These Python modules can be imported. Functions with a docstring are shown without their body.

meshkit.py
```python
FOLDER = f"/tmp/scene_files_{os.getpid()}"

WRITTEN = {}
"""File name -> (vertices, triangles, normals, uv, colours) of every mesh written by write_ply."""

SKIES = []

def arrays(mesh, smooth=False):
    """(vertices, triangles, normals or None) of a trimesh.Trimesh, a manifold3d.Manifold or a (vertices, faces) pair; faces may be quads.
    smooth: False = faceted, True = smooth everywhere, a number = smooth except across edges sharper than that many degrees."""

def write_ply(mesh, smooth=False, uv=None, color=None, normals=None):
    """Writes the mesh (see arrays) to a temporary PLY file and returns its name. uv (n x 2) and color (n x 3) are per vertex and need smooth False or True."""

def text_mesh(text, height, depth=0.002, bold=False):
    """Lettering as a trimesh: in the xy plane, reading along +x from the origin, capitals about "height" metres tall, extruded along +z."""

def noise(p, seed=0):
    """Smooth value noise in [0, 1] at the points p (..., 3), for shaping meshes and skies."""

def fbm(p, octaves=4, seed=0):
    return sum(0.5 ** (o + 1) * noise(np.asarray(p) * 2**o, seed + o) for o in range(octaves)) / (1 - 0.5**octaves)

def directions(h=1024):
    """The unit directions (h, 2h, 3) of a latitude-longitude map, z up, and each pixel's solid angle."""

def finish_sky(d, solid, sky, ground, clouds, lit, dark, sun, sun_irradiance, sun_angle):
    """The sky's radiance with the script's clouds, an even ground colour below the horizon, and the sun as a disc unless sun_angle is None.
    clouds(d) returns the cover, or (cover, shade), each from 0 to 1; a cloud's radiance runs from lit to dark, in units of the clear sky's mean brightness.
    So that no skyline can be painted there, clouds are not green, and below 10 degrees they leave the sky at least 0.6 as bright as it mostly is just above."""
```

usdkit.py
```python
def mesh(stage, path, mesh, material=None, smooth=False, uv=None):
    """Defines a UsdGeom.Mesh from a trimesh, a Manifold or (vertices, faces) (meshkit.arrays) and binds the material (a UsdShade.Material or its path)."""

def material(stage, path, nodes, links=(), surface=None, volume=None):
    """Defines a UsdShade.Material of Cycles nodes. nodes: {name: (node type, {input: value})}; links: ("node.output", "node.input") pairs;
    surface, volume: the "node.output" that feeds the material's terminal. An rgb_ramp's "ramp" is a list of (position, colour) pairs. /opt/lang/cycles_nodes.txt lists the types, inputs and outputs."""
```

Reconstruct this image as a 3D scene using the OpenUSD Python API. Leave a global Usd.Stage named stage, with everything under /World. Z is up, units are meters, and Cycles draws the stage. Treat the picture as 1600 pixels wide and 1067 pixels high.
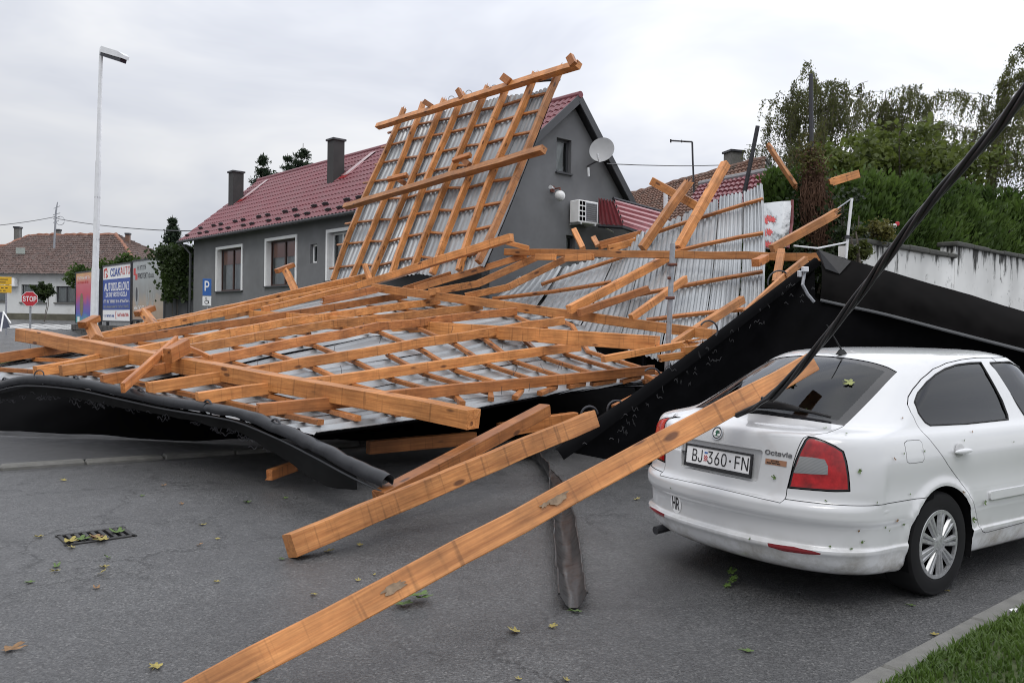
import math, random
import numpy as np, trimesh, usdkit, meshkit
from pxr import Usd, UsdGeom, UsdLux, UsdShade, Gf, Sdf, Vt
from shapely import geometry as sg, ops as so
from shapely import affinity as sa
import shapely
from scipy.spatial import cKDTree
from scipy.interpolate import PchipInterpolator

stage = Usd.Stage.CreateInMemory()
UsdGeom.SetStageUpAxis(stage, UsdGeom.Tokens.z)
UsdGeom.SetStageMetersPerUnit(stage, 1.0)
UsdGeom.Xform.Define(stage, '/World')
UsdGeom.Scope.Define(stage, '/World/Looks')
pi = math.pi

# ---------------------------------------------------------------- camera, sky, sun, exposure
FOC, HY, CAMH, ROLL = 1300.0, 510.0, 1.585, 0.018      # in pixels of the 1600 x 1067 photograph; eye height in metres
EYE = np.array([0, 0, CAMH])
_th = math.atan((HY - 533.5) / FOC)
_F, _U, _R = np.array([0, math.cos(_th), math.sin(_th)]), np.array([0, -math.sin(_th), math.cos(_th)]), np.array([1.0, 0, 0])
CR, CU = _R * math.cos(ROLL) + _U * math.sin(ROLL), _U * math.cos(ROLL) - _R * math.sin(ROLL)
cam = UsdGeom.Camera.Define(stage, '/World/camera')
_m = np.eye(4); _m[:3, 0], _m[:3, 1], _m[:3, 2], _m[:3, 3] = CR, CU, -_F, EYE
cam.AddTransformOp().Set(Gf.Matrix4d(_m.T.tolist()))
cam.CreateHorizontalApertureAttr(36.0); cam.CreateVerticalApertureAttr(36.0 * 682 / 1024)
cam.CreateFocalLengthAttr(36.0 * FOC / 1600); cam.CreateClippingRangeAttr(Gf.Vec2f(0.05, 2000))
cam.CreateExposureAttr(0.19)
SUN_EL, SUN_AZ = math.radians(58), math.radians(200)    # behind the camera, high, veiled by cloud
dome = UsdLux.DomeLight.Define(stage, '/World/sky')
dome.GetPrim().SetCustomDataByKey('kind', 'structure')
dome.CreateIntensityAttr(1.0)
skym = usdkit.material(stage, '/World/Looks/sky_look', {
    'tc': ('texture_coordinate', {}), 'sep': ('separate_xyz', {}),
    'mp': ('mapping', {'scale': (1.6, 1.6, 4.5), 'location': (0.35, 0.2, 0.1)}),
    'n': ('noise_texture', {'scale': 1.7, 'detail': 5.0, 'roughness': 0.5, 'distortion': 0.4}),
    'cl': ('rgb_ramp', {'ramp': [(0.28, (5.9, 6.2, 7.1)), (0.48, (7.5, 7.75, 8.4)), (0.64, (9.0, 9.1, 9.35))]}),
    'az': ('map_range', {'from_min': -0.62, 'from_max': 0.30, 'to_min': 0.77, 'to_max': 1.0}),
    'el': ('map_range', {'from_min': 0.0, 'from_max': 1.0, 'to_min': 0.96, 'to_max': 2.5}),
    'mu': ('math', {'math_type': 'multiply'}), 'mc': ('vector_math', {'math_type': 'scale'}),
    'sky': ('sky_texture', {'sky_type': 'single_scattering', 'sun_disc': False, 'sun_elevation': SUN_EL, 'sun_rotation': SUN_AZ}),
    'mix': ('mix', {'fac': 0.96}), 'bg': ('background_shader', {'strength': 0.08})},
    [('tc.generated', 'mp.vector'), ('mp.vector', 'n.vector'), ('n.fac', 'cl.fac'), ('tc.generated', 'sep.vector'), ('sep.x', 'az.value'), ('sep.z', 'el.value'),
     ('az.result', 'mu.value1'), ('el.result', 'mu.value2'), ('cl.color', 'mc.vector1'), ('mu.value', 'mc.scale'),
     ('sky.color', 'mix.color1'), ('mc.vector', 'mix.color2'), ('mix.color', 'bg.color')], surface='bg.background')
UsdShade.MaterialBindingAPI.Apply(dome.GetPrim()).Bind(skym)
sun = UsdLux.DistantLight.Define(stage, '/World/sun')
sun.CreateIntensityAttr(0.22); sun.CreateAngleAttr(25.0); sun.CreateColorAttr(Gf.Vec3f(1.0, 0.96, 0.9)); sun.CreateNormalizeAttr(True)
_d = np.array([math.sin(SUN_AZ) * math.cos(SUN_EL), math.cos(SUN_AZ) * math.cos(SUN_EL), math.sin(SUN_EL)])
_x = np.cross([0, 0, 1.0], _d); _x /= np.linalg.norm(_x)
_m = np.eye(4); _m[:3, 0], _m[:3, 1], _m[:3, 2] = _x, np.cross(_d, _x), _d
sun.AddTransformOp().Set(Gf.Matrix4d(_m.T.tolist()))

# ---------------------------------------------------------------- helpers
def P(px, py, Z):
    """The point of the place seen at a photograph pixel, Z metres ahead."""
    d = _F + CR * (px - 800) / FOC - CU * (py - 533.5) / FOC
    return EYE + d * (Z / d[1])

def pix(p):
    q = np.atleast_2d(p) - EYE
    d = q @ _F
    return np.c_[800 + FOC * (q @ CR) / d, 533.5 - FOC * (q @ CU) / d]

def G(px, py, z=0.0):
    d = _F + CR * (px - 800) / FOC - CU * (py - 533.5) / FOC
    return EYE + d * ((z - EYE[2]) / d[2])

_used = {}
def _name(parent, name):
    k = (parent, name); n = _used.get(k, 0); _used[k] = n + 1
    return f'{parent}/{name}' + (f'_{n:03d}' if n else '')

class Node:
    def __init__(s, path, M): s.path, s.M = path, M
    @property
    def prim(s): return stage.GetPrimAtPath(s.path)

ROOT = Node('/World', np.eye(4))

def trans(loc, rz=0.0):
    M = np.eye(4); c, s_ = math.cos(rz), math.sin(rz)
    M[:2, :2] = [[c, -s_], [s_, c]]; M[:3, 3] = loc
    return M

def tag(node, label=None, cat=None, group=None, kind=None):
    p = node.prim
    for k, v in (('label', label), ('category', cat), ('group', group), ('kind', kind)):
        if v: p.SetCustomDataByKey(k, v)
    return node

def top(name, label, cat, loc=(0, 0, 0), rz=0.0, group=None, M=None, kind=None):
    M = trans(loc, rz) if M is None else M
    path = _name('/World', name)
    x = UsdGeom.Xform.Define(stage, path); x.AddTransformOp().Set(Gf.Matrix4d(M.T.tolist()))
    return tag(Node(path, M), label, cat, group, kind)

def part(parent, name, mesh, mat, smooth=False, label=None, M=None, local=False, normals=None, kind=None, uv=None):
    """One Mesh prim under parent. Vertices are in world space, or in M's space when M (local to world) is given, or in the parent's when local."""
    path = _name(parent.path, name)
    if M is None and not local:
        if hasattr(mesh, 'to_mesh') or isinstance(mesh, (tuple, list)):
            v, f, _ = meshkit.arrays(mesh); mesh = trimesh.Trimesh(v, f, process=False)
        inv = np.linalg.inv(parent.M); v = np.asarray(mesh.vertices) @ inv[:3, :3].T + inv[:3, 3]
        mesh2 = trimesh.Trimesh(v, mesh.faces, process=False)
        if normals is not None: normals = normals @ inv[:3, :3].T
    else: mesh2 = mesh
    g = usdkit.mesh(stage, path, mesh2, mat, smooth=smooth)
    if normals is not None:
        g.CreateNormalsAttr(Vt.Vec3fArray.FromNumpy(np.asarray(normals, np.float32))); g.SetNormalsInterpolation('vertex')
    MW = parent.M
    if M is not None:
        rel = np.linalg.inv(parent.M) @ M
        UsdGeom.Xformable(g).AddTransformOp().Set(Gf.Matrix4d(rel.T.tolist())); MW = M
    n = Node(path, MW)
    if label: n.prim.SetCustomDataByKey('label', label)
    if kind: n.prim.SetCustomDataByKey('kind', kind)
    return n

def solo(name, mesh, mat, label, cat, group=None, kind=None, smooth=False, M=None, loc=None):
    """A thing that is one mesh; vertices in world space unless M is given."""
    if M is None:
        if isinstance(mesh, (tuple, list)) or hasattr(mesh, 'to_mesh'):
            v, f, _ = meshkit.arrays(mesh); mesh = trimesh.Trimesh(v, f, process=False)
        b = mesh.bounds
        loc = loc if loc is not None else [(b[0, 0] + b[1, 0]) / 2, (b[0, 1] + b[1, 1]) / 2, b[0, 2]]
        M = trans(loc); mesh = trimesh.Trimesh(np.asarray(mesh.vertices) - np.asarray(loc), mesh.faces, process=False)
    return tag(part(ROOT, name, mesh, mat, smooth=smooth, M=M), label, cat, group, kind)

def struct(name, mesh, mat, smooth=False): return tag(part(ROOT, name, mesh, mat, smooth=smooth), kind='structure')

def ref(src, name, M, label, cat, group=None):
    """A copy of a thing: an instanceable reference to it under the next number."""
    path = _name('/World', name)
    x = UsdGeom.Xform.Define(stage, path); p = x.GetPrim()
    p.GetReferences().AddInternalReference(src.path)
    x.ClearXformOpOrder(); x.MakeMatrixXform().Set(Gf.Matrix4d(M.T.tolist()))
    n = Node(path, M); tag(n, label, cat, group); p.SetInstanceable(True)
    return n

def cat_(ms): return trimesh.util.concatenate([m for m in ms if m is not None and len(m.faces)])
def tm(v, f):
    f = np.asarray(f, int)
    if f.shape[1] == 4: f = np.vstack([f[:, [0, 1, 2]], f[:, [0, 2, 3]]])
    return trimesh.Trimesh(np.asarray(v, float), f, process=False)

def box(size, c=(0, 0, 0), rz=0.0, bev=0.0):
    """A box (bevelled on all edges when bev > 0), its centre at c, turned by rz."""
    s = np.asarray(size, float) / 2
    if bev <= 0: m = trimesh.creation.box(2 * s)
    else:
        pts = [np.array([sx * (s[0] - bev * (k != 0)), sy * (s[1] - bev * (k != 1)), sz * (s[2] - bev * (k != 2))]) for sx in (-1, 1) for sy in (-1, 1) for sz in (-1, 1) for k in range(3)]
        m = trimesh.convex.convex_hull(np.array(pts))
    if rz: m.apply_transform(trans((0, 0, 0), rz))
    m.apply_translation(c); return m

def frameM(A, B, up=(0, 0, 1)):
    """Local x from A to B, z as near up as can be, origin A."""
    A, B = np.asarray(A, float), np.asarray(B, float); x = B - A; x /= np.linalg.norm(x)
    up = np.asarray(up, float); y = np.cross(up, x); n = np.linalg.norm(y)
    if n < 1e-6: y = np.cross([0, 1.0, 0], x); n = np.linalg.norm(y)
    y /= n; M = np.eye(4); M[:3, 0], M[:3, 1], M[:3, 2], M[:3, 3] = x, y, np.cross(x, y), A
    return M

def tube(pts, r, seg=8, cap=True):
    """A round tube along points; r a number or one per point."""
    pts = np.asarray(pts, float); n = len(pts); r = np.broadcast_to(np.asarray(r, float), (n,))
    t = np.gradient(pts, axis=0); t /= np.maximum(np.linalg.norm(t, axis=1, keepdims=True), 1e-9)
    a = np.array([0, 0, 1.0]) if abs(t[0, 2]) < 0.9 else np.array([1.0, 0, 0])
    u = np.cross(t[0], a); u /= np.linalg.norm(u); V = []
    ang = np.linspace(0, 2 * pi, seg, endpoint=False)
    for i in range(n):
        u = u - t[i] * (u @ t[i]); u /= max(np.linalg.norm(u), 1e-9); w = np.cross(t[i], u)
        V.append(pts[i] + r[i] * (np.cos(ang)[:, None] * u + np.sin(ang)[:, None] * w))
    V = np.vstack(V); F = []
    for i in range(n - 1):
        for k in range(seg):
            a0, a1 = i * seg + k, i * seg + (k + 1) % seg
            F += [[a0, a1, a1 + seg], [a0, a1 + seg, a0 + seg]]
    if cap:
        c0, c1 = len(V), len(V) + 1; V = np.vstack([V, pts[:1], pts[-1:]])
        for k in range(seg):
            F += [[c0, (k + 1) % seg, k], [c1, (n - 1) * seg + k, (n - 1) * seg + (k + 1) % seg]]
    return trimesh.Trimesh(V, np.array(F), process=False)

def spline(pts, n):
    pts = np.asarray(pts, float); s = np.r_[0, np.cumsum(np.linalg.norm(np.diff(pts, axis=0), axis=1))]
    f = PchipInterpolator(s, pts); return f(np.linspace(0, s[-1], n))

def gridmesh(V):
    """A sheet from an array of points (n, m, 3)."""
    n, m = V.shape[:2]; i = np.arange(n * m).reshape(n, m)
    F = np.stack([i[:-1, :-1], i[1:, :-1], i[1:, 1:], i[:-1, 1:]], -1).reshape(-1, 4)
    return tm(V.reshape(-1, 3), F)

def thicken(V, d):
    """A sheet (n, m, 3) with thickness: a second skin offset by vector d, joined round its rim."""
    n, m = V.shape[:2]; W = V + np.asarray(d)
    i = np.arange(n * m).reshape(n, m); j = i + n * m
    F = [np.stack([i[:-1, :-1], i[1:, :-1], i[1:, 1:], i[:-1, 1:]], -1).reshape(-1, 4), np.stack([j[:-1, :-1], j[:-1, 1:], j[1:, 1:], j[1:, :-1]], -1).reshape(-1, 4)]
    ring = np.r_[i[0, :], i[1:, -1], i[-1, -2::-1], i[-2:0:-1, 0]]; nx = np.roll(ring, -1)
    F.append(np.stack([ring, nx, nx + n * m, ring + n * m], -1))
    return tm(np.vstack([V.reshape(-1, 3), W.reshape(-1, 3)]), np.vstack(F))

def text(s, h, depth=0.004, bold=True, M=None, center=True, width=None):
    m = meshkit.text_mesh(s, h, depth, bold)
    if center: b = m.bounds; m.apply_translation([-(b[0, 0] + b[1, 0]) / 2, -h / 2, 0])
    if width: b = m.bounds; m.apply_transform(np.diag([width / (b[1, 0] - b[0, 0]), 1, 1, 1]))
    if M is not None: m.apply_transform(M)
    return m

def wallM(origin, right, up=(0, 0, 1)):
    """A flat frame standing at origin: local x = right, y = up, z = out."""
    r = np.asarray(right, float); r = r / np.linalg.norm(r); u = np.asarray(up, float); u = u - r * (u @ r); u /= np.linalg.norm(u)
    M = np.eye(4); M[:3, 0], M[:3, 1], M[:3, 2], M[:3, 3] = r, u, np.cross(r, u), origin
    return M

def extr(poly, d, M=None):
    """A shapely polygon extruded by d, then moved by M."""
    m = cat_([trimesh.creation.extrude_polygon(g, d, engine='earcut') for g in getattr(poly, 'geoms', [poly])])
    if M is not None: m.apply_transform(M)
    return m

# ---------------------------------------------------------------- materials
def look(name, nodes, links=(), surface='p.BSDF'):
    nodes = {k: (t, {**v, 'clamp': True} if t == 'map_range' else v) for k, (t, v) in nodes.items()}
    return usdkit.material(stage, '/World/Looks/' + name, nodes, links, surface)

def plain(name, col, rough=0.6, metallic=0.0, var=0.12, scale=6.0, bump=0.0, bscale=60.0, spec=0.5, obj=False, dirt=None, coat=0.0):
    """A plain surface with a little unevenness of tone, gloss and relief. dirt: (colour, scale, low, high)."""
    c = np.array(col, float)
    nodes = {'g': ('texture_coordinate', {}) if obj else ('geometry', {}),
             'n': ('noise_texture', {'scale': scale, 'detail': 5.0, 'roughness': 0.6}),
             'r': ('rgb_ramp', {'ramp': [(0.3, tuple(c * (1 - var))), (0.7, tuple(np.minimum(c * (1 + var), 1)))]}),
             'rr': ('map_range', {'from_min': 0.3, 'from_max': 0.7, 'to_min': max(rough - 0.08, 0.02), 'to_max': min(rough + 0.08, 1)}),
             'p': ('principled_bsdf', {'metallic': metallic, 'specular_ior_level': spec, 'coat_weight': coat, 'coat_roughness': 0.05})}
    out = 'g.object' if obj else 'g.position'
    links = [(out, 'n.vector'), ('n.fac', 'r.fac'), ('n.fac', 'rr.value'), ('rr.result', 'p.roughness')]
    last = 'r.color'
    if dirt:
        dc, ds, lo, hi = dirt
        nodes['dn'] = ('noise_texture', {'scale': ds, 'detail': 8.0, 'roughness': 0.68}); nodes['dm'] = ('map_range', {'from_min': lo, 'from_max': hi}); nodes['dx'] = ('mix', {'color2': dc})
        links += [(out, 'dn.vector'), ('dn.fac', 'dm.value'), ('dm.result', 'dx.fac'), (last, 'dx.color1')]; last = 'dx.color'
    links.append((last, 'p.base_color'))
    if bump:
        nodes['bn'] = ('noise_texture', {'scale': bscale, 'detail': 4.0}); nodes['b'] = ('bump', {'strength': bump, 'distance': 0.01})
        links += [(out, 'bn.vector'), ('bn.fac', 'b.height'), ('b.normal', 'p.normal')]
    return look(name, nodes, links)

def wood_look(name, pale, deep, knot, rough=0.42):
    """Sawn pine, grain along local x, with knots, saw marks and a tone of its own for each piece."""
    return look(name, {
        'tc': ('texture_coordinate', {}), 'oi': ('object_info', {}), 'of': ('math', {'math_type': 'multiply', 'value2': 57.0}), 'cx': ('combine_xyz', {}),
        'ad': ('vector_math', {'math_type': 'add'}),
        'mg': ('mapping', {'scale': (0.7, 16.0, 16.0)}), 'g': ('noise_texture', {'scale': 2.2, 'detail': 6.0, 'roughness': 0.62, 'distortion': 0.6}),
        'mf': ('mapping', {'scale': (3.0, 95.0, 95.0)}), 'f': ('noise_texture', {'scale': 1.0, 'detail': 3.0}),
        'gr': ('rgb_ramp', {'ramp': [(0.30, deep), (0.52, tuple(np.add(pale, deep) / 2)), (0.70, pale)]}),
        'mk': ('mapping', {'scale': (2.3, 6.5, 6.5)}), 'k': ('voronoi_texture', {'scale': 1.0, 'randomness': 1.0}),
        'km': ('map_range', {'from_min': 0.10, 'from_max': 0.17, 'to_min': 1.0, 'to_max': 0.0}), 'kx': ('mix', {'color2': knot}),
        'kf': ('math', {'math_type': 'multiply', 'value2': 0.88}),
        's': ('noise_texture', {'scale': 2.6, 'detail': 6.0, 'roughness': 0.65}), 'sr': ('map_range', {'from_min': 0.35, 'from_max': 0.65, 'to_min': 0.70, 'to_max': 1.18}),
        'ms': ('mapping', {'scale': (26.0, 1.5, 1.5)}), 'sw': ('noise_texture', {'scale': 1.0, 'detail': 2.0}), 'swr': ('map_range', {'from_min': 0.60, 'from_max': 0.70, 'to_min': 1.0, 'to_max': 0.66}),
        'tone': ('map_range', {'from_min': 0.0, 'from_max': 1.0, 'to_min': 0.72, 'to_max': 1.22}),
        'fr': ('map_range', {'from_min': 0.35, 'from_max': 0.65, 'to_min': 0.86, 'to_max': 1.12}), 'm0': ('math', {'math_type': 'multiply'}), 'm1': ('math', {'math_type': 'multiply'}), 'm2': ('math', {'math_type': 'multiply'}), 'sc': ('vector_math', {'math_type': 'scale'}),
        'b': ('bump', {'strength': 0.25, 'distance': 0.003}), 'p': ('principled_bsdf', {'roughness': rough, 'specular_ior_level': 0.42})},
        [('oi.random', 'of.value1'), ('of.value', 'cx.x'), ('of.value', 'cx.y'), ('tc.object', 'ad.vector1'), ('cx.vector', 'ad.vector2'),
         ('ad.vector', 'mg.vector'), ('mg.vector', 'g.vector'), ('g.fac', 'gr.fac'), ('ad.vector', 'mf.vector'), ('mf.vector', 'f.vector'),
         ('ad.vector', 'mk.vector'), ('mk.vector', 'k.vector'), ('k.distance', 'km.value'), ('km.result', 'kf.value1'), ('kf.value', 'kx.fac'), ('gr.color', 'kx.color1'),
         ('ad.vector', 's.vector'), ('s.fac', 'sr.value'), ('ad.vector', 'ms.vector'), ('ms.vector', 'sw.vector'), ('sw.fac', 'swr.value'),
         ('oi.random', 'tone.value'), ('f.fac', 'fr.value'), ('sr.result', 'm0.value1'), ('fr.result', 'm0.value2'), ('m0.value', 'm1.value1'), ('swr.result', 'm1.value2'), ('m1.value', 'm2.value1'), ('tone.result', 'm2.value2'),
         ('kx.color', 'sc.vector1'), ('m2.value', 'sc.scale'), ('sc.vector', 'p.base_color'), ('f.fac', 'b.height'), ('b.normal', 'p.normal')])

WOOD = wood_look('pine_timber', (0.62, 0.275, 0.092), (0.345, 0.128, 0.036), (0.085, 0.030, 0.012))
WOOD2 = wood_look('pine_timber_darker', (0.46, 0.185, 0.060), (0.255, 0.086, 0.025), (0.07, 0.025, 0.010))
BATTEN = wood_look('pine_batten', (0.45, 0.182, 0.056), (0.26, 0.088, 0.025), (0.08, 0.029, 0.012))
SHEET = look('grey_sheet_metal', {
    'g': ('geometry', {}), 'n': ('noise_texture', {'scale': 1.1, 'detail': 5.0, 'roughness': 0.55}),
    'n2': ('noise_texture', {'scale': 2.3, 'detail': 4.0}), 'oi': ('object_info', {}),
    'r': ('rgb_ramp', {'ramp': [(0.30, (0.255, 0.268, 0.278)), (0.5, (0.325, 0.34, 0.35)), (0.70, (0.39, 0.40, 0.405))]}),
    't': ('map_range', {'to_min': 0.93, 'to_max': 1.06}), 'sc': ('vector_math', {'math_type': 'scale'}),
    'rr': ('map_range', {'from_min': 0.3, 'from_max': 0.7, 'to_min': 0.32, 'to_max': 0.48}), 'p': ('principled_bsdf', {'specular_ior_level': 0.5, 'metallic': 0.42})},
    [('g.position', 'n.vector'), ('g.position', 'n2.vector'), ('n.fac', 'r.fac'), ('oi.random', 't.value'), ('r.color', 'sc.vector1'), ('t.result', 'sc.scale'),
     ('sc.vector', 'p.base_color'), ('n2.fac', 'rr.value'), ('rr.result', 'p.roughness')])
BLACK = plain('black_roof_paint', (0.0035, 0.0035, 0.004), 0.75, var=0.35, scale=3, spec=0.03, bump=0.15, bscale=40)
GUTTER = plain('black_gutter_paint', (0.013, 0.0135, 0.0155), 0.36, var=0.3, scale=9, spec=0.4)
HOOK = plain('dark_steel', (0.05, 0.05, 0.055), 0.45, metallic=0.6)
GALV = plain('galvanised_steel', (0.30, 0.31, 0.33), 0.45, metallic=0.55, var=0.2, scale=14)
STEELWHITE = plain('white_painted_steel', (0.66, 0.67, 0.68), 0.4, var=0.08)
WHITE = plain('white_paint', (0.78, 0.78, 0.77), 0.45, var=0.05)
RUBBER = plain('black_rubber', (0.008, 0.008, 0.0085), 0.6, var=0.2, spec=.3)
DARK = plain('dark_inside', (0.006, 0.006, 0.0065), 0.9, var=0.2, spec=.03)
TILE_RED = plain('red_metal_tile', (0.155, 0.036, 0.045), 0.45, var=0.18, scale=3, dirt=((0.155, 0.062, 0.068), 1.3, 0.42, 0.75))
MAROON = plain('maroon_metal', (0.12, 0.018, 0.022), 0.4, var=0.15)
PLASTER = plain('dark_grey_render', (0.165, 0.167, 0.172), 0.9, var=0.10, scale=1.2, bump=0.3, bscale=90, dirt=((0.118, 0.119, 0.122), 0.8, 0.40, 0.75))
DARKTRIM = plain('dark_trim', (0.022, 0.022, 0.024), 0.5)
SOOT = plain('dark_chimney', (0.034, 0.032, 0.031), 0.7, var=0.35, scale=2.5)
ANTHR = plain('anthracite_metal', (0.045, 0.046, 0.05), 0.5)
CONC = plain('weathered_concrete', (0.135, 0.132, 0.122), 0.85, var=0.22, scale=9, bump=0.4, bscale=120, dirt=((0.10, 0.10, 0.085), 4, 0.5, 0.75))
TERRAC = plain('brown_clay_tile', (0.155, 0.085, 0.06), 0.8, var=0.35, scale=7, dirt=((0.09, 0.075, 0.06), 2.5, 0.5, 0.7))
GREYTILE = plain('greyed_clay_tile', (0.130, 0.086, 0.074), 0.85, var=0.35, scale=9, dirt=((0.095, 0.082, 0.076), 3.0, 0.45, 0.72))
BROWNFRAME = plain('brown_window_frame', (0.05, 0.022, 0.016), 0.5)
BLIND = plain('terracotta_blind', (0.46, 0.175, 0.105), 0.8, var=0.06)
CURTAIN = plain('pale_curtain', (0.60, 0.59, 0.58), 0.9, var=0.1)
def pane_look(name, tint, ior=1.5, rough=0.0):
    return look(name, {'t': ('transparent_bsdf', {'color': tint}), 'g': ('glossy_bsdf', {'color': (0.95, 0.97, 1.0), 'roughness': rough}), 'f': ('fresnel', {'IOR': ior}), 'x': ('mix_closure', {})},
                [('f.fac', 'x.fac'), ('t.BSDF', 'x.closure1'), ('g.BSDF', 'x.closure2')], surface='x.closure')
PANE = pane_look('window_pane', (0.72, 0.76, 0.76))
CARGLASS = pane_look('tinted_car_glass', (0.24, 0.27, 0.265), 1.40)
def leaf_look(name, dark, mid, light, trans_=0.35, rough=0.5):
    return look(name, {'g': ('geometry', {}), 'n': ('noise_texture', {'scale': 1.1, 'detail': 3.0}), 'a': ('math', {'math_type': 'multiply', 'value2': 0.55}), 'b': ('math', {'math_type': 'multiply_add', 'value2': 0.62}),
        'r': ('rgb_ramp', {'ramp': [(0.2, dark), (0.5, mid), (0.85, light)]}), 'p': ('principled_bsdf', {'roughness': rough, 'specular_ior_level': 0.3}), 't': ('translucent_bsdf', {}), 'x': ('mix_closure', {'fac': trans_})},
        [('g.position', 'n.vector'), ('g.random_per_island', 'a.value1'), ('n.fac', 'b.value1'), ('a.value', 'b.value3'), ('b.value', 'r.fac'), ('r.color', 'p.base_color'), ('r.color', 't.color'),
         ('p.BSDF', 'x.closure1'), ('t.BSDF', 'x.closure2')], surface='x.closure')
BARK = plain('grey_bark', (0.10, 0.085, 0.07), 0.9, var=0.4, scale=9, bump=0.5, bscale=30)
BIRCHBARK = plain('birch_bark', (0.16, 0.15, 0.135), 0.85, var=0.3, scale=5, dirt=((0.025, 0.02, 0.018), 5, 0.52, 0.62))

# ---------------------------------------------------------------- timber
def bar(pts, w, h, rng, up=(0, 0, 1), warp=0.004, cham=0.005, jag=(0, 0), seg=0.6):
    """A sawn timber through points: (mesh in its own frame, that frame). x runs along the grain. jag: how far each end is splintered."""
    pts = np.asarray(pts, float)
    if len(pts) == 2:
        n = max(2, min(14, int(np.linalg.norm(pts[1] - pts[0]) / seg) + 2)); pts = pts[0] + np.linspace(0, 1, n)[:, None] * (pts[1] - pts[0])
    M = frameM(pts[0], pts[-1], up); L = (pts - M[:3, 3]) @ M[:3, :3]; n = len(L)
    L[1:-1, 1:] += rng.normal(0, warp, (n - 2, 2))
    c = cham; a, b = w / 2, h / 2
    S = np.array([[-a + c, -b], [a - c, -b], [a, -b + c], [a, b - c], [a - c, b], [-a + c, b], [-a, b - c], [-a, -b + c]])
    t = np.gradient(L, axis=0); V = []
    for i in range(n):
        d = t[i] / np.linalg.norm(t[i]); y = np.cross([0, 0, 1.0], d); y /= np.linalg.norm(y); z = np.cross(d, y)
        ring = L[i] + S[:, :1] * y + S[:, 1:] * z
        if i in (0, n - 1):
            j = jag[0] if i == 0 else jag[1]
            ring = ring + d * (rng.uniform(-1, 1, (8, 1)) * (j if j else 0.004)) * (1 if i else -1)
        V.append(ring)
    V = np.vstack(V); F = []
    for i in range(n - 1):
        for k in range(8):
            p, q = i * 8 + k, i * 8 + (k + 1) % 8; F.append([p, p + 8, q + 8]); F.append([p, q + 8, q])
    c0 = len(V); V = np.vstack([V, V[:8].mean(0), V[-8:].mean(0)])
    for k in range(8): F += [[c0, k, (k + 1) % 8], [c0 + 1, c0 - 8 + (k + 1) % 8, c0 - 8 + k]]
    m = trimesh.Trimesh(V, np.array(F), process=False)
    if jag[1] or jag[0]:
        ms = [m]
        for e, j in ((0, jag[0]), (n - 1, jag[1])):
            if not j: continue
            d = t[e] / np.linalg.norm(t[e]) * (1 if e else -1)
            for _ in range(9):
                y0, z0 = rng.uniform(-a * .8, a * .8), rng.uniform(-b * .8, b * .8); ww = rng.uniform(.006, .016); ln = j * rng.uniform(.5, 2.0)
                base = np.array([[-ww, -ww], [ww, -ww], [ww, ww], [-ww, ww]]) + [y0, z0]
                B = L[e] - d * .05 + np.c_[np.zeros(4), base]; tip = L[e] + d * ln + np.array([0, y0 + rng.normal(0, .01), z0 + rng.normal(0, .01)])
                ms.append(tm(np.vstack([B, tip]), [[0, 1, 4], [1, 2, 4], [2, 3, 4], [3, 0, 4]]))
        m = cat_(ms)
    return m, M

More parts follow.
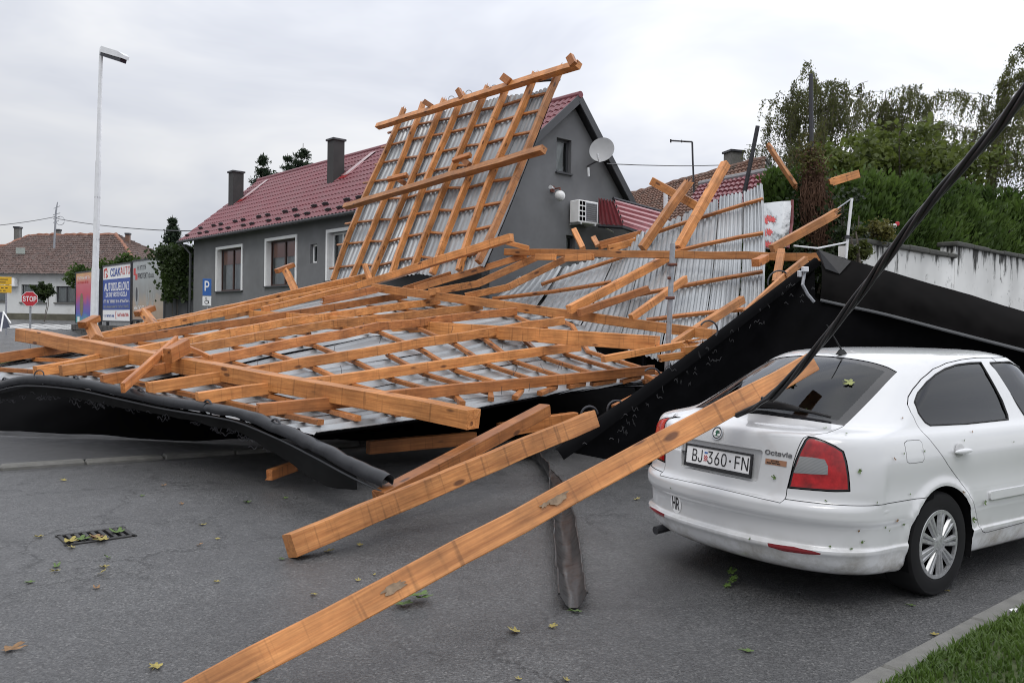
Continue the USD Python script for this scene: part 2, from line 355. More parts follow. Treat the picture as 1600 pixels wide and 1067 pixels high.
_rng = np.random.default_rng(11)
def timber(px, w, h, label=None, name='loose_timber', cat='timber', mat=None, parent=None, up=(0, 0, 1), jag=(0, 0), group=None, warp=0.004, seg=0.6):
    """A timber through photograph points (px, py, metres ahead), loose when label is given, else a part of parent."""
    m, M = bar([P(*p) for p in px], w, h, _rng, up, jag=jag, warp=warp, seg=seg)
    if parent is None: return solo(name, m, mat or WOOD, label, cat, group, M=M)
    return part(parent, name, m, mat or WOOD, M=M, label=label)

def leaves(c, size, rng, normal=None, spread=1.0, aspect=0.55, down=0.0):
    """Many small leaves (two triangles folded along the midrib) at points c; size one number or one per leaf."""
    n = len(c); size = np.broadcast_to(np.asarray(size, float), (n,))[:, None]
    a = rng.normal(size=(n, 3)); a[:, 2] -= down; a /= np.linalg.norm(a, axis=1, keepdims=True)
    b = rng.normal(size=(n, 3)) * spread + (0 if normal is None else normal)
    b -= a * (a * b).sum(1, keepdims=True); b /= np.maximum(np.linalg.norm(b, axis=1, keepdims=True), 1e-9); s = np.cross(a, b)
    p0, p1 = c - a * size * .5, c + a * size * .5
    l, r_ = c + s * size * aspect * .5 + b * size * .12, c - s * size * aspect * .5 + b * size * .12
    V = np.stack([p0, l, p1, r_], 1).reshape(-1, 3); i = np.arange(n) * 4
    return trimesh.Trimesh(V, np.vstack([np.c_[i, i + 2, i + 1], np.c_[i, i + 3, i + 2]]), process=False)
# ================================================================ ground
def sstep(a, b, x): t = np.clip((x - a) / (b - a), 0, 1); return t * t * (3 - 2 * t)
def ground_z(x, y): return 1.45 * sstep(30, 55, np.asarray(y, float))

ASPHALT = look('wet_asphalt', {
    'g': ('geometry', {}), 'v': ('voronoi_texture', {'scale': 88.0}), 'n1': ('noise_texture', {'scale': 70.0, 'detail': 5.0, 'roughness': 0.75}),
    'n2': ('noise_texture', {'scale': 0.5, 'detail': 6.0, 'roughness': 0.6}), 'n3': ('noise_texture', {'scale': 6.0, 'detail': 5.0}),
    'r': ('rgb_ramp', {'ramp': [(0.30, (0.030, 0.030, 0.031)), (0.46, (0.070, 0.070, 0.071)), (0.58, (0.100, 0.100, 0.100)), (0.72, (0.15, 0.149, 0.146))]}),
    'vc': ('separate_color', {}), 'vr': ('rgb_ramp', {'ramp': [(0.0, (0.5, 0.5, 0.5)), (0.75, (1.0, 1.0, 1.0)), (0.90, (1.12, 1.12, 1.1)), (0.97, (1.6, 1.58, 1.54))]}), 'mv': ('mix', {'mix_type': 'multiply', 'fac': 1.0}),
    'pr': ('map_range', {'from_min': 0.36, 'from_max': 0.64, 'to_min': 0.66, 'to_max': 1.16}), 'p3': ('map_range', {'from_min': 0.35, 'from_max': 0.65, 'to_min': 0.90, 'to_max': 1.08}), 'pm': ('math', {'math_type': 'multiply'}), 'sc': ('vector_math', {'math_type': 'scale'}),
    'c': ('voronoi_texture', {'scale': 0.95, 'feature': 'distance_to_edge'}), 'cw': ('noise_texture', {'scale': 2.6, 'detail': 6.0, 'roughness': 0.7}), 'cm': ('mix', {'mix_type': 'linear_light', 'fac': 0.30}),
    'cr': ('map_range', {'from_min': 0.0, 'from_max': 0.014, 'to_min': 1.0, 'to_max': 0.0}), 'cn': ('noise_texture', {'scale': 0.42, 'detail': 2.0}), 'cnr': ('map_range', {'from_min': 0.47, 'from_max': 0.58}),
    'cf': ('math', {'math_type': 'multiply'}), 'cx': ('mix', {'color2': (0.010, 0.010, 0.010)}),
    'rr': ('map_range', {'from_min': 0.38, 'from_max': 0.62, 'to_min': 0.26, 'to_max': 0.50}),
    'h': ('math', {'math_type': 'multiply_add', 'value2': 0.8}), 'b': ('bump', {'strength': 0.8, 'distance': 0.006}), 'p': ('principled_bsdf', {'specular_ior_level': 0.5})},
    [('g.position', 'v.vector'), ('g.position', 'n1.vector'), ('g.position', 'n2.vector'), ('g.position', 'n3.vector'), ('n1.fac', 'r.fac'), ('v.color', 'vc.color'), ('vc.r', 'vr.fac'), ('r.color', 'mv.color1'), ('vr.color', 'mv.color2'),
     ('n2.fac', 'pr.value'), ('n3.fac', 'p3.value'), ('pr.result', 'pm.value1'), ('p3.result', 'pm.value2'), ('mv.color', 'sc.vector1'), ('pm.value', 'sc.scale'),
     ('g.position', 'cw.vector'), ('g.position', 'cm.color1'), ('cw.color', 'cm.color2'), ('cm.color', 'c.vector'), ('c.distance', 'cr.value'), ('g.position', 'cn.vector'), ('cn.fac', 'cnr.value'),
     ('cr.result', 'cf.value1'), ('cnr.result', 'cf.value2'), ('cf.value', 'cx.fac'), ('sc.vector', 'cx.color1'), ('cx.color', 'p.base_color'), ('n2.fac', 'rr.value'), ('rr.result', 'p.roughness'),
     ('v.distance', 'h.value1'), ('n1.fac', 'h.value3'), ('h.value', 'b.height'), ('b.normal', 'p.normal')])
_gx = np.r_[-600, -200, -90, np.arange(-60, 61, 4.0), 90, 200, 600]; _gy = np.r_[-300, -60, -12, np.arange(-8, 72, 2.0), 90, 140, 300, 900]
_X, _Y = np.meshgrid(_gx, _gy, indexing='ij')
struct('ground', gridmesh(np.stack([_X, _Y, ground_z(_X, _Y)], -1)), ASPHALT, smooth=True)

# kerb and grass verge, bottom right
_k0, _k1 = G(1372, 1067), G(1600, 940)
_kd = (_k1 - _k0) / np.linalg.norm(_k1 - _k0); _kn = np.array([_kd[1], -_kd[0], 0])
GRASSEARTH = plain('verge_earth', (0.045, 0.060, 0.018), 0.95, var=0.45, scale=14, bump=0.6, bscale=60)
kerb = struct('kerb', box((0.02, 0.02, 0.02), _k0 + _kn * .06 - [0, 0, .03]), CONC)
_r = np.random.default_rng(3)
for i in range(-2, 11):
    a = _k0 + _kd * i * 1.0
    m = box((0.992, 0.13, 0.24), (0, 0, -0.03), bev=0.018)
    v = m.vertices; m.apply_transform(trans(a + _kd * .5 + _kn * .065, math.atan2(_kd[1], _kd[0]) + _r.normal(0, .004))); m.apply_translation([0, 0, _r.normal(0, .003)])
    part(kerb, 'kerb_stone', m, CONC)
_v = []
for i in range(41):
    for j in range(21):
        p = _k0 + _kd * (-2.5 + i * .4) + _kn * (.135 + j * .35); _v.append([p[0], p[1], .075 + .03 * meshkit.fbm([p[0] * 1.3, p[1] * 1.3, 0]) + .004 * j])
struct('grass_verge', gridmesh(np.array(_v).reshape(41, 21, 3)), GRASSEARTH, smooth=True)
GRASS = leaf_look('grass_blade', (0.034, 0.064, 0.011), (0.090, 0.142, 0.027), (0.18, 0.22, 0.060), 0.3)
def blades(pts, h, rng, w=0.006):
    n = len(pts); a = rng.uniform(0, 2 * pi, n); lean = rng.uniform(.1, .9, n) * h; hh = h * rng.uniform(.5, 1.1, n)
    s = np.c_[np.cos(a + 1.57), np.sin(a + 1.57), 0 * a] * w; d = np.c_[np.cos(a), np.sin(a), 0 * a] * lean[:, None]
    mid = pts + d * .35 + np.c_[0 * a, 0 * a, hh * .65]; tip = pts + d + np.c_[0 * a, 0 * a, hh]
    V = np.stack([pts - s, pts + s, mid + s * .7, mid - s * .7, tip], 1).reshape(-1, 3); i = np.arange(n) * 5
    return trimesh.Trimesh(V, np.vstack([np.c_[i, i + 1, i + 2], np.c_[i, i + 2, i + 3], np.c_[i + 3, i + 2, i + 4]]), process=False)
_n = 34000; _u, _w = _r.uniform(-1.2, 5.0, _n), .14 + 3.2 * _r.uniform(0, 1, _n) ** 1.5
_p = _k0 + _kd * _u[:, None] + _kn * _w[:, None]; _p[:, 2] = .075 + .03 * meshkit.fbm(np.c_[_p[:, 0] * 1.3, _p[:, 1] * 1.3, 0 * _u])
_p = _p[meshkit.fbm(np.c_[_p[:, :2] * 3.5, 0 * _u], 3) > .36]
solo('grass', blades(_p, .055, _r), GRASS, 'short green grass of the verge beside the kerb at the bottom right', 'grass', kind='stuff')

# flush concrete kerb strip under the wreck, left
_a, _b = G(-150, 746), G(470, 703); _d = (_b - _a) / np.linalg.norm(_b - _a); _nn = np.array([-_d[1], _d[0], 0]); _L = np.linalg.norm(_b - _a)
kerb2 = struct('pavement_kerb', box((.02, .02, .02), _a - [0, 0, .04]), CONC)
_e = _a
for i in range(int(_L / .8) + 4):
    part(kerb2, 'kerb_stone', box((.792, .20, .2), _a + _d * (.8 * i + .4) + _nn * .10 - [0, 0, .055 - _r.normal(0, .004)], math.atan2(_d[1], _d[0]), .02), CONC)
PAVE = plain('damp_pavement', (0.055, 0.055, 0.056), 0.5, var=0.25, scale=5, bump=0.3, bscale=120)
_q = [_a - _d * 3 + _nn * .2, _b + _d * 3 + _nn * .2, _b + _d * 3 + _nn * 3.2, _a - _d * 3 + _nn * 3.2]
struct('pavement', tm(np.array(_q) + [0, 0, .03], [[0, 1, 2, 3]]), PAVE)

# drain grate
_ga, _gb, _gc = G(92, 838), G(190, 825), G(97, 851)
gr = top('drain_grate', 'small black cast iron road drain grate with fallen leaves in it', 'drain grate', (_ga + _gb) / 2)
_M = frameM(_ga, _gb); _gl = np.linalg.norm(_gb - _ga); _gw = .30
IRON = plain('cast_iron', (0.030, 0.029, 0.028), 0.5, metallic=0.3, var=0.3, scale=30)
def _lb(sx, sy, cx, cy, cz=0.006, sz=.012): return box((sx, sy, sz), (cx, cy, cz), bev=.003)
part(gr, 'frame', cat_([_lb(_gl + .05, .03, _gl / 2, .0), _lb(_gl + .05, .03, _gl / 2, -_gw), _lb(.03, _gw + .03, 0, -_gw / 2), _lb(.03, _gw + .03, _gl, -_gw / 2)]), IRON, M=_M)
part(gr, 'pit', tm(np.array([[0, 0, .003], [_gl, 0, .003], [_gl, -_gw, .003], [0, -_gw, .003]]), [[0, 3, 2, 1]]), DARK, M=_M)
for i in range(1, 8): part(gr, 'grate_bar', _lb(_gl / 8 * .50, _gw, i * _gl / 8, -_gw / 2), IRON, M=_M)

# ================================================================ generic builders
def facade(parent, name, M, outline, holes, thick, mat):
    """A wall in the frame M (x right, y up, z out) with real openings; its outer face at z = 0."""
    poly = sg.Polygon(outline, [h for h in holes])
    m = extr(poly, thick); m.apply_translation([0, 0, -thick])
    return part(parent, name, m, mat, M=M)
def rect(x0, y0, x1, y1): return [(x0, y0), (x1, y0), (x1, y1), (x0, y1)]
def rbox(x0, y0, z0, x1, y1, z1, bev=0): return box((x1 - x0, y1 - y0, z1 - z0), ((x0 + x1) / 2, (y0 + y1) / 2, (z0 + z1) / 2), bev=bev)
def ring(x0, y0, x1, y1, t, z0, z1):
    return cat_([rbox(x0, y0, z0, x1, y0 + t, z1), rbox(x0, y1 - t, z0, x1, y1, z1), rbox(x0, y0 + t, z0, x0 + t, y1 - t, z1), rbox(x1 - t, y0 + t, z0, x1, y1 - t, z1)])

def tiled(c00, c10, c01, c11, nu, nv, amp=0.03, step=0.035, seed=0, jit=0.0):
    """A pitched roof slope from four corners (eave left, eave right, ridge left, ridge right): rows of tiles, each row lapping the one below."""
    c00, c10, c01, c11 = map(np.asarray, (c00, c10, c01, c11)); rng = np.random.default_rng(seed)
    n = np.cross(c10 - c00, c01 - c00); n = n / np.linalg.norm(n)
    us = np.linspace(0, 1, nu * 4 + 1); V = []
    for j in range(nv):
        for f, off in ((0.0, step), (0.55, step * .55), (0.999, 0.0)):
            v = (j + f) / nv
            L, R = c00 + (c01 - c00) * v, c10 + (c11 - c10) * v
            prof = amp * np.abs(np.sin(us * nu * pi)) ** .8 + off + (rng.normal(0, jit, len(us)) if jit else 0)
            V.append(L + us[:, None] * (R - L) + n * prof[:, None])
    return gridmesh(np.array(V))

def isect(px, py, o, n):
    d = P(px, py, 1.0) - EYE; t = ((o - EYE) @ n) / (d @ n); return EYE + d * t

def window(parent, M, x0, y0, x1, y1, kind='brown', depth=.16, name='window'):
    """A casement set back in its opening."""
    w, h = x1 - x0, y1 - y0; fm = {'brown': BROWNFRAME, 'white': WHITE, 'dark': ANTHR}[kind]
    fr = part(parent, name, cat_([ring(x0, y0, x1, y1, .06, -depth - .05, -depth)] + ([rbox(x0 + w / 2 - .035, y0 + .06, -depth - .045, x0 + w / 2 + .035, y1 - .06, -depth + .01)] if w > .7 else [])), fm, M=M)
    part(fr, 'pane', tm([[x0 + .05, y0 + .05, -depth - .02], [x1 - .05, y0 + .05, -depth - .02], [x1 - .05, y1 - .05, -depth - .02], [x0 + .05, y1 - .05, -depth - .02]], [[0, 1, 2, 3]]), PANE, M=M)
    xs = np.linspace(x0 + .05, x1 - .05, 41); ys = np.array([y0 + .04, y1 - .04]); V = np.array([[[x, y, -depth - .14 + .025 * math.sin(x * 34) + .01 * math.sin(x * 11)] for x in xs] for y in ys])
    part(fr, 'curtain', gridmesh(V), CURTAIN, M=M)
    if kind == 'brown': part(fr, 'blind', rbox(x0 + .06, y1 - h * .36, -depth - .075, x1 - .06, y1 - .05, -depth - .06), BLIND, M=M)
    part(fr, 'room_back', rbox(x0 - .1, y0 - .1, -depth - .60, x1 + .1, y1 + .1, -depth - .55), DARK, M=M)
    return fr

# ================================================================ the grey house
d1, d2 = np.array([-.669, .743, 0]), np.array([.743, .669, 0])
hk = P(755, 288, 20.0); EAVE, base = hk[2], hk * [1, 1, 0]
LF, WG, RIDGE, WR = 18.0, 6.3, 7.62, 3.05
house = top('grey_house', 'dark grey rendered house with red tiled roof behind the wrecked roof', 'house', base)
MF = wallM(base, -d1)                     # facade frame: x runs towards the corner (negative = left), y up, z out
MG = wallM(base, d2)                      # gable frame: x runs right from the corner
def onF(px, py): q = np.linalg.inv(MF) @ np.r_[isect(px, py, base, MF[:3, 2]), 1]; return q[:2]
def onG(px, py): q = np.linalg.inv(MG) @ np.r_[isect(px, py, base, MG[:3, 2]), 1]; return q[:2]
wins = []
for (ax, ay, bx, by, kind) in ((337.5, 455.5, 380, 381, 'brown'), (414, 447.5, 465, 366, 'brown'), (484.5, 411.5, 495.5, 381, 'white'), (509.5, 444, 549, 354, 'white'), (600, 430, 640, 345, 'white')):
    a, b = onF(ax, ay), onF(bx, by); wins.append((a[0], a[1], b[0], b[1], kind))
holes, frames = [], []
for (x0, y0, x1, y1, kind) in wins:
    t = .10 if kind == 'brown' or x1 - x0 > .7 else .0
    holes.append(rect(x0 + t, y0 + (0 if kind == 'brown' else t), x1 - t, y1 - t)); frames.append(t)
facade(house, 'wall', MF, rect(-LF, -0.5, 0, EAVE - .002), holes, .25, PLASTER)
for (x0, y0, x1, y1, kind), t in zip(wins, frames):
    b = 0 if kind == 'brown' else t
    if t:
        ob = [rbox(x0, y0, .001, x0 + t, y1, .035), rbox(x1 - t, y0, .001, x1, y1, .035), rbox(x0 + t, y1 - t, .001, x1 - t, y1, .035)]
        rv = [rbox(x0 + t + .001, y0 + b, -.17, x0 + t + .012, y1 - t, .0)]
        part(house, 'window_surround', cat_(ob + rv), WHITE, M=MF)
        part(house, 'window_sill', rbox(x0 - .02, y0 - .04, -.2, x1 + .02, y0 + b - .001, .07), ANTHR, M=MF)
        window(house, MF, x0 + t + .012, y0 + b, x1 - t, y1 - t, kind)
    else: window(house, MF, x0, y0, x1, y1, kind, depth=.10)
ga, gb = onG(869, 268), onG(893, 220); gc, gd = onG(884, 402), onG(899, 369)
gwin = [(ga[0], ga[1], gb[0], gb[1]), (gc[0], gc[1], gd[0], gd[1])]
zr = RIDGE - .16
facade(house, 'gable_wall', MG, [(0.001, -.5), (WG, -.5), (WG, 3.95), (WR, zr - .03), (0.001, EAVE - .03)], [rect(*w) for w in gwin], .25, PLASTER)
for w in gwin:
    window(house, MG, *w, kind='dark', depth=.12)
    part(house, 'window_sill', rbox(w[0] - .03, w[1] - .04, -.1, w[2] + .03, w[1] - .001, .06), ANTHR, M=MG)
def HP(l, w, z): return base + d1 * l + d2 * w + np.array([0, 0, z])      # l along the facade to the left, w across the gable
OV, sl = .32, (RIDGE - EAVE) / WR
e0 = EAVE - sl * OV + .06
roof = part(house, 'roof', tiled(HP(LF + .75, -OV, e0), HP(-.22, -OV, e0), HP(LF + .75, WR, RIDGE), HP(-.22, WR, RIDGE), 92, 13, .060, .026), TILE_RED)
part(house, 'roof', tiled(HP(-.22, WG + .25, 3.75), HP(LF + .75, WG + .25, 3.75), HP(-.22, WR, RIDGE), HP(LF + .75, WR, RIDGE), 92, 13, .022, .035), TILE_RED)
part(house, 'ridge_cap', tube([HP(LF + .8, WR, RIDGE + .05), HP(-.26, WR, RIDGE + .05)], .09, 10), TILE_RED)
part(house, 'verge_trim', cat_([bar([HP(-.23, -OV, e0 - .05), HP(-.23, WR, RIDGE - .05)], .04, .20, _r, warp=0)[0].copy().apply_transform(frameM(HP(-.23, -OV, e0 - .05), HP(-.23, WR, RIDGE - .05))),
      bar([HP(-.235, WR, RIDGE - .05), HP(-.235, WG + .25, 3.70)], .04, .20, _r, warp=0)[0].copy().apply_transform(frameM(HP(-.235, WR, RIDGE - .05), HP(-.235, WG + .25, 3.70)))]), ANTHR)
part(house, 'soffit', cat_([tm([HP(LF + .7, -OV + .02, e0 - .03), HP(-.2, -OV + .02, e0 - .03), HP(-.2, 0, EAVE - .05), HP(LF + .7, 0, EAVE - .05)], [[0, 1, 2, 3]])]), ANTHR)
part(house, 'soffit', tm([HP(-.215, WG + .24, 3.66), HP(LF + .7, WG + .24, 3.66), HP(LF + .7, WR, RIDGE - .09), HP(-.215, WR, RIDGE - .09)], [[0, 1, 2, 3]]), DARKTRIM)
part(house, 'far_gable_wall', tm([HP(LF, 0, -.5), HP(LF, WG, -.5), HP(LF, WG, 3.8), HP(LF, WR, RIDGE - .1), HP(LF, 0, EAVE)], [[0, 1, 2], [0, 2, 3], [0, 3, 4]]), PLASTER)
part(house, 'gutter', tube([HP(LF + .8, -OV - .05, e0 - .02), HP(-.2, -OV - .05, e0 - .02)], .055, 8), DARKTRIM)
part(house, 'downpipe', tube([HP(LF + .5, -OV - .07, e0), HP(LF + .12, -.1, e0 - .5), HP(LF + .12, -.1, 0)], .045, 8), ANTHR)
rn = np.cross(HP(0, -OV, e0) - HP(1, -OV, e0), HP(1, WR, RIDGE) - HP(1, -OV, e0)); rn /= np.linalg.norm(rn)
def onRoof(px, py): return isect(px, py, HP(0, -OV, e0), rn)
for (px0, px1, yb, yt) in ((511, 535, 287, 220), (356, 377.5, 322, 270)):
    b = onRoof((px0 + px1) / 2, yb - 2); wch = (px1 - px0) / FOC * b[1] * .80
    zt = P((px0 + px1) / 2, yt, b[1])[2]
    ch = part(house, 'chimney', box((wch, wch, zt - b[2] + .9), (b[0], b[1] + wch * .3, (zt + b[2] - .9) / 2), math.atan2(d2[1], d2[0])), SOOT)
    part(ch, 'chimney_cap', box((wch + .10, wch + .10, .07), (b[0], b[1] + wch * .3, zt + .036), math.atan2(d2[1], d2[0]), .01), ANTHR)
    up = (HP(0, WR, RIDGE) - HP(0, -OV, e0)); up /= np.linalg.norm(up)
    o = b + rn * .085
    f = [o - d1 * .25, o - d1 * .75, o - d1 * .75 + up * 1.0, o - d1 * .25 + up * 1.0]
    part(house, 'flashing', tm(f, [[0, 1, 2, 3]]), plain('bright_red_flashing', (0.20, 0.018, 0.02), 0.25), label='bright red sheet metal apron round the chimney')
    V = np.array([o + up * .2 - d1 * .30, o + up * .2 - d1 * .62, o + up * 3.6 - d1 * .62, o + up * 3.6 - d1 * .30]) + rn * .006
    V = V[(V[:, 2] > 0)]; V[2:, :] -= 0
    lim = (RIDGE - .12 - o[2]) / up[2]; V[2:] = np.array([o + up * lim - d1 * .62, o + up * lim - d1 * .30]) + rn * .006
    part(house, 'flashing', tm(V, [[0, 1, 2, 3]]), plain('pale_flashing', (0.36, 0.25, 0.25), 0.35), label='paler strip of sheet metal up the roof from the chimney')
for k in range(17):
    l = LF + .2 - k * .99 - (.30 if k % 2 else 0)
    for row, w in ((0, .18), (1, .52)):
        o = HP(l - .5 * row, -OV + w, e0 + sl * w) + rn * .07
        M = np.eye(4); M[:3, 0], M[:3, 1], M[:3, 2], M[:3, 3] = -d1, np.cross(rn, -d1), rn, o
        part(house, 'snow_guard', cat_([rbox(-.17 + i * .12, -.015, -.02, -.07 + i * .12, .015, .075 + (.012 if i == 1 else 0)) for i in range(3)]), DARKTRIM, M=M)

# things fixed to the gable
q = isect(917, 240, base, MG[:3, 2]) + MG[:3, 2] * .55
dish = top('satellite_dish', 'round pale grey satellite dish beside the gable window', 'satellite dish', q)
dn = (EYE - q); dn /= np.linalg.norm(dn); dn = dn + np.array([-.25, 0, .42]); dn /= np.linalg.norm(dn)
MD = np.eye(4); _xx = np.cross([0, 0, 1.0], dn); _xx /= np.linalg.norm(_xx); MD[:3, 0], MD[:3, 1], MD[:3, 2], MD[:3, 3] = _xx, np.cross(dn, _xx), dn, q
rr_ = np.linspace(0, .335, 9); prof = np.c_[rr_, .55 * rr_ ** 2]; prof = np.vstack([prof, prof[::-1] - [0, .012]]); prof[-1, 0] = 0
DISH = plain('dish_grey', (0.36, 0.365, 0.37), 0.5, var=0.06)
part(dish, 'reflector', trimesh.creation.revolve(prof, sections=40), DISH, smooth=40, M=MD)
part(dish, 'feed_arm', tube([[0, -.33, .05], [0, -.42, .25], [0, -.36, .42]], .014, 8), STEELWHITE, M=MD)
part(dish, 'feed_horn', tube([[0, -.36, .40], [0, -.28, .44]], .03, 8), STEELWHITE, M=MD)
part(dish, 'mast', tube([q - dn * .06, q - dn * .3 - [0, 0, .05], q - MG[:3, 2] * .53 - [0, 0, .35]], .022, 8), HOOK)
part(dish, 'stay', tube([isect(919, 262, q, MG[:3, 2]), isect(920, 276, q, MG[:3, 2])], .03, 8), STEELWHITE)
q = isect(862, 308, base, MG[:3, 2]) + MG[:3, 2] * .30
lam = top('wall_lamp', 'round white globe lamp on a bracket fixed to the grey gable wall', 'lamp', q)
part(lam, 'globe', trimesh.creation.icosphere(3, .135).apply_translation(q), plain('globe_white', (0.74, 0.74, 0.73), 0.3), smooth=True)
part(lam, 'bracket', cat_([tube([q + [0, 0, .12], q + [0, 0, .20], q + [0, 0, .20] - MG[:3, 2] * .29], .02, 8), box((.12, .05, .16), q + [0, 0, .2] - MG[:3, 2] * .28, math.atan2(d2[1], d2[0]))]), plain('rust_brown_bracket', (0.16, 0.05, 0.03), 0.6))
part(lam, 'spotlight', tube([q + [0, 0, .19] - d2 * .30 - MG[:3, 2] * .05, q + [0, 0, .20] - d2 * .18 - MG[:3, 2] * .1], [.05, .03], 10), STEELWHITE)
part(lam, 'arm', tube([q + [0, 0, .20] - d2 * .2 - MG[:3, 2] * .1, q + [0, 0, .20] - MG[:3, 2] * .2], .015, 6), STEELWHITE)
a, b = onG(887, 349), onG(918, 319)
ac = top('air_conditioner', 'white air conditioning unit fixed to the grey gable wall below the dish', 'air conditioner', MG[:3, :3] @ [a[0], a[1], 0] + base)
aw, ah = b[0] - a[0], b[1] - a[1]; x0, y0 = a[0], a[1]
part(ac, 'casing', rbox(x0, y0, .06, x0 + aw, y0 + ah, .40, bev=.02), WHITE, M=MG)
part(ac, 'fan_grille', cat_([ring(x0 + aw * .35, y0 + .06, x0 + aw - .06, y0 + ah - .05, .02, .401, .41)] + [rbox(x0 + aw * .35 + .02, y0 + .08 + i * (ah - .16) / 8, .401, x0 + aw - .08, y0 + .088 + i * (ah - .16) / 8, .408) for i in range(9)]), GALV, M=MG)
part(ac, 'fan_opening', rbox(x0 + aw * .35 + .02, y0 + .08, .396, x0 + aw - .08, y0 + ah - .07, .4005), plain('fan_grey', (0.14, 0.14, 0.14), 0.6), M=MG)
for i in range(2):
    for j in range(4): part(ac, 'vent', rbox(x0 + .03 + i * aw * .15, y0 + .05 + j * ah * .23, .4, x0 + .03 + i * aw * .15 + aw * .12, y0 + .05 + j * ah * .23 + ah * .17, .403), DARK, M=MG)
part(ac, 'bracket', cat_([rbox(x0 + .08, y0 - .04, 0, x0 + .12, y0 - .001, .4), rbox(x0 + aw - .12, y0 - .04, 0, x0 + aw - .08, y0 - .001, .4)]), STEELWHITE, M=MG)
part(ac, 'drain_pipe', tube([MG[:3, :3] @ [x0 + aw, y0 + .12, .2] + base, MG[:3, :3] @ [x0 + aw + .9, y0 - .10, .15] + base], .016, 6), WHITE)

def corr(L, R, nrib, depth, nv, flat=.35, rng=None, wob=0.0):
    """A corrugated sheet between two edge lines L and R (ribs run along them): (nv, n, 3)."""
    L, R = spline(L, nv) if len(L) > 2 else np.linspace(L[0], L[-1], nv), spline(R, nv) if len(R) > 2 else np.linspace(R[0], R[-1], nv)
    ph = np.array([0, .5 - flat / 2 - .12, .5 - flat / 2, .5 + flat / 2, .5 + flat / 2 + .12]); hh = np.array([0, 0, 1, 1, 0.])
    u = np.r_[np.concatenate([(i + ph) / nrib for i in range(nrib)]), 1.0]; h = np.r_[np.tile(hh, nrib), 0.0] * depth
    V = L[:, None] * (1 - u[None, :, None]) + R[:, None] * u[None, :, None]
    tv, tu = np.gradient(V, axis=0), (R - L)[:, None]; n = np.cross(np.broadcast_to(tu, V.shape), tv); n /= np.maximum(np.linalg.norm(n, axis=2, keepdims=True), 1e-9)
    o = h[None, :]
    if wob and rng is not None:
        s = rng.uniform(0, 99); o = o + wob * (2 * meshkit.fbm(np.stack(np.broadcast_arrays(np.linspace(0, 3, nv)[:, None], u[None] * 2.0, s), -1), 2) - 1)
    return V + n * o[..., None]

aw_ = top('porch_roof', 'maroon corrugated metal porch roof beside the grey gable', 'porch roof', P(970, 352, 21.8) * [1, 1, 1])
A_, B_, C_, D_, E_, F_ = P(935, 309, 22.6), P(958, 313, 22.4), P(936, 350, 22.2), P(974, 352, 21.2), P(1040, 335, 23.6), P(1010, 364, 21.3)
part(aw_, 'side_sheet', gridmesh(corr([C_, A_], [D_, B_], 5, -.05, 6)), MAROON)
part(aw_, 'top_sheet', gridmesh(corr([D_, F_], [B_, E_], 5, -.06, 8)), plain('wet_maroon_sheet', (0.26, 0.085, 0.095), 0.3, var=0.2))
part(aw_, 'eave_board', cat_([tube([C_ - [0, 0, .06], D_ - [0, 0, .06], F_ - [0, 0, .06]], .05, 6), tube([B_ + [0, 0, .04], E_ + [0, 0, .04]], .05, 6)]), HOOK)
part(aw_, 'post', tube([F_ - [0, 0, .1], F_ * [1, 1, 0]], .06, 8), HOOK)

# ================================================================ houses behind, right
bh = top('brown_roofed_house', 'house with an old brown clay tile roof behind the porch roof', 'house', P(1100, 330, 33) * [1, 1, 0])
r0, r1, q0, q1 = P(984, 304, 38), P(1194, 248, 30), P(955, 352, 34.5), P(1222, 345, 26.5)
part(bh, 'roof', tiled(q0, q1, r0, r1, 42, 16, .05, .05, jit=.008), TERRAC)
part(bh, 'ridge_tile', tube(np.linspace(r0, r1, 30) + np.random.default_rng(4).normal(0, .02, (30, 3)), .11, 8), TERRAC)
part(bh, 'gable_wall', tm([r1 + [.05, 0, -.05], r1 + [2.0, 1.6, -1.9], r1 + [2.0, 1.6, -8], q1 * [1, 1, 0], q1], [[0, 1, 2], [0, 2, 3], [0, 3, 4]]), plain('grey_gable_render', (0.22, 0.22, 0.21), 0.9))
part(bh, 'verge_trim', tube([r1 + [.06, 0, .02], r1 + [2.1, 1.7, -1.95]], .07, 6), CONC)
part(bh, 'wall', tm([q0 - [0, 0, .1], q1 - [0, 0, .1], q1 * [1, 1, 0], q0 * [1, 1, 0]], [[0, 1, 2, 3]]), PLASTER)
ch = P(1146, 256, 33.0); part(bh, 'chimney', box((.55, .55, 1.0), ch - [0, 0, .1], .3), CONC); part(bh, 'chimney', box((.66, .66, .08), ch + [0, 0, .45], .3), HOOK)
rh = top('red_tiled_roof_house', 'low house with a red metal tile roof behind the standing grey sheets', 'house', P(1140, 330, 26) * [1, 1, 0])
t0, t1, u0, u1 = P(1094, 290, 29), P(1206, 269, 25.5), P(1070, 326, 27), P(1196, 318, 23.5)
part(rh, 'roof', tiled(u0, u1, t0, t1, 16, 6, .05, .06), TILE_RED)
part(rh, 'ridge_flashing', cat_([tube([t0 + [0, 0, .06], t1 + [0, 0, .06]], .10, 8), tube([P(1127, 284, 28.2), P(1108, 322, 26.6)], .05, 6)]), plain('grey_flashing', (0.2, 0.2, 0.205), 0.5))
part(rh, 'wall', tm([u0 - [0, 0, .1], u1 - [0, 0, .1], u1 * [1, 1, 0], u0 * [1, 1, 0]], [[0, 1, 2, 3]]), PLASTER)
part(rh, 'verge_trim', tube([t1 + [.02, 0, .05], P(1232, 302, 23.7)], .06, 6), WHITE)
an = top('tv_antenna', 'thin television antenna mast with one horizontal arm above the brown roof', 'antenna', P(1085, 322, 30))
part(an, 'mast', tube([P(1085, 322, 30), P(1081.5, 222, 30)], .035, 6), HOOK)
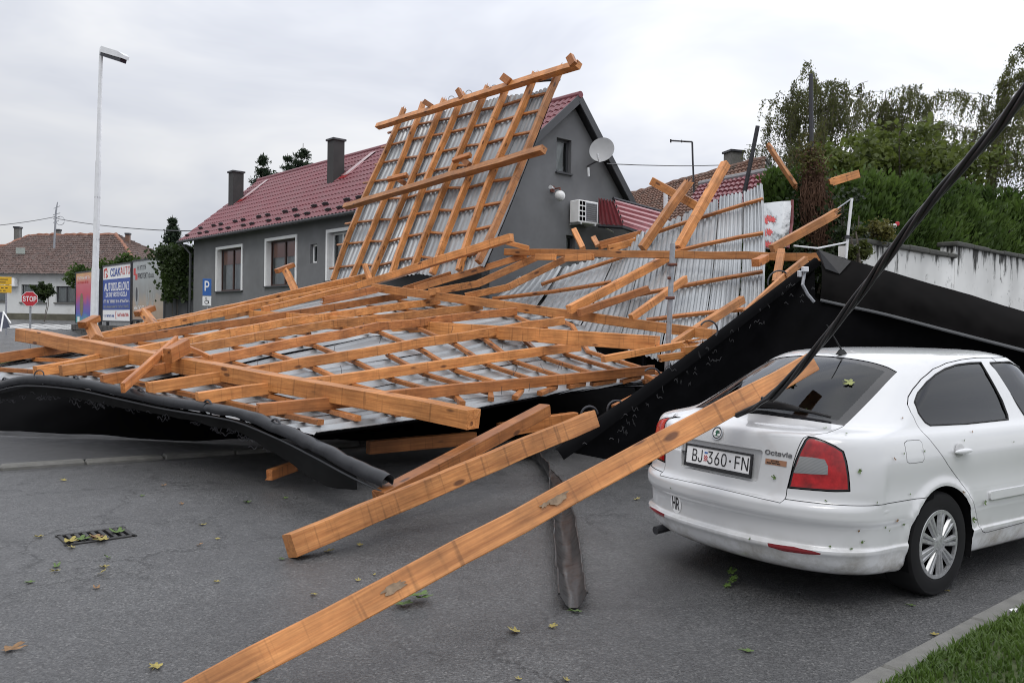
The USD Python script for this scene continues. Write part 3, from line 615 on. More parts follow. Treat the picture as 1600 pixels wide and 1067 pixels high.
part(an, 'boom', tube([P(1081.5, 222, 30), P(1047, 220, 30)], .03, 6), HOOK)
part(an, 'element', cat_([tube([P(1065, 219, 30), P(1065, 223, 30)], .02, 5), tube([P(1048, 218, 30), P(1048, 223, 30)], .03, 5)]), HOOK)
solo('vent_pipe', tube([P(1040, 345, 26), P(1040, 298, 26)], .07, 8), STEELWHITE, 'short white vent pipe in front of the brown tile roof', 'pipe')
solo('steel_pole', tube([P(1163, 302, 17.5), P(1174, 248, 17.4), P(1184, 197, 17.3)], .045, 8), HOOK, 'dark steel pole leaning right above the standing grey sheets', 'pole')
solo('overhead_wire', tube(spline([P(948, 256, 22), P(1010, 258.5, 25), P(1080, 259.5, 28), P(1136, 258, 30)], 12), .014, 5), HOOK, 'thin wire from the grey gable across the sky to the brown roof', 'wire')

# ================================================================ white house, far left
wh = top('white_house', 'low white house with a hipped grey brown tile roof at the far left', 'house', P(80, 500, 55) * [1, 1, 0])
f0, f1 = P(-80, 419.5, 56.5), P(224, 427.5, 54.0); fz = min(f0[2], f1[2]); f0[2] = f1[2] = fz
MW = wallM(f0 * [1, 1, 0], f1 - f0); LW = np.linalg.norm((f1 - f0)[:2])
def onW(px, py): q = np.linalg.inv(MW) @ np.r_[isect(px, py, f0, MW[:3, 2]), 1]; return q[:2]
hw = []
for (ax, ay, bx, by) in ((-30, 470, 8.5, 455), (33, 472, 71, 445), (87, 472.5, 118, 447.5)):
    a, b = onW(ax, ay), onW(bx, by); hw.append((a[0], a[1], b[0], b[1]))
WPL = plain('white_render', (0.60, 0.61, 0.60), 0.9, var=0.05, scale=.8, dirt=((0.44, 0.44, 0.42), .8, .5, .8))
facade(wh, 'wall', MW, rect(0, 1.0, LW, fz), [rect(*w) for w in hw], .3, WPL)
for w in hw:
    window(wh, MW, *w, kind='dark', depth=.12); part(wh, 'window_sill', rbox(w[0] - .1, w[1] - .08, -.1, w[2] + .1, w[1] - .001, .10), CONC, M=MW)
pz = onW(60, 490)[1]
part(wh, 'plinth', rbox(0, .5, .002, LW, pz, .06), plain('mossy_plinth', (0.10, 0.095, 0.07), 0.9, var=0.3, scale=2), M=MW)
g0, g1 = P(46, 364, 61.5), P(181, 371, 59.5); g0[2] = g1[2] = (g0[2] + g1[2]) / 2
bk = -MW[:3, 2] * 10.0; ov = MW[:3, 2] * .45 - [0, 0, .12]; sx = MW[:3, 0] * .4
part(wh, 'roof', tiled(f0 + ov - sx, f1 + ov + sx, g0, g1, 60, 19, .03, .05, jit=.02), GREYTILE)
part(wh, 'roof', tiled(f1 + ov + sx, f1 + bk + sx, g1, g1 + [.01, .01, 0], 24, 19, .03, .05, jit=.02), GREYTILE)
part(wh, 'roof', tiled(f0 + bk - sx, f0 + ov - sx, g0 + [.01, .01, 0], g0, 24, 19, .03, .05, jit=.02), GREYTILE)
part(wh, 'roof', tiled(f1 + bk + sx, f0 + bk - sx, g1, g0, 40, 19, .03, .05, jit=.02), GREYTILE)
RIDGET = plain('orange_ridge_tile', (0.24, 0.11, 0.07), 0.8, var=0.3, scale=4)
_q = np.random.default_rng(9)
part(wh, 'ridge_tile', cat_([tube(np.linspace(a, b, 26) + _q.normal(0, .03, (26, 3)), .13, 7) for a, b in ((g0, g1), (g1, f1 + ov + sx), (g0, f0 + ov - sx))]), RIDGET)
part(wh, 'side_wall', tm([f1 * [1, 1, 0], (f1 + bk) * [1, 1, 0], f1 + bk, f1], [[0, 1, 2, 3]]), WPL)
for (xa, xb, yt, yb, Z, mt) in ((23, 33, 357, 372, 62, CONC), (88, 95, 361, 368, 61.5, CONC), (196, 203.5, 367, 384, 59, TERRAC)):
    c = P((xa + xb) / 2, yb, Z); w = (xb - xa) / FOC * Z * .8; zt = P((xa + xb) / 2, yt, Z)[2]
    c2 = part(wh, 'chimney', box((w, w, zt - c[2] + .8), (c[0], c[1], (zt + c[2] - .8) / 2)), mt); part(c2, 'chimney_cap', box((w * 1.25, w * 1.25, .12), (c[0], c[1], zt + .06)), HOOK)
c = P(32, 392, 57.8); part(wh, 'skylight', box((.6, .08, .42), c, 0), plain('skylight_glass', (0.30, 0.33, 0.30), 0.2))
a = onW(21.5, 441); acw = part(wh, 'air_conditioner', rbox(a[0] - .45, a[1] - .3, .03, a[0] + .35, a[1] + .27, .35, bev=.03), WHITE, M=MW)
part(acw, 'fan', trimesh.creation.cylinder(.2, .02).apply_translation([a[0] - .12, a[1], .36]), HOOK, M=MW)
am = top('antenna_mast', 'tall lattice antenna mast with aerials on the roof of the white house', 'antenna', P(84.5, 388, 57.5))
part(am, 'mast', tube([P(84.5, 388, 57.5), P(87.5, 330, 57.5), P(90, 316, 57.5)], [.07, .06, .03], 6), GALV)
part(am, 'aerial', cat_([tube([P(83, 336 + 6 * k, 57.5), P(94 - k, 333 + 6 * k, 57.5)], .025, 5) for k in range(3)] + [tube([P(84, 326, 57.5), P(94, 322, 57.5)], .02, 5)] + [tube(P(94, 345, 57.5) + .3 * np.c_[np.cos(np.linspace(0, 6, 16)), 0 * np.arange(16), np.sin(np.linspace(0, 6, 16))], .02, 5)]), GALV)
solo('overhead_wire', tube(spline([P(-30, 355, 52), P(40, 347, 55), P(86, 339, 57.5)], 10), .02, 4), HOOK, 'thin wire running left from the antenna mast over the white house', 'wire')
solo('overhead_wire', tube(spline([P(90, 342, 57.5), P(140, 350, 52), P(220, 358, 44), P(300, 361, 36)], 14), .022, 4), HOOK, 'thin wire sagging from the antenna mast towards the grey house', 'wire')

# road markings, island and street furniture, far left
MARK = plain('worn_road_paint', (0.50, 0.50, 0.49), 0.6, var=0.2, scale=3)
def onGround(px, py):
    z = 0.0
    for _ in range(30): g = G(px, py, z) if py > HY - 40 else P(px, py, 48); z = float(ground_z(g[0], min(max(g[1], 1), 60)))
    return g
cwn = None
for i in range(7):
    c = P(18 + i * 17.5, 511, 47.0); z = float(ground_z(c[0], c[1])); Mx = trans((c[0], c[1], z + .01))
    V = np.array([[-.22, -1.6, 0], [.22, -1.6, 0], [.22, 1.6, 0], [-.22, 1.6, 0]]); V = V @ Mx[:3, :3].T + Mx[:3, 3]; V[:, 2] = ground_z(V[:, 0], V[:, 1]) + .012
    if cwn is None: cwn = struct('crosswalk', tm(V, [[0, 1, 2, 3]]), MARK)
    else: part(cwn, 'stripe', tm(V, [[0, 1, 2, 3]]), MARK)
isl = [(-20.0, 27.0), (-18.6, 31.2), (-17.4, 33.2), (-15.8, 34.6), (-12.0, 35.3), (-9.0, 35.0), (-8.0, 31.0), (-8.6, 26.0), (-12.0, 22.5)]
ip = sg.Polygon(isl).buffer(1).buffer(-.5)
def drape(poly, dz):
    m = trimesh.creation.extrude_polygon(poly, .02, engine='earcut'); m = m.subdivide_to_size(1.5); v = m.vertices.copy(); v[:, 2] += ground_z(v[:, 0], v[:, 1]) + dz; m.vertices = v; return m
struct('grass_island', drape(ip, .08), plain('island_grass', (0.050, 0.085, 0.020), 0.95, var=0.4, scale=6, bump=0.5, bscale=30))
struct('island_kerb', drape(ip.buffer(.16).difference(ip.buffer(.004)), .09), plain('pale_kerb', (0.36, 0.36, 0.35), 0.8))
_ip = _r.uniform((-20, 22, 0), (-8, 36, 0), (15000, 3)); _ip = _ip[[sg.Point(p[:2]).within(ip) for p in _ip[:9000]] + [False] * 6000]; _ip[:, 2] = ground_z(_ip[:, 0], _ip[:, 1]) + .09
solo('grass', blades(_ip, .10, _r, .02), GRASS, 'green grass on the kerbed island below the stop sign', 'grass', kind='stuff')

ss = P(46.5, 467, 34.0); zb = float(ground_z(ss[0], ss[1])); st = top('stop_sign', 'red octagonal stop sign on a grey post at the far left', 'traffic sign', (ss[0], ss[1], zb))
MS = wallM(ss, [1, .25, 0])
oct_ = sg.Polygon([(.325 * math.cos(pi / 8 + k * pi / 4), .325 * math.sin(pi / 8 + k * pi / 4)) for k in range(8)])
SIGNRED = plain('sign_red', (0.42, 0.018, 0.03), 0.4, var=.05); SIGNWHITE = plain('sign_white', (0.75, 0.75, 0.75), 0.4, var=.04); SIGNBLUE = plain('sign_blue', (0.020, 0.105, 0.36), 0.4, var=.05)
part(st, 'plate', extr(oct_, .01), SIGNWHITE, M=MS); part(st, 'face', extr(oct_.buffer(-.018), .006).apply_translation([0, 0, .011]), SIGNRED, M=MS)
part(st, 'lettering', text('STOP', .20, .004, True, width=.50).apply_translation([0, 0, .018]), SIGNWHITE, M=MS)
part(st, 'post', tube([ss - [0, 0, -.3] + [0, .06, 0], (ss[0] - .02, ss[1] + .06, zb - .1)], .04, 8), GALV)

ys = P(2, 445, 42.0); zb = float(ground_z(ys[0], ys[1])); yy = top('direction_sign', 'yellow direction sign of two boards on a post at the left edge', 'sign', (ys[0], ys[1], zb))
MY = wallM(ys, [1, .1, 0]); YEL = plain('sign_yellow', (0.62, 0.36, 0.015), 0.45, var=.06); SIGNBLACK = plain('sign_black', (0.015, 0.015, 0.016), 0.5)
for k, (y0, y1) in enumerate(((.02, .40), (-.40, -.01))):
    b = part(yy, 'board', rbox(-.75, y0, 0, .50, y1, .02, bev=.006), YEL, M=MY)
    part(b, 'lettering', cat_([rbox(-.1 + .05 * j * (1 + k), y0 + .09 + .14 * (j % 2), .021, .02 + .10 * j, y0 + .13 + .14 * (j % 2), .024) for j in range(4)]), SIGNBLACK, M=MY)
part(yy, 'post', tube([ys + [.22, .05, .4], (ys[0] + .22, ys[1] + .05, zb - .1)], .04, 8), GALV)
tr = P(6, 500, 38.0); zb = float(ground_z(tr[0], tr[1])); bz = top('barrier', 'folded dark barrier board with white legs at the left edge', 'barrier', (tr[0], tr[1], zb))
part(bz, 'board', tm([P(-6, 488, 38), P(6, 487, 38), P(16, 512, 37.6), P(-14, 516, 37.6)], [[0, 1, 2, 3]]), plain('dark_board', (0.03, 0.035, 0.06), .6))
part(bz, 'leg', tube([P(6, 487, 37.6), P(1, 518, 37.2)], .035, 6), WHITE); part(bz, 'leg', tube([P(5, 487, 37.6), P(17, 505, 37.2)], .03, 6), WHITE)

lp = P(146.5, 520, 23.0); lt = P(158, 82, 23.0); zb = float(ground_z(lp[0], lp[1]))
lb = lt + (lp - lt) * ((lt[2] - zb) / (lt[2] - lp[2]))
lmp = top('street_lamp', 'tall white steel street lamp with a flat head at the left', 'street lamp', lb)
part(lmp, 'pole', tube([lb, lb + (lt - lb) * .33, lb + (lt - lb) * .34, lb + (lt - lb) * .66, lb + (lt - lb) * .67, lt], [.105, .098, .085, .075, .062, .05], 14), STEELWHITE, smooth=40)
part(lmp, 'band', cat_([tube([lb + (lt - lb) * s, lb + (lt - lb) * (s + .006)], .095 - .03 * s, 12) for s in (.12, .42, .55)]), GALV)
hh = [P(160, 74, 23.0), P(197, 86.5, 22.7)]; Mh = frameM(hh[0] - [0, 0, .08], hh[1] - [0, 0, .08])
ln = np.linalg.norm(hh[1] - hh[0])
hd = part(lmp, 'head', trimesh.convex.convex_hull(np.array([[x, y, z] for x, yw, z0, z1 in ((-.03, .07, -.05, .05), (.08, .14, -.07, .09), (ln * .8, .15, -.05, .10), (ln, .10, -.04, .05)) for y in (-yw, yw) for z in (z0, z1)])), STEELWHITE, M=Mh)
part(hd, 'lens', trimesh.convex.convex_hull(np.array([[x, y, z] for x, yw, z0, z1 in ((.10, .11, -.16, -.052), (ln * .92, .11, -.15, -.042)) for y in (-yw, yw) for z in (z0, z1)])), plain('lamp_lens', (0.02, 0.022, 0.03), 0.15), M=Mh)
part(lmp, 'mounting', tube([lt - [0, 0, .1], hh[0] - [0, 0, .09]], .055, 8), GALV)

# parking sign
ps = P(323.5, 449, 30.0); pk = top('parking_sign', 'blue and white parking sign with disabled symbol plate before the grey house', 'traffic sign', (ps[0], ps[1], 0))
MP = wallM(ps, [1, .15, 0])
part(pk, 'plate', rbox(-.15, -.30, 0, .15, .31, .012, bev=.004), SIGNBLUE, M=MP)
part(pk, 'letter', text('P', .34, .003, True, width=.16).apply_translation([0, .05, .014]), SIGNWHITE, M=MP)
lo = part(pk, 'plate', rbox(-.15, -.66, 0, .15, -.32, .012, bev=.004), SIGNWHITE, M=MP, label='white plate with the disabled symbol')
part(lo, 'symbol', cat_([extr(sg.LineString([(-.03, -.40), (-.02, -.48), (.05, -.48), (.07, -.57)]).buffer(.012), .003), extr(sg.Point(-.01, -.53).buffer(.07).difference(sg.Point(-.01, -.53).buffer(.052)), .003), extr(sg.Point(-.03, -.375).buffer(.02), .003)]).apply_translation([0, 0, .013]), SIGNBLACK, M=MP)
part(pk, 'post', tube([ps + [0.02, .03, .28], (ps[0] + .02, ps[1] + .03, -.05)], .03, 8), GALV)

# ================================================================ billboards
b0 = P(256.5, 500, 34.6) * [1, 1, 0]
def along(px):                      # distance from b0 along d1 to the pixel column
    t = (px - 800) / FOC; y = 490
    c = P(px, y, 1.0) - EYE; t = c[0] / c[1]
    return (b0[0] - t * b0[1]) / (t * d1[1] - d1[0])
def board(name, label, pa, pb, ytop_b, ybot_b):
    sa_, sb_ = along(pa), along(pb); o = b0 + d1 * sa_; W = sa_ - sb_
    zb_, zt_ = P(pb, ybot_b, (b0 + d1 * sb_)[1])[2], P(pb, ytop_b, (b0 + d1 * sb_)[1])[2]
    t = top(name, label, 'billboard', (o + b0 + d1 * sb_) / 2); M = wallM(o + [0, 0, zb_], -d1); H = zt_ - zb_
    part(t, 'panel', rbox(0, 0, -.06, W, H, 0), WHITE, M=M)
    part(t, 'frame', ring(-.05, -.05, W + .05, H + .05, .06, -.08, .03), HOOK, M=M)
    for x in (.3, W - .3): part(t, 'post', rbox(x - .06, -zb_, -.2, x + .06, H, -.09), HOOK, M=M)
    return t, M, W, H
def strokes(t, M, x0, y0, x1, h, mat, n, seed, z=.012):
    """A line of print too small to read: short strokes of letter height."""
    r_ = np.random.default_rng(seed); ms = []; x = x0
    while x < x1 - .03:
        w = r_.uniform(.4, .8) * h
        if r_.random() < .16: x += h * .6
        k = r_.integers(0, 3)
        ms += [rbox(x, y0, z, x + w * .25, y0 + h, z + .003), rbox(x + w * .25, y0 + h * (.42 if k else .8), z, x + w, y0 + h * (.6 if k else 1), z + .003)] + ([rbox(x + w * .75, y0, z, x + w, y0 + h * (1 if k == 1 else .45), z + .003)] if k else [])
        x += w + h * .25
    return part(t, 'lettering', cat_(ms), mat, M=M)
INKBLUE = plain('print_blue', (0.022, 0.060, 0.27), .45, var=.06); INKRED = plain('print_red', (0.52, 0.05, 0.045), .45, var=.08); INKBLACK = plain('print_black', (0.03, 0.03, 0.035), .5); INKGREY = plain('print_grey', (0.30, 0.31, 0.30), .5)
t, M, W, H = board('billboard', 'blue and white car parts billboard reading AUTODIJELOVI', 160.5, 204, 411, 502)
part(t, 'print', rbox(.02, H * .20, .001, W - .02, H * .755, .006), INKBLUE, M=M, label='blue printed field')
part(t, 'lettering', text('CIAK', .36, .003, True, width=W * .36).apply_translation([W * .46, H * .875, .008]), INKBLUE, M=M)
part(t, 'lettering', text('AUTO', .36, .003, False, width=W * .33).apply_translation([W * .81, H * .885, .008]), INKRED, M=M)
part(t, 'emblem', cat_([extr(sg.LineString([(W * .05, H * .80), (W * .05, H * .93), (W * .14, H * .95), (W * .16, H * .90)]).buffer(.05), .003), extr(sg.LineString([(W * .12, H * .80), (W * .18, H * .82), (W * .12, H * .86)]).buffer(.04), .003)]).apply_translation([0, 0, .008]), INKRED, M=M)
part(t, 'lettering', text('AUTODIJELOVI', .36, .003, True, width=W * .88).apply_translation([W * .5, H * .615, .008]), SIGNWHITE, M=M)
part(t, 'lettering', text('ZA SVE VRSTE VOZILA', .20, .003, True, width=W * .76).apply_translation([W * .5, H * .475, .008]), SIGNWHITE, M=M)
strokes(t, M, W * .05, H * .325, W * .95, .15, SIGNWHITE, 0, 1); strokes(t, M, W * .05, H * .235, W * .95, .12, INKGREY, 0, 2)
strokes(t, M, W * .05, H * .07, W * .42, .11, INKBLUE, 0, 3, .004); strokes(t, M, W * .55, H * .08, W * .93, .16, INKRED, 0, 4, .004)
part(t, 'print', extr(sg.LineString([(W * .5, H * .04), (W * .48, H * .12), (W * .5, H * .17)]).buffer(.025), .003).apply_translation([0, 0, .004]), INKRED, M=M)
t, M, W, H = board('billboard', 'pale grey tyre billboard reading PROTEKT doo next to the ivy wall', 207, 256, 402, 500)
PHOTO = look('print_dusty_road', {'tc': ('texture_coordinate', {}), 's': ('separate_xyz', {}), 'n': ('noise_texture', {'scale': 2.5, 'detail': 5.0}), 'a': ('math', {'math_type': 'multiply_add', 'value2': 0.35}),
    'm': ('map_range', {'from_min': 0.0, 'from_max': 2.6}), 'r': ('rgb_ramp', {'ramp': [(0.2, (0.30, 0.22, 0.16)), (0.42, (0.36, 0.29, 0.22)), (0.62, (0.25, 0.25, 0.24)), (0.85, (0.30, 0.315, 0.31)), (1.0, (0.36, 0.38, 0.38))]}), 'p': ('principled_bsdf', {'roughness': 0.45})},
    [('tc.object', 'n.vector'), ('tc.object', 's.vector'), ('s.y', 'm.value'), ('n.fac', 'a.value1'), ('m.result', 'a.value3'), ('a.value', 'r.fac'), ('r.color', 'p.base_color')])
part(t, 'print', rbox(.02, .02, .001, W - .02, H - .02, .005), PHOTO, M=M, label='faded printed road scene')
for k, (cx, cy, rx, ry) in enumerate(((.15, .43, .28, .52), (.50, .40, .20, .48), (.66, .38, .15, .40))):
    e = sa.scale(sg.Point(0, 0).buffer(1, 24), rx, ry); part(t, 'print', extr(sa.translate(e, W * cx, H * cy), .002).apply_translation([0, 0, .006]), INKGREY, M=M, label='printed tyre')
    part(t, 'print', extr(sa.translate(sa.scale(e, .45, .62), W * cx - .03, H * cy), .002).apply_translation([0, 0, .0085]), INKBLACK if k == 0 else PHOTO, M=M, label='printed wheel')
part(t, 'print', cat_([rbox(W * .03, H * .76, .006, W * .10, H * .88, .009), rbox(W * .09, H * .68, .006, W * .16, H * .78, .009)]), INKRED, M=M, label='red square of the emblem')
part(t, 'lettering', text('PROTEKT d.o.o.', .22, .003, True, width=W * .52).apply_translation([W * .44, H * .74, .007]), INKBLACK, M=M)
strokes(t, M, W * .16, H * .84, W * .42, .20, INKBLACK, 0, 5, .007); strokes(t, M, W * .06, H * .17, W * .45, .16, SIGNWHITE, 0, 6, .007); strokes(t, M, W * .06, H * .06, W * .40, .14, SIGNWHITE, 0, 7, .007)
t, M, W, H = board('billboard', 'red purple and blue billboard half hidden behind the lamp post', 118.5, 155, 422.5, 505)
SUNSET = look('print_sunset', {'tc': ('texture_coordinate', {}), 's': ('separate_xyz', {}), 'n': ('noise_texture', {'scale': 1.3, 'detail': 4.0}), 'a': ('math', {'math_type': 'multiply_add', 'value2': 0.25}),
    'm': ('map_range', {'from_min': 0.0, 'from_max': 2.9}), 'r': ('rgb_ramp', {'ramp': [(0.16, (0.05, 0.30, 0.28)), (0.28, (0.06, 0.09, 0.36)), (0.44, (0.17, 0.06, 0.30)), (0.62, (0.48, 0.055, 0.10)), (0.82, (0.52, 0.12, 0.14)), (1.02, (0.62, 0.38, 0.16))]}), 'p': ('principled_bsdf', {'roughness': 0.45})},
    [('tc.object', 'n.vector'), ('tc.object', 's.vector'), ('s.y', 'm.value'), ('n.fac', 'a.value1'), ('m.result', 'a.value3'), ('a.value', 'r.fac'), ('r.color', 'p.base_color')])
part(t, 'print', rbox(.02, .02, .001, W - .02, H - .02, .005), SUNSET, M=M, label='printed sunset colours')
strokes(t, M, W * .06, H * .86, W * .60, .16, SIGNWHITE, 0, 8, .007); strokes(t, M, W * .06, H * .78, W * .55, .12, INKRED, 0, 9, .007)
part(t, 'print', extr(sa.translate(sa.scale(sg.Point(0, 0).buffer(1), .32, .6), W * .26, H * .36), .002).apply_translation([0, 0, .007]), plain('print_olive', (0.16, 0.13, 0.06), .5, var=.4, scale=9), M=M, label='printed dark figure')
part(t, 'print', cat_([rbox(W * .08, .04, .007, W * .18, H * .12, .009), rbox(W * .55, .06, .007, W * .95, H * .10, .009)]), SIGNWHITE, M=M)
sA, sB = along(112), along(262); lw = top('low_stone_wall', 'dark low stone wall under the billboards', 'wall', b0 + d1 * (sA + sB) / 2)
STONE = plain('dark_stone', (0.065, 0.062, 0.058), 0.9, var=0.4, scale=3, bump=.8, bscale=9)
Ml = wallM(b0 + d1 * sA + np.array([0, 0, 0]), -d1); Lw = sA - sB
part(lw, 'core', rbox(0, 0, -.5, Lw, 1.28, -.04), STONE, M=Ml)
x_ = 0
for row in range(4):
    x_ = -.2 * (row % 2)
    while x_ < Lw:
        w_ = _r.uniform(.45, .85); part(lw, 'stone', rbox(max(x_, 0) + .012, row * .32 + .012, -.05, min(x_ + w_, Lw) - .012, row * .32 + .31, _r.uniform(-.01, .03), bev=.02), STONE, M=Ml); x_ += w_
zt = [(257, 404), (262, 395), (270, 387), (281, 382), (292, 382), (301, 386), (306, 394), (306, 520), (257, 520)]
sB = 34.4
pg = top('dark_fence_panel', 'dark grey arched fence panel between the billboards and the grey house', 'fence', P(281, 505, sB) * [1, 1, 0])
Mp = wallM(P(257, 500, sB) * [1, 1, 0], P(306, 500, sB - .6) * [1, 1, 0] - P(257, 500, sB) * [1, 1, 0])
pl = [(np.linalg.inv(Mp) @ np.r_[isect(a, b, Mp[:3, 3], Mp[:3, 2]), 1])[:2] for a, b in zt]; pl[-1] = (pl[-1][0], 0); pl[-2] = (pl[-2][0], 0)
part(pg, 'panel', extr(sg.Polygon(pl), .06), ANTHR, M=Mp)
for x in (.05, .65, 1.25): part(pg, 'batten', rbox(x - .03, 0, .06, x + .03, min(p[1] for p in pl[:7]) - .02, .09), ANTHR, M=Mp)

# ================================================================ retaining wall on the right
wo = P(1350, 372, 15.0); wd = P(1600, 409, 20.4) - wo; wd[2] = 0; wd /= np.linalg.norm(wd)
MWL = wallM(wo * [1, 1, 0], wd)
def onWall(px, py): q = np.linalg.inv(MWL) @ np.r_[isect(px, py, MWL[:3, 3], MWL[:3, 2]), 1]; return q[:2]
PEEL = look('peeling_whitewash', {'g': ('geometry', {}), 's': ('separate_xyz', {}), 'mv': ('mapping', {'scale': (2.2, 2.2, 0.45)}), 'v': ('noise_texture', {'scale': 1.5, 'detail': 7.0, 'roughness': 0.7}),
    'n': ('noise_texture', {'scale': 3.0, 'detail': 8.0, 'roughness': 0.72}), 'z': ('map_range', {'from_min': 2.0, 'from_max': 3.5, 'to_min': -0.10, 'to_max': 0.22}), 'a': ('math', {'math_type': 'add'}), 'am': ('map_range', {'from_min': 0.67, 'from_max': 0.75}),
    'f': ('map_range', {'from_min': 0.58, 'from_max': 0.66}), 'c1': ('mix', {'color1': (0.66, 0.66, 0.64), 'color2': (0.22, 0.22, 0.21)}), 'c2': ('mix', {'color2': (0.030, 0.030, 0.027)}), 'big': ('noise_texture', {'scale': 0.7, 'detail': 3.0}),
    'bm': ('map_range', {'from_min': 0.3, 'from_max': 0.7, 'to_min': 0.75, 'to_max': 1.1}), 'sc': ('vector_math', {'math_type': 'scale'}),
    'b': ('bump', {'strength': 0.5, 'distance': 0.01}), 'p': ('principled_bsdf', {'roughness': 0.85})},
    [('g.position', 'mv.vector'), ('mv.vector', 'v.vector'), ('g.position', 'n.vector'), ('g.position', 's.vector'), ('s.z', 'z.value'), ('v.fac', 'a.value1'), ('z.result', 'a.value2'), ('a.value', 'am.value'), ('n.fac', 'f.value'), ('f.result', 'c1.fac'),
     ('g.position', 'big.vector'), ('big.fac', 'bm.value'), ('c1.color', 'sc.vector1'), ('bm.result', 'sc.scale'), ('sc.vector', 'c2.color1'), ('am.result', 'c2.fac'), ('c2.color', 'p.base_color'), ('n.fac', 'b.height'), ('b.normal', 'p.normal')])
CAP = plain('mossy_wall_cap', (0.055, 0.055, 0.048), 0.9, var=.4, scale=6, bump=.6, bscale=30)
rw = top('retaining_wall', 'whitewashed retaining wall with peeling paint and stains on the right', 'wall', wo * [1, 1, 0])
a, b, c = onWall(1352, 372), onWall(1492, 393), onWall(1600, 396)
e = onWall(1492, 377)
part(rw, 'wall', rbox(0, -.1, -.3, b[0], a[1] - .1, 0), PEEL, M=MWL)
part(rw, 'wall', rbox(b[0] + .004, -.1, -.3, c[0] + 6, e[1] - .1, .006), PEEL, M=MWL)
part(rw, 'wall', rbox(-.35, -.1, -.3, -.004, a[1] - .16, .004), PEEL, M=MWL)
x_ = -.06
while x_ < b[0] - .1:
    part(rw, 'cap_stone', rbox(x_, a[1] - .1, -.36, min(x_ + .9, b[0]) - .01, a[1] - .01 + _r.normal(0, .008), .07, bev=.02), CAP, M=MWL); x_ += .9
x_ = b[0] - .05
while x_ < c[0] + 6:
    part(rw, 'cap_stone', rbox(x_, e[1] - .1, -.36, x_ + .89, e[1] - .01 + _r.normal(0, .008), .08, bev=.02), CAP, M=MWL); x_ += .9
bank = [MWL[:3, 3] + wd * s + MWL[:3, 2] * (-.31) for s in (-.2, 16)]
struct('raised_garden', tm([bank[0] + [0, 0, 2.3], bank[1] + [0, 0, 2.7], bank[1] - MWL[:3, 2] * 30 + [0, 0, 3.0], bank[0] - MWL[:3, 2] * 30 + [0, 0, 2.6], bank[0], bank[1]], [[0, 1, 2], [0, 2, 3], [4, 5, 1], [4, 1, 0]]), GRASSEARTH)
# ================================================================ the white car
MC = trans((1.226, 5.12, 0), .587)                     # local: x forward from the rear bumper, y left, z up
MCI = np.linalg.inv(MC)
car = top('parked_car', 'white saloon car with leaf bits stuck to it and a beam across its boot', 'car', M=MC)
PAINT = look('white_car_paint', {'tc': ('texture_coordinate', {}), 's': ('separate_xyz', {}), 'z': ('map_range', {'from_min': 0.22, 'from_max': 0.44, 'to_min': 1.0, 'to_max': 0.0}),
    'n': ('noise_texture', {'scale': 5.0, 'detail': 6.0, 'roughness': 0.7}), 'nr': ('map_range', {'from_min': 0.44, 'from_max': 0.68}), 'm': ('math', {'math_type': 'multiply'}),
    'n2': ('noise_texture', {'scale': 1.1, 'detail': 4.0}), 'r2': ('rgb_ramp', {'ramp': [(0.3, (0.50, 0.505, 0.51)), (0.7, (0.56, 0.565, 0.57))]}), 'x': ('mix', {'color2': (0.20, 0.18, 0.14)}),
    'p': ('principled_bsdf', {'roughness': 0.30, 'coat_weight': 1.0, 'coat_roughness': 0.03})},
    [('tc.object', 's.vector'), ('s.z', 'z.value'), ('tc.object', 'n.vector'), ('n.fac', 'nr.value'), ('z.result', 'm.value1'), ('nr.result', 'm.value2'), ('m.value', 'x.fac'), ('tc.object', 'n2.vector'), ('n2.fac', 'r2.fac'), ('r2.color', 'x.color1'), ('x.color', 'p.base_color')])
LENSRED = plain('tail_lamp_red', (0.29, 0.004, 0.006), 0.16, var=0.5, scale=14, coat=.3, obj=True)
LENSDARK = plain('reflector_red', (0.16, 0.008, 0.012), 0.2, var=0.1, coat=1.0)
LENSCLEAR = look('tail_lamp_clear', {'tc': ('texture_coordinate', {}), 'm': ('mapping', {'scale': (1, 1, 95)}), 'w': ('wave_texture', {'scale': 1.0, 'bands_direction': 'z'}), 'r': ('rgb_ramp', {'ramp': [(0.0, (0.09, 0.092, 0.092)), (1.0, (0.30, 0.305, 0.305))]}), 'p': ('principled_bsdf', {'roughness': 0.12, 'coat_weight': 1.0, 'metallic': 0.25})},
    [('tc.object', 'm.vector'), ('m.vector', 'w.vector'), ('w.fac', 'r.fac'), ('r.color', 'p.base_color')])
BLACKGLOSS = plain('black_gloss_trim', (0.010, 0.010, 0.011), 0.18, var=0.1)
CHROME = plain('chrome', (0.55, 0.56, 0.57), 0.15, metallic=0.9, var=0.05)

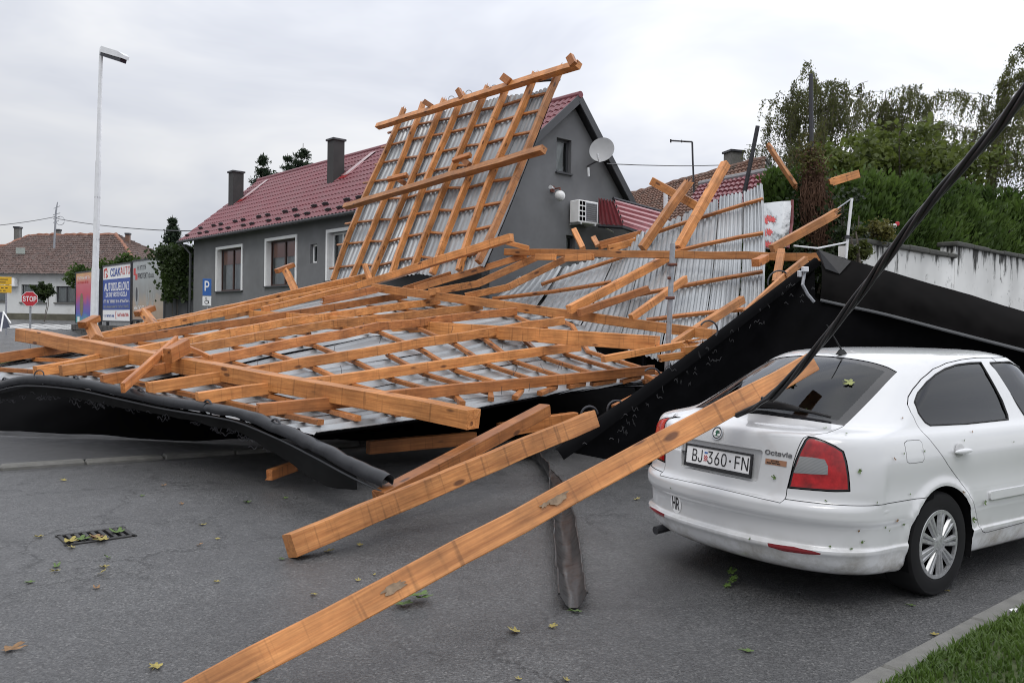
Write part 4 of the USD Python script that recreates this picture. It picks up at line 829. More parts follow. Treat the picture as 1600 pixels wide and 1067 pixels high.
LV = np.array([  # z, rear x, front x, half width, rear corner length, exponent, front corner length
    (.190, .200, 4.40, .790, .50, 2.4, .60), (.215, .120, 4.47, .825, .50, 2.4, .60), (.260, .062, 4.51, .850, .50, 2.4, .60), (.320, .028, 4.535, .866, .50, 2.4, .60),
    (.348, .008, 4.545, .876, .50, 2.4, .60), (.362, .008, 4.548, .877, .50, 2.4, .60), (.372, .036, 4.549, .868, .49, 2.4, .60), (.385, .044, 4.55, .866, .49, 2.4, .60),
    (.440, .042, 4.555, .869, .49, 2.4, .60), (.488, .034, 4.56, .873, .49, 2.4, .60), (.518, .012, 4.565, .882, .50, 2.4, .60), (.545, .001, 4.57, .8845, .50, 2.4, .60),
    (.580, .000, 4.565, .8845, .50, 2.4, .60), (.603, .008, 4.56, .8845, .50, 2.4, .60), (.617, .026, 4.555, .884, .49, 2.4, .60), (.628, .046, 4.55, .8838, .47, 2.4, .60), (.650, .058, 4.54, .883, .46, 2.4, .60),
    (.700, .066, 4.52, .882, .45, 2.4, .60), (.760, .071, 4.48, .880, .45, 2.4, .62), (.810, .074, 4.38, .877, .45, 2.4, .65), (.850, .077, 4.25, .873, .45, 2.4, .7),
    (.885, .080, 4.08, .867, .45, 2.4, .75), (.915, .084, 3.92, .861, .45, 2.4, .8), (.945, .090, 3.79, .853, .45, 2.4, .8), (.968, .098, 3.69, .844, .45, 2.4, .8), (.985, .110, 3.62, .834, .45, 2.4, .8),
    (.998, .140, 3.56, .822, .46, 2.3, .8), (1.010, .200, 3.51, .811, .48, 2.2, .8), (1.022, .268, 3.46, .801, .50, 2.1, .8), (1.040, .315, 3.40, .790, .54, 2.0, .8),
    (1.100, .415, 3.29, .758, .58, 1.95, .8), (1.190, .565, 3.16, .716, .60, 1.9, .75), (1.275, .722, 3.03, .673, .58, 1.9, .7), (1.348, .880, 2.92, .632, .54, 1.9, .6), (1.398, 1.010, 2.84, .594, .50, 2.0, .55),
    (1.427, 1.110, 2.78, .560, .46, 2.0, .5), (1.447, 1.220, 2.72, .515, .42, 2.0, .5), (1.461, 1.35, 2.65, .450, .40, 2.0, .45), (1.471, 1.49, 2.55, .360, .38, 2.0, .35), (1.477, 1.66, 2.40, .240, .28, 2.0, .26), (1.480, 1.86, 2.20, .080, .10, 2.0, .10), (1.4805, 2.02, 2.06, .012, .018, 2, .018)])
_t = np.arange(len(LV)); _fi = PchipInterpolator(_t, LV)
_tt = np.unique(np.r_[np.linspace(0, len(LV) - 1, (len(LV) - 1) * 4 + 1)])
rows = []
for z, xr, xf, w, ar, nn, af in _fi(_tt):
    th = np.linspace(0, pi / 2, 42) ** 1.0
    rx, ry = xr + ar * (1 - np.cos(th) ** (2 / nn)), w * np.sin(th) ** (2 / nn)
    sx_ = np.linspace(xr + ar, xf - af, 72)[1:-1]
    tf = np.linspace(pi / 2, 0, 26); fx, fy = xf - af * (1 - np.cos(tf) ** (2 / 2.3)), w * np.sin(tf) ** (2 / 2.3)
    x = np.r_[rx, sx_, fx]; y = np.r_[ry, np.full(len(sx_), w), fy]
    y = y * (1 - .022 * ((x - 2.25) / 2.25) ** 2 * (z < 1.5))
    for xw in (1.08, 3.658):
        rr = np.hypot(x - xw, z - .316); y = y + .014 * np.exp(-((rr - .372) / .030) ** 2) * (y > .6)
    y = y - .010 * np.exp(-((z - .70) / .10) ** 2) * (x > .5) * (x < 4.0) * (y > .8)
    rows.append(np.c_[x, -y, np.full(len(x), z)])
half = np.array(rows); nL, nP = half.shape[:2]
left = half[:, ::-1] * [1, -1, 1]
loop = np.concatenate([half, left[:, 1:-1]], axis=1)
# the lid's left corner is crumpled where the wreck hit it
_c = loop.reshape(-1, 3); g = np.exp(-(((_c[:, 0] - .20) / .14) ** 2 + ((_c[:, 1] - .50) / .26) ** 2)) * (_c[:, 2] > .80) * (_c[:, 2] < 1.06)
_c = _c + np.c_[0 * g, 0 * g, g * (-.030 + .05 * (meshkit.fbm(_c * 11, 3) - .5))] + np.c_[g * .03 * (meshkit.fbm(_c * 14 + 7, 2) - .5), 0 * g, 0 * g]
loop = _c.reshape(nL, -1, 3); nC = loop.shape[1]
i = np.arange(nL * nC).reshape(nL, nC); j = np.roll(i, -1, axis=1)
F = np.stack([i[:-1], i[1:], j[1:], j[:-1]], -1).reshape(-1, 4)
BODY = tm(loop.reshape(-1, 3), F)
BODY.merge_vertices()
if (np.cross(BODY.triangles[:, 1] - BODY.triangles[:, 0], BODY.triangles[:, 2] - BODY.triangles[:, 0]) * (BODY.triangles_center - [2.2, 0, .7])).sum() < 0: BODY = trimesh.Trimesh(BODY.vertices, BODY.faces[:, ::-1], process=False)
BV, BN = BODY.vertices.view(np.ndarray).copy(), BODY.vertex_normals.copy(); KD = cKDTree(BV)
def bnorm(v):
    d, k = KD.query(v, 4); w = 1 / (d + 1e-4) ** 2; n = (BN[k] * w[..., None]).sum(1); return n / np.linalg.norm(n, axis=1, keepdims=True)

_tri = BODY.triangles
def hit(px, py, tri=None):
    """Where the line of sight through a photograph pixel meets the body, in the car's own space."""
    tri = _tri if tri is None else tri
    o = (MCI @ np.r_[EYE, 1])[:3]; d = MCI[:3, :3] @ (P(px, py, 1.0) - EYE); d = d / np.linalg.norm(d)
    e1, e2 = tri[:, 1] - tri[:, 0], tri[:, 2] - tri[:, 0]; p = np.cross(d, e2); det = (e1 * p).sum(1); det[np.abs(det) < 1e-12] = 1e-12
    s = o - tri[:, 0]; u = (s * p).sum(1) / det; q = np.cross(s, e1); v = q @ d / det; t = (e2 * q).sum(1) / det
    ok = (u >= -1e-6) & (v >= -1e-6) & (u + v <= 1 + 1e-6) & (t > .1)
    return o + d * t[ok].min() if ok.any() else None
def hits(pp):
    out = []
    for p in pp:
        h = hit(*p)
        if h is not None: out.append(h)
    return np.array(out)

def basis(d):
    d = np.asarray(d, float) / np.linalg.norm(d); a = np.cross([0, 0, 1.0], d)
    if np.linalg.norm(a) < 1e-3: a = np.array([1.0, 0, 0])
    a /= np.linalg.norm(a); return a, np.cross(d, a), d

def cut(mesh, poly, d, reach=None):
    """Splits the part of mesh that faces d by a polygon seen along d (in basis(d) coordinates): (inside, outside)."""
    a, b, d = basis(d); v, f, FN = mesh.vertices.view(np.ndarray), np.asarray(mesh.faces), np.array(mesh.face_normals)
    uv = np.c_[v @ a, v @ b]; T = uv[f]; x0, y0, x1, y1 = poly.bounds
    face = (FN @ d > 0.02) & (T[:, :, 0].max(1) >= x0) & (T[:, :, 0].min(1) <= x1) & (T[:, :, 1].max(1) >= y0) & (T[:, :, 1].min(1) <= y1)
    if reach is not None: dep = mesh.triangles_center @ d; face &= (dep > reach[0]) & (dep < reach[1])
    idx = np.nonzero(face)[0]; ins, outv, inv_ = np.zeros(len(f), bool), [], []
    keep = np.ones(len(f), bool); shapely.prepare(poly)
    tp = shapely.polygons(T[idx]) if len(idx) else np.array([]); ok_ = shapely.area(tp) > 1e-12
    full = ok_ & shapely.contains_properly(poly, tp); edge = ok_ & ~full & shapely.intersects(poly, tp)
    ins[idx[full]] = True; keep[idx[full]] = False
    for k, q in zip(idx[edge], tp[edge]):
        t = T[k]
        if not q.is_valid: continue
        A = np.c_[t, np.ones(3)]
        try: Ai = np.linalg.inv(A)
        except Exception: continue
        keep[k] = False
        for g, dst in ((q.intersection(poly), inv_), (q.difference(poly), outv)):
            for h in getattr(g, 'geoms', [g]):
                if h.geom_type != 'Polygon' or h.area < 1e-11: continue
                try: w, ff = trimesh.creation.triangulate_polygon(sg.polygon.orient(h), engine='earcut')
                except Exception: continue
                B = np.c_[w, np.ones(len(w))] @ Ai; P3 = B @ v[f[k]]
                tr = P3[ff]; nn = np.cross(tr[:, 1] - tr[:, 0], tr[:, 2] - tr[:, 0]); fl = nn @ FN[k] < 0
                tr[fl] = tr[fl][:, ::-1]; dst.append(tr)
    def mk(mask, extra):
        tr = [mesh.triangles[mask]] + extra; tr = np.concatenate(tr) if tr else np.zeros((0, 3, 3))
        m = trimesh.Trimesh(tr.reshape(-1, 3), np.arange(len(tr) * 3).reshape(-1, 3), process=False)
        if len(tr): m.merge_vertices(digits_vertex=6)
        return m
    return mk(ins, inv_), mk(keep & ~ins, outv)
def proj2(p3, d): a, b, _ = basis(d); p3 = np.asarray(p3); return np.c_[p3 @ a, p3 @ b]
def mir(p): return np.asarray(p) * [1, -1, 1]
def smoothpoly(p3, d, r=0): q = sg.Polygon(proj2(p3, d)).buffer(0); return q.buffer(r).buffer(-2 * r).buffer(r) if r else q
def bnd(m):
    e = np.sort(m.edges_sorted, axis=1); u, ix, c = np.unique(e, axis=0, return_index=True, return_counts=True); return m.edges[ix[c == 1]]
def slab(m, out, inn, dirn=None):
    """A panel with thickness from a piece of skin: outer face moved by out along the body normals, rim walls down to inn."""
    n = bnorm(m.vertices) if dirn is None else np.tile(np.asarray(dirn, float), (len(m.vertices), 1)); v = m.vertices + n * out; w = m.vertices + n * inn; e = bnd(m); k = len(v)
    F = [m.faces] + [np.c_[e[:, 1], e[:, 0], e[:, 0] + k], np.c_[e[:, 1], e[:, 0] + k, e[:, 1] + k]]
    return trimesh.Trimesh(np.vstack([v, w]), np.vstack(F), process=False)
def skin(parent, name, m, mat, out=0.0, rim=None, label=None):
    """A body panel with the body's own smooth normals (and a rim when rim is given)."""
    n = bnorm(m.vertices); v = m.vertices + n * out
    p = part(parent, name, trimesh.Trimesh(v, m.faces, process=False), mat, local=True, normals=n, label=label, M=MC)
    return p

R_ = (0, -1, 0); L_ = (0, 1, 0)
body = BODY
# wheel openings
for xw in (1.08, 3.658):
    for d in (R_, L_):
        c = proj2([[xw, 0, .318]], d)[0]; _, body = cut(body, sg.Point(c).buffer(.356, 40), d)
# taillights
tl = hits([(1200 + a / 6.667, 640 + b / 6.667) for a, b in ((212, 812), (250, 650), (292, 522), (340, 410), (388, 318), (420, 286), (480, 290), (600, 333), (700, 380), (785, 435), (818, 540), (842, 690), (852, 846), (700, 850), (500, 838), (350, 825))])
band = hits([(1200 + a / 6.667, 640 + b / 6.667) for a, b in ((334, 484), (470, 497), (592, 518), (626, 590), (622, 676), (450, 668), (268, 656))])
DR = np.array([-.72, -.69, 0.0])
lamps = []
for s in (1, -1):
    T_ = tl if s > 0 else mir(tl); B_ = band if s > 0 else mir(band); d = DR * [1, s, 1]
    po = smoothpoly(T_, d); l, body = cut(body, po.buffer(.004), d); l, _ = cut(l, po.buffer(-.002), d)
    gas, l2 = cut(l, po.buffer(-.010), d)
    cl, rd = cut(gas, smoothpoly(B_, d), d); lamps.append((rd, cl, l2))
for rd, cl, l2 in lamps:
    tlp = part(car, 'tail_lamp', slab(rd, .004, -.03), LENSRED, local=True, M=MC)
    part(tlp, 'clear_lens', slab(cl, .006, -.02), LENSCLEAR, local=True, M=MC); part(tlp, 'black_edge', slab(l2, .001, -.03), BLACKGLOSS, local=True, M=MC)
# rear window
rg = hits([(1172, 646), (1230, 653), (1280, 659.5), (1318, 665), (1345, 640), (1375, 609), (1402, 581), (1388, 573.5), (1350, 568), (1290, 563), (1250, 561)])
rg = rg[rg[:, 1] < .05]; DG = np.array([-.55, 0, .83])
gpoly = sg.MultiPoint(np.vstack([proj2(rg, DG), proj2(mir(rg), DG)])).convex_hull
gl, body = cut(body, gpoly, DG); glass_in, frit = cut(gl, gpoly.buffer(-.055, join_style=2), DG)
rgl = skin(car, 'rear_window', glass_in, CARGLASS, -.004)
skin(car, 'rear_window_edge', frit, BLACKGLOSS, -.004)
# boot lid: everything between the tail lamps up to the glass
bl = hits([(1150, 769.5), (1190, 779), (1219, 785.5), (1224, 782), (1229.5, 765), (1240, 722), (1256, 684), (1262, 681.5), (1292, 676.5)])
DB = np.array([-.86, 0, .51]); b2 = bl[bl[:, 1] < 0]; ge = proj2(rg, DB)
g_right = rg[rg[:, 2] < rg[:, 2].min() + .02]; gcorner = rg[np.argmin(rg[:, 1] + rg[:, 2] * .2)]
low = rg[np.argsort(rg[:, 2])[:4]]; corner = low[np.argmin(low[:, 1])]
pr = np.vstack([b2, corner + [.0, -.002, .0], corner + [.05, .02, .05]]); ring_ = np.vstack([proj2(pr, DB), proj2(mir(pr), DB)[::-1]])
bpoly = sg.Polygon(ring_).buffer(0)
bootg, body = cut(body, bpoly.buffer(.002), DB); boot, _ = cut(bootg, bpoly.buffer(-.0025), DB)
# bumper
seam = hits([(1262, 787), (1300, 790.5), (1340, 789), (1410, 779)])[:, 2].mean()
bx = sg.box(-2, -1, 2, seam - .002)
def zsplit(m, z0, xmax):
    tri_x = m.triangles_center[:, 0]; near = m.submesh([np.nonzero(tri_x < xmax)[0]], append=True, repair=False); far = m.submesh([np.nonzero(tri_x >= xmax)[0]], append=True, repair=False)
    lo = trimesh.intersections.slice_mesh_plane(near, [0, 0, -1.0], [0, 0, z0 - .002], cap=False); hi = trimesh.intersections.slice_mesh_plane(near, [0, 0, 1.0], [0, 0, z0 + .002], cap=False)
    return lo, cat_([hi, far])
bump_, body = zsplit(body, seam, 1.08)
# lamp corner seam, reflectors in the bumper
rf = hits([(1180 + a / 6.667, 780 + b / 6.667) for a, b in ((128, 452), (140, 492), (300, 538), (560, 572), (675, 574), (688, 562), (600, 536), (400, 492))])
refs = []
for s in (1, -1):
    T_ = rf if s > 0 else mir(rf); d = np.array([-.9, -.43 * s, 0]); q, bump_ = cut(bump_, smoothpoly(T_, d), d); refs.append(q)
# recess for the number plate in the boot lid
pc = hits([(1040 + a / 6.667, 640 + b / 6.667) for a, b in ((190, 342), (990, 470), (938, 772), (170, 596))])
py_, pz_ = (pc[:, 1].max() - pc[:, 1].min()) / 2, (pc[:, 2].min(), pc[:, 2].max())
DX = (-1, 0, 0); rec = sg.Polygon(proj2(np.array([[0, -.335, .882], [0, .335, .882], [0, .31, .690], [0, -.31, .690]]), DX)).buffer(-.02).buffer(.02)
rc_, boot = cut(boot, rec, DX)
# doors, flap
SDOOR = [(1360 + a / 6.667, 530 + b / 6.667) for a, b in ((1240, 192), (1100, 193), (950, 211), (790, 248), (650, 310), (530, 412), (440, 520), (392, 600), (385, 680), (420, 760), (480, 880), (560, 985), (650, 1085))] + [(1481, 726), (1497, 748), (1511, 767)] + [(1360 + a / 6.667, 740 + b / 6.667) for a, b in ((1062, 270), (1092, 370), (1112, 470), (1133, 550), (1165, 600), (1200, 613), (1400, 560), (1590, 508))]
sd = hits(SDOOR); xb, zb_ = sd[-1, 0], sd[-1, 2]
xt = sd[0, 0]
front_edge = [(xb + .42, zb_ + .0), (xb + .44, .80), (xb + .30, .98), (xt + .02, sd[0, 2])]
XB = xb + .44
def xz(pts): return sg.Polygon([(p[0], p[-1]) for p in pts]).buffer(0)
rear_door = xz(list(sd) + [(a, 0, b) for a, b in front_edge])
fd = [(XB + .004, .80), (xb + .424, zb_), (3.18, zb_ + .02), (3.30, .40), (3.36, .80), (3.42, .95), (3.10, 1.20), (2.80, sd[0, 2] - .05), (xt + .35, sd[0, 2] + .002), (xt + .024, sd[0, 2]), (xb + .304, .98)]
front_door = sg.Polygon(fd).buffer(0)
swin = hits([(1360 + a / 6.667, 530 + b / 6.667) for a, b in ((462, 660), (500, 560), (590, 450), (680, 370), (780, 310), (900, 268), (1050, 247), (1150, 242), (1220, 360), (1300, 500), (1370, 640), (1430, 790), (1436, 835), (1200, 862), (1000, 882), (620, 898), (570, 868), (500, 770))])
rear_win = xz(swin)
wz = rear_win.bounds; fw0 = hits([(1546, 567), (1585, 625)]); zbot = swin[12, 2]
sl_ = (fw0[1] - fw0[0]); pB = fw0[0] + sl_ * ((zbot - fw0[0][2]) / sl_[2])
front_win = sg.Polygon([(fw0[0][0], fw0[0][2]), (pB[0], zbot + .004), (3.20, .955), (3.10, 1.06), (2.90, 1.22), (2.66, fw0[0][2] - .04), (fw0[0][0] + .3, fw0[0][2] + .004)]).buffer(-.012).buffer(.012)
flap = xz(hits([(1200 + a / 4, 500 + b / 4) for a, b in ((851, 768), (870, 753), (945, 749), (961, 764), (977, 868), (966, 887), (886, 896), (869, 884))]))
def side(poly, s): return sa.scale(poly, -1, 1, origin=(0, 0)) if basis((0, -s, 0))[0][0] < 0 else poly       # x, z into basis coordinates
doors = []
for s in (1, -1):
    d = (0, -s, 0)
    w1, body = cut(body, side(rear_win, s), d, (0.3, 2)); w2, body = cut(body, side(front_win, s), d, (0.3, 2))
    dr, body = cut(body, side(rear_door, s).buffer(.002), d, (0.3, 2)); dr, _ = cut(dr, side(rear_door, s).buffer(-.0025), d, (.3, 2))
    df, body = cut(body, side(front_door, s).buffer(.002), d, (0.3, 2)); df, _ = cut(df, side(front_door, s).buffer(-.0025), d, (.3, 2))
    fl = None
    if s > 0: fl, body = cut(body, side(flap, s).buffer(.0015), d, (.3, 2)); fl, _ = cut(fl, side(flap, s).buffer(-.0015), d, (.3, 2))
    doors.append((s, dr, df, w1, w2, fl))
# windscreen
DW = np.array([.55, 0, .83]); wsp = np.array([[3.36, -.62, 1.05], [3.40, 0, 1.05], [3.36, .62, 1.05], [2.93, .48, 1.37], [2.88, 0, 1.40], [2.93, -.48, 1.37]])
ws, body = cut(body, sg.Polygon(proj2(wsp, DW)).buffer(.02), DW)
skin(car, 'body', body, PAINT); skin(car, 'boot_lid', boot, PAINT, .0005); skin(car, 'bumper', bump_, PAINT, .001); skin(car, 'windscreen', ws, CARGLASS, -.003)
bootp = part(car, 'number_plate_recess', slab(trimesh.Trimesh(rc_.vertices + [.026, 0, 0], rc_.faces, process=False), 0, -.026 * -1 + .0, dirn=(-1, 0, 0)), PAINT, local=True, M=MC)
for q in refs: part(car, 'reflector', slab(q, .001, -.02), LENSDARK, local=True, M=MC)
for s, dr, df, w1, w2, fl in doors:
    d = skin(car, 'door', dr, PAINT); skin(d, 'window', w1, CARGLASS, -.006)
    d2_ = skin(car, 'door', df, PAINT); skin(d2_, 'window', w2, CARGLASS, -.006)
    if fl is not None: skin(car, 'fuel_flap', fl, PAINT, .0005)
    # rubber round the windows, protective strips, handles
    for poly, dd in ((rear_win, d), (front_win, d2_)):
        c2 = np.array(poly.exterior.coords); c2 = np.c_[c2[:, 0], np.zeros(len(c2)), c2[:, 1]]
        yy_ = []
        for x, _, z in c2:
            k = KD.query([[x, -s * .75, z]], 8)[1][0]; yy_.append(np.median(BV[k][:, 1]))
        # exact depth: nearest body point at same x, z
        ring3 = []
        cand = BODY.vertices[(BODY.vertices[:, 1] * -s > .3)]; kd2 = cKDTree(cand[:, [0, 2]])
        for x, _, z in c2:
            dist, k = kd2.query([x, z], 4); wgt = 1 / (dist + 1e-4); ring3.append([x, (cand[k][:, 1] * wgt).sum() / wgt.sum() + s * .003, z])
        part(dd, 'window_seal', tube(np.array(ring3), .0075, 6, cap=False), RUBBER, local=True, M=MC)
    for poly, dd, x0, x1 in ((rear_door, d, sd[:, 0].max() - .60, XB - .012), (front_door, d2_, XB + .016, 3.26)):
        x0 = max(x0, hit(1522, 776)[0] if dd is d else x0)
        z0_ = hit(1522, 776)[2]; zz1 = hit(1590, 762)[2]; zm = (z0_ + zz1) / 2 - .012
        st_, _ = cut(dr if dd is d else df, side(sg.box(x0, zm - .026, x1, zm + .026).buffer(-.015).buffer(.015), s), (0, -s, 0))
        part(dd, 'side_strip', slab(st_, .013, 0), PAINT, local=True, M=MC)
    hp = hit(1500, 704)
    for dd, xx in ((d, hp[0]), (d2_, hp[0] + .93)):
        yb = -s * (abs(hp[1]) + .012)
        hm = trimesh.creation.icosphere(3, 1.0); hm.apply_transform(np.diag([.098, .016, .017, 1])); hm.apply_translation([xx, yb - s * .012, hp[2]])
        h = part(dd, 'handle', hm, PAINT, smooth=True, local=True, M=MC)
        part(h, 'handle_cup', trimesh.creation.icosphere(3, 1.0).apply_transform(np.diag([.052, .006, .045, 1])).apply_translation([xx - .01, yb + s * .008, hp[2] + .004]), plain('shaded_white', (0.5, 0.5, 0.5), 0.4), smooth=True, local=True, M=MC)
# dark lining just inside the skin, so that seams read dark and the cabin is closed
lin = []
for m in [body, boot, bump_] + [x for t in doors for x in t[1:3]] + [doors[0][5]]:
    lin.append(trimesh.Trimesh(m.vertices - bnorm(m.vertices) * .013, m.faces, process=False))
lining = cat_(lin)
part(car, 'lining', lining, DARK, local=True, M=MC)
seal = []
allskin = BODY.copy()
g1 = [(bpoly, DB)]
for poly, d in [(bpoly, DB)] + [(side(rear_door, s), (0, -s, 0)) for s in (1, -1)] + [(side(front_door, s), (0, -s, 0)) for s in (1, -1)] + [(side(flap, 1), R_)]:
    b, _ = cut(BODY, poly.buffer(.012).difference(poly.buffer(-.012)), d, (.3, 2) if abs(d[1]) == 1 else None); seal.append(trimesh.Trimesh(b.vertices - bnorm(b.vertices) * .009, b.faces, process=False))
sm = BODY.submesh([np.nonzero((np.abs(BODY.triangles_center[:, 2] - seam) < .02) & (BODY.triangles_center[:, 0] < 1.0))[0]], append=True, repair=False); seal.append(trimesh.Trimesh(sm.vertices - bnorm(sm.vertices) * .009, sm.faces, process=False))
part(car, 'seam_rubber', cat_(seal), DARK, local=True, M=MC)
part(car, 'underbody', box((3.7, 1.40, .05), (2.35, 0, .235)), DARK, local=True, M=MC)
# number plate
ph = .785; tiltM = np.eye(4); ta = .11
xpl = .071 + .026 - .018
PM = np.eye(4); PM[:3, 0], PM[:3, 1] = [0, -1, 0], [math.sin(ta), 0, math.cos(ta)]; PM[:3, 2] = np.cross(PM[:3, 0], PM[:3, 1]); PM[:3, 3] = [xpl, 0, ph]
MPL = MC @ PM
np_ = part(car, 'number_plate', rbox(-.26, -.056, 0, .26, .056, .004, bev=.0015), SIGNWHITE, M=MPL)
part(np_, 'plate_holder', cat_([ring(-.272, -.078, .272, .066, .013, -.006, .008), rbox(-.26, -.066, -.006, .26, -.056, .009)]), BLACKGLOSS, M=MPL)
PB = SIGNBLACK
def ptext(s, x, w): part(np_, 'lettering', text(s, .078, .0015, False, width=w).apply_translation([x, 0, .0045]), PB, M=MPL)
ptext('BJ', -.165, .085); ptext('360', .0, .155); ptext('FN', .195, .105)
part(np_, 'lettering', box((.013, .013, .0015), (.105, 0, .005)), PB, M=MPL, label='dot')
part(np_, 'coat_of_arms', cat_([box((.0075, .0075, .0015), (-.104 + .0075 * a, .012 - .0075 * b - .006, .0052)) for a in range(4) for b in range(5) if (a + b) % 2 == 0]), SIGNRED, M=MPL)
part(np_, 'coat_of_arms', box((.026, .010, .0015), (-.093, .026, .0052)), SIGNBLUE, M=MPL, label='blue crown of the coat of arms')
# badge, lettering, stickers
def tangent(px, py, out=.004, right=(0, -1, 0)):
    h = hit(px, py); n = bnorm(h[None])[0]; r = np.asarray(right, float); r = r - n * (r @ n); r /= np.linalg.norm(r)
    T = np.eye(4); T[:3, 0], T[:3, 1], T[:3, 2], T[:3, 3] = r, np.cross(n, r), n, h + n * out; return MC @ T
MB_ = tangent(1122, 676.5, .002)
ba = part(car, 'badge', extr(sg.Point(0, 0).buffer(.041, 32), .006), SIGNBLACK, M=MB_)
part(ba, 'badge_ring', extr(sg.Point(0, 0).buffer(.042, 32).difference(sg.Point(0, 0).buffer(.037, 32)), .008), CHROME, M=MB_)
part(ba, 'badge_disc', extr(sg.Point(0, 0).buffer(.029, 32), .008), SIGNWHITE, M=MB_)
arrow = so.unary_union([sg.Polygon([(-.006, -.020), (.004, -.020), (.002, .002), (.012, .004), (-.003, .020), (-.014, .000), (-.006, .002)]), sg.Polygon([(-.016, -.020), (.018, -.020), (.018, -.015), (-.016, -.015)])] + [sg.Polygon([(.002, -.006 + .007 * k), (.024 - .003 * k, .000 + .007 * k), (.022 - .003 * k, .004 + .007 * k), (.002, -.001 + .007 * k)]) for k in range(3)])
part(ba, 'badge_arrow', extr(arrow, .010), plain('badge_green', (0.01, 0.09, 0.045), .4), M=MB_)
part(car, 'lettering', text('Octavia', .026, .003, True, width=.165).apply_transform(tangent(1216.5, 708.5, .001, (0, -1, -.02))), plain('chrome_letters', (0.12, 0.12, 0.125), .3, metallic=.4), M=None) if False else part(car, 'lettering', text('Octavia', .026, .003, True, width=.165), plain('chrome_letters', (0.13, 0.13, 0.135), .3, metallic=.4), M=tangent(1216.5, 708.5, .001))
MS_ = tangent(1212.5, 722.5, .001); sk = part(car, 'sticker', rbox(-.066, -.016, 0, .066, .016, .0015), plain('sticker_brown', (0.30, 0.15, 0.085), .5), M=MS_)
strokes(sk, MS_, -.055, -.010, .056, .009, SIGNBLACK, 0, 21, .0016); strokes(sk, MS_, -.030, .004, .050, .007, SIGNBLACK, 0, 22, .0016)
MH_ = tangent(1057, 785.5, .004); ov_ = part(car, 'sticker', extr(sa.scale(sg.Point(0, 0).buffer(1, 32), .056, .066), .0015), SIGNWHITE, M=MH_)
part(ov_, 'lettering', text('HR', .078, .0015, True, width=.072).apply_translation([0, 0, .002]), SIGNBLACK, M=MH_)
# aerial, wiper, exhaust
h = hit(1315, 554); n = bnorm(h[None])[0]
ant = part(car, 'aerial', trimesh.convex.convex_hull(np.vstack([h + np.array(q) for q in ((-.045, -.018, 0), (.045, -.018, 0), (.045, .018, 0), (-.045, .018, 0), (-.02, -.007, .035), (.015, -.007, .035), (.015, .007, .035), (-.02, .007, .035))])), RUBBER, local=True, M=MC)
part(ant, 'whip', tube([h + [0, 0, .03], h + [-.17, 0, .20]], [.006, .0035], 6), RUBBER, local=True, M=MC)
wp = [hit(1180, 638), hit(1215, 641), hit(1250, 646)]; wn = [bnorm(p[None])[0] for p in wp]
wb = part(car, 'wiper', tube([hit(1168, 643) + wn[0] * .03, wp[0] + wn[0] * .04, wp[1] + wn[1] * .042, wp[2] + wn[2] * .03], [.03, .032, .028, .016], 8), RUBBER, smooth=50, local=True, M=MC)
part(wb, 'wiper_arm', tube([wp[2] + wn[2] * .03, hit(1275, 650) + wn[2] * .022, hit(1299, 655) + wn[2] * .016], [.012, .010, .008], 6), RUBBER, local=True, M=MC)
part(car, 'exhaust', tube([[.10, .56, .215], [.30, .56, .23], [.7, .55, .25]], .028, 10), HOOK, local=True, M=MC)
# cabin
SEAT = plain('dark_seat_cloth', (0.03, 0.03, 0.032), .9)
part(car, 'parcel_shelf', box((.55, 1.24, .03), (.80, 0, .985)), SEAT, local=True, M=MC)
def rb(sx, sy, sz, c, ry=0): m = box((sx, sy, sz), bev=min(sx, sy, sz) * .25); m.apply_transform(trimesh.transformations.rotation_matrix(ry, [0, 1, 0])); m.apply_translation(c); return m
part(car, 'rear_seat', cat_([rb(.16, 1.28, .62, (1.28, 0, .80), -.25), rb(.5, 1.28, .16, (1.55, 0, .50))]), SEAT, local=True, M=MC)
for y in (-.42, 0, .42): part(car, 'headrest', rb(.10, .26, .17, (1.17, y, 1.16), -.2), SEAT, local=True, M=MC)
for y in (-.37, .37): part(car, 'front_seat', cat_([rb(.16, .50, .68, (2.15, y, .80), -.3), rb(.5, .5, .16, (2.45, y, .48)), rb(.10, .27, .19, (2.02, y, 1.22), -.2)]), SEAT, local=True, M=MC)
part(car, 'dashboard', rb(.4, 1.3, .25, (3.0, 0, .86)), SEAT, local=True, M=MC)
part(car, 'steering_wheel', trimesh.creation.torus(.18, .015).apply_transform(trimesh.transformations.rotation_matrix(1.1, [0, 1, 0])).apply_translation([2.72, .37, .92]), RUBBER, local=True, M=MC)
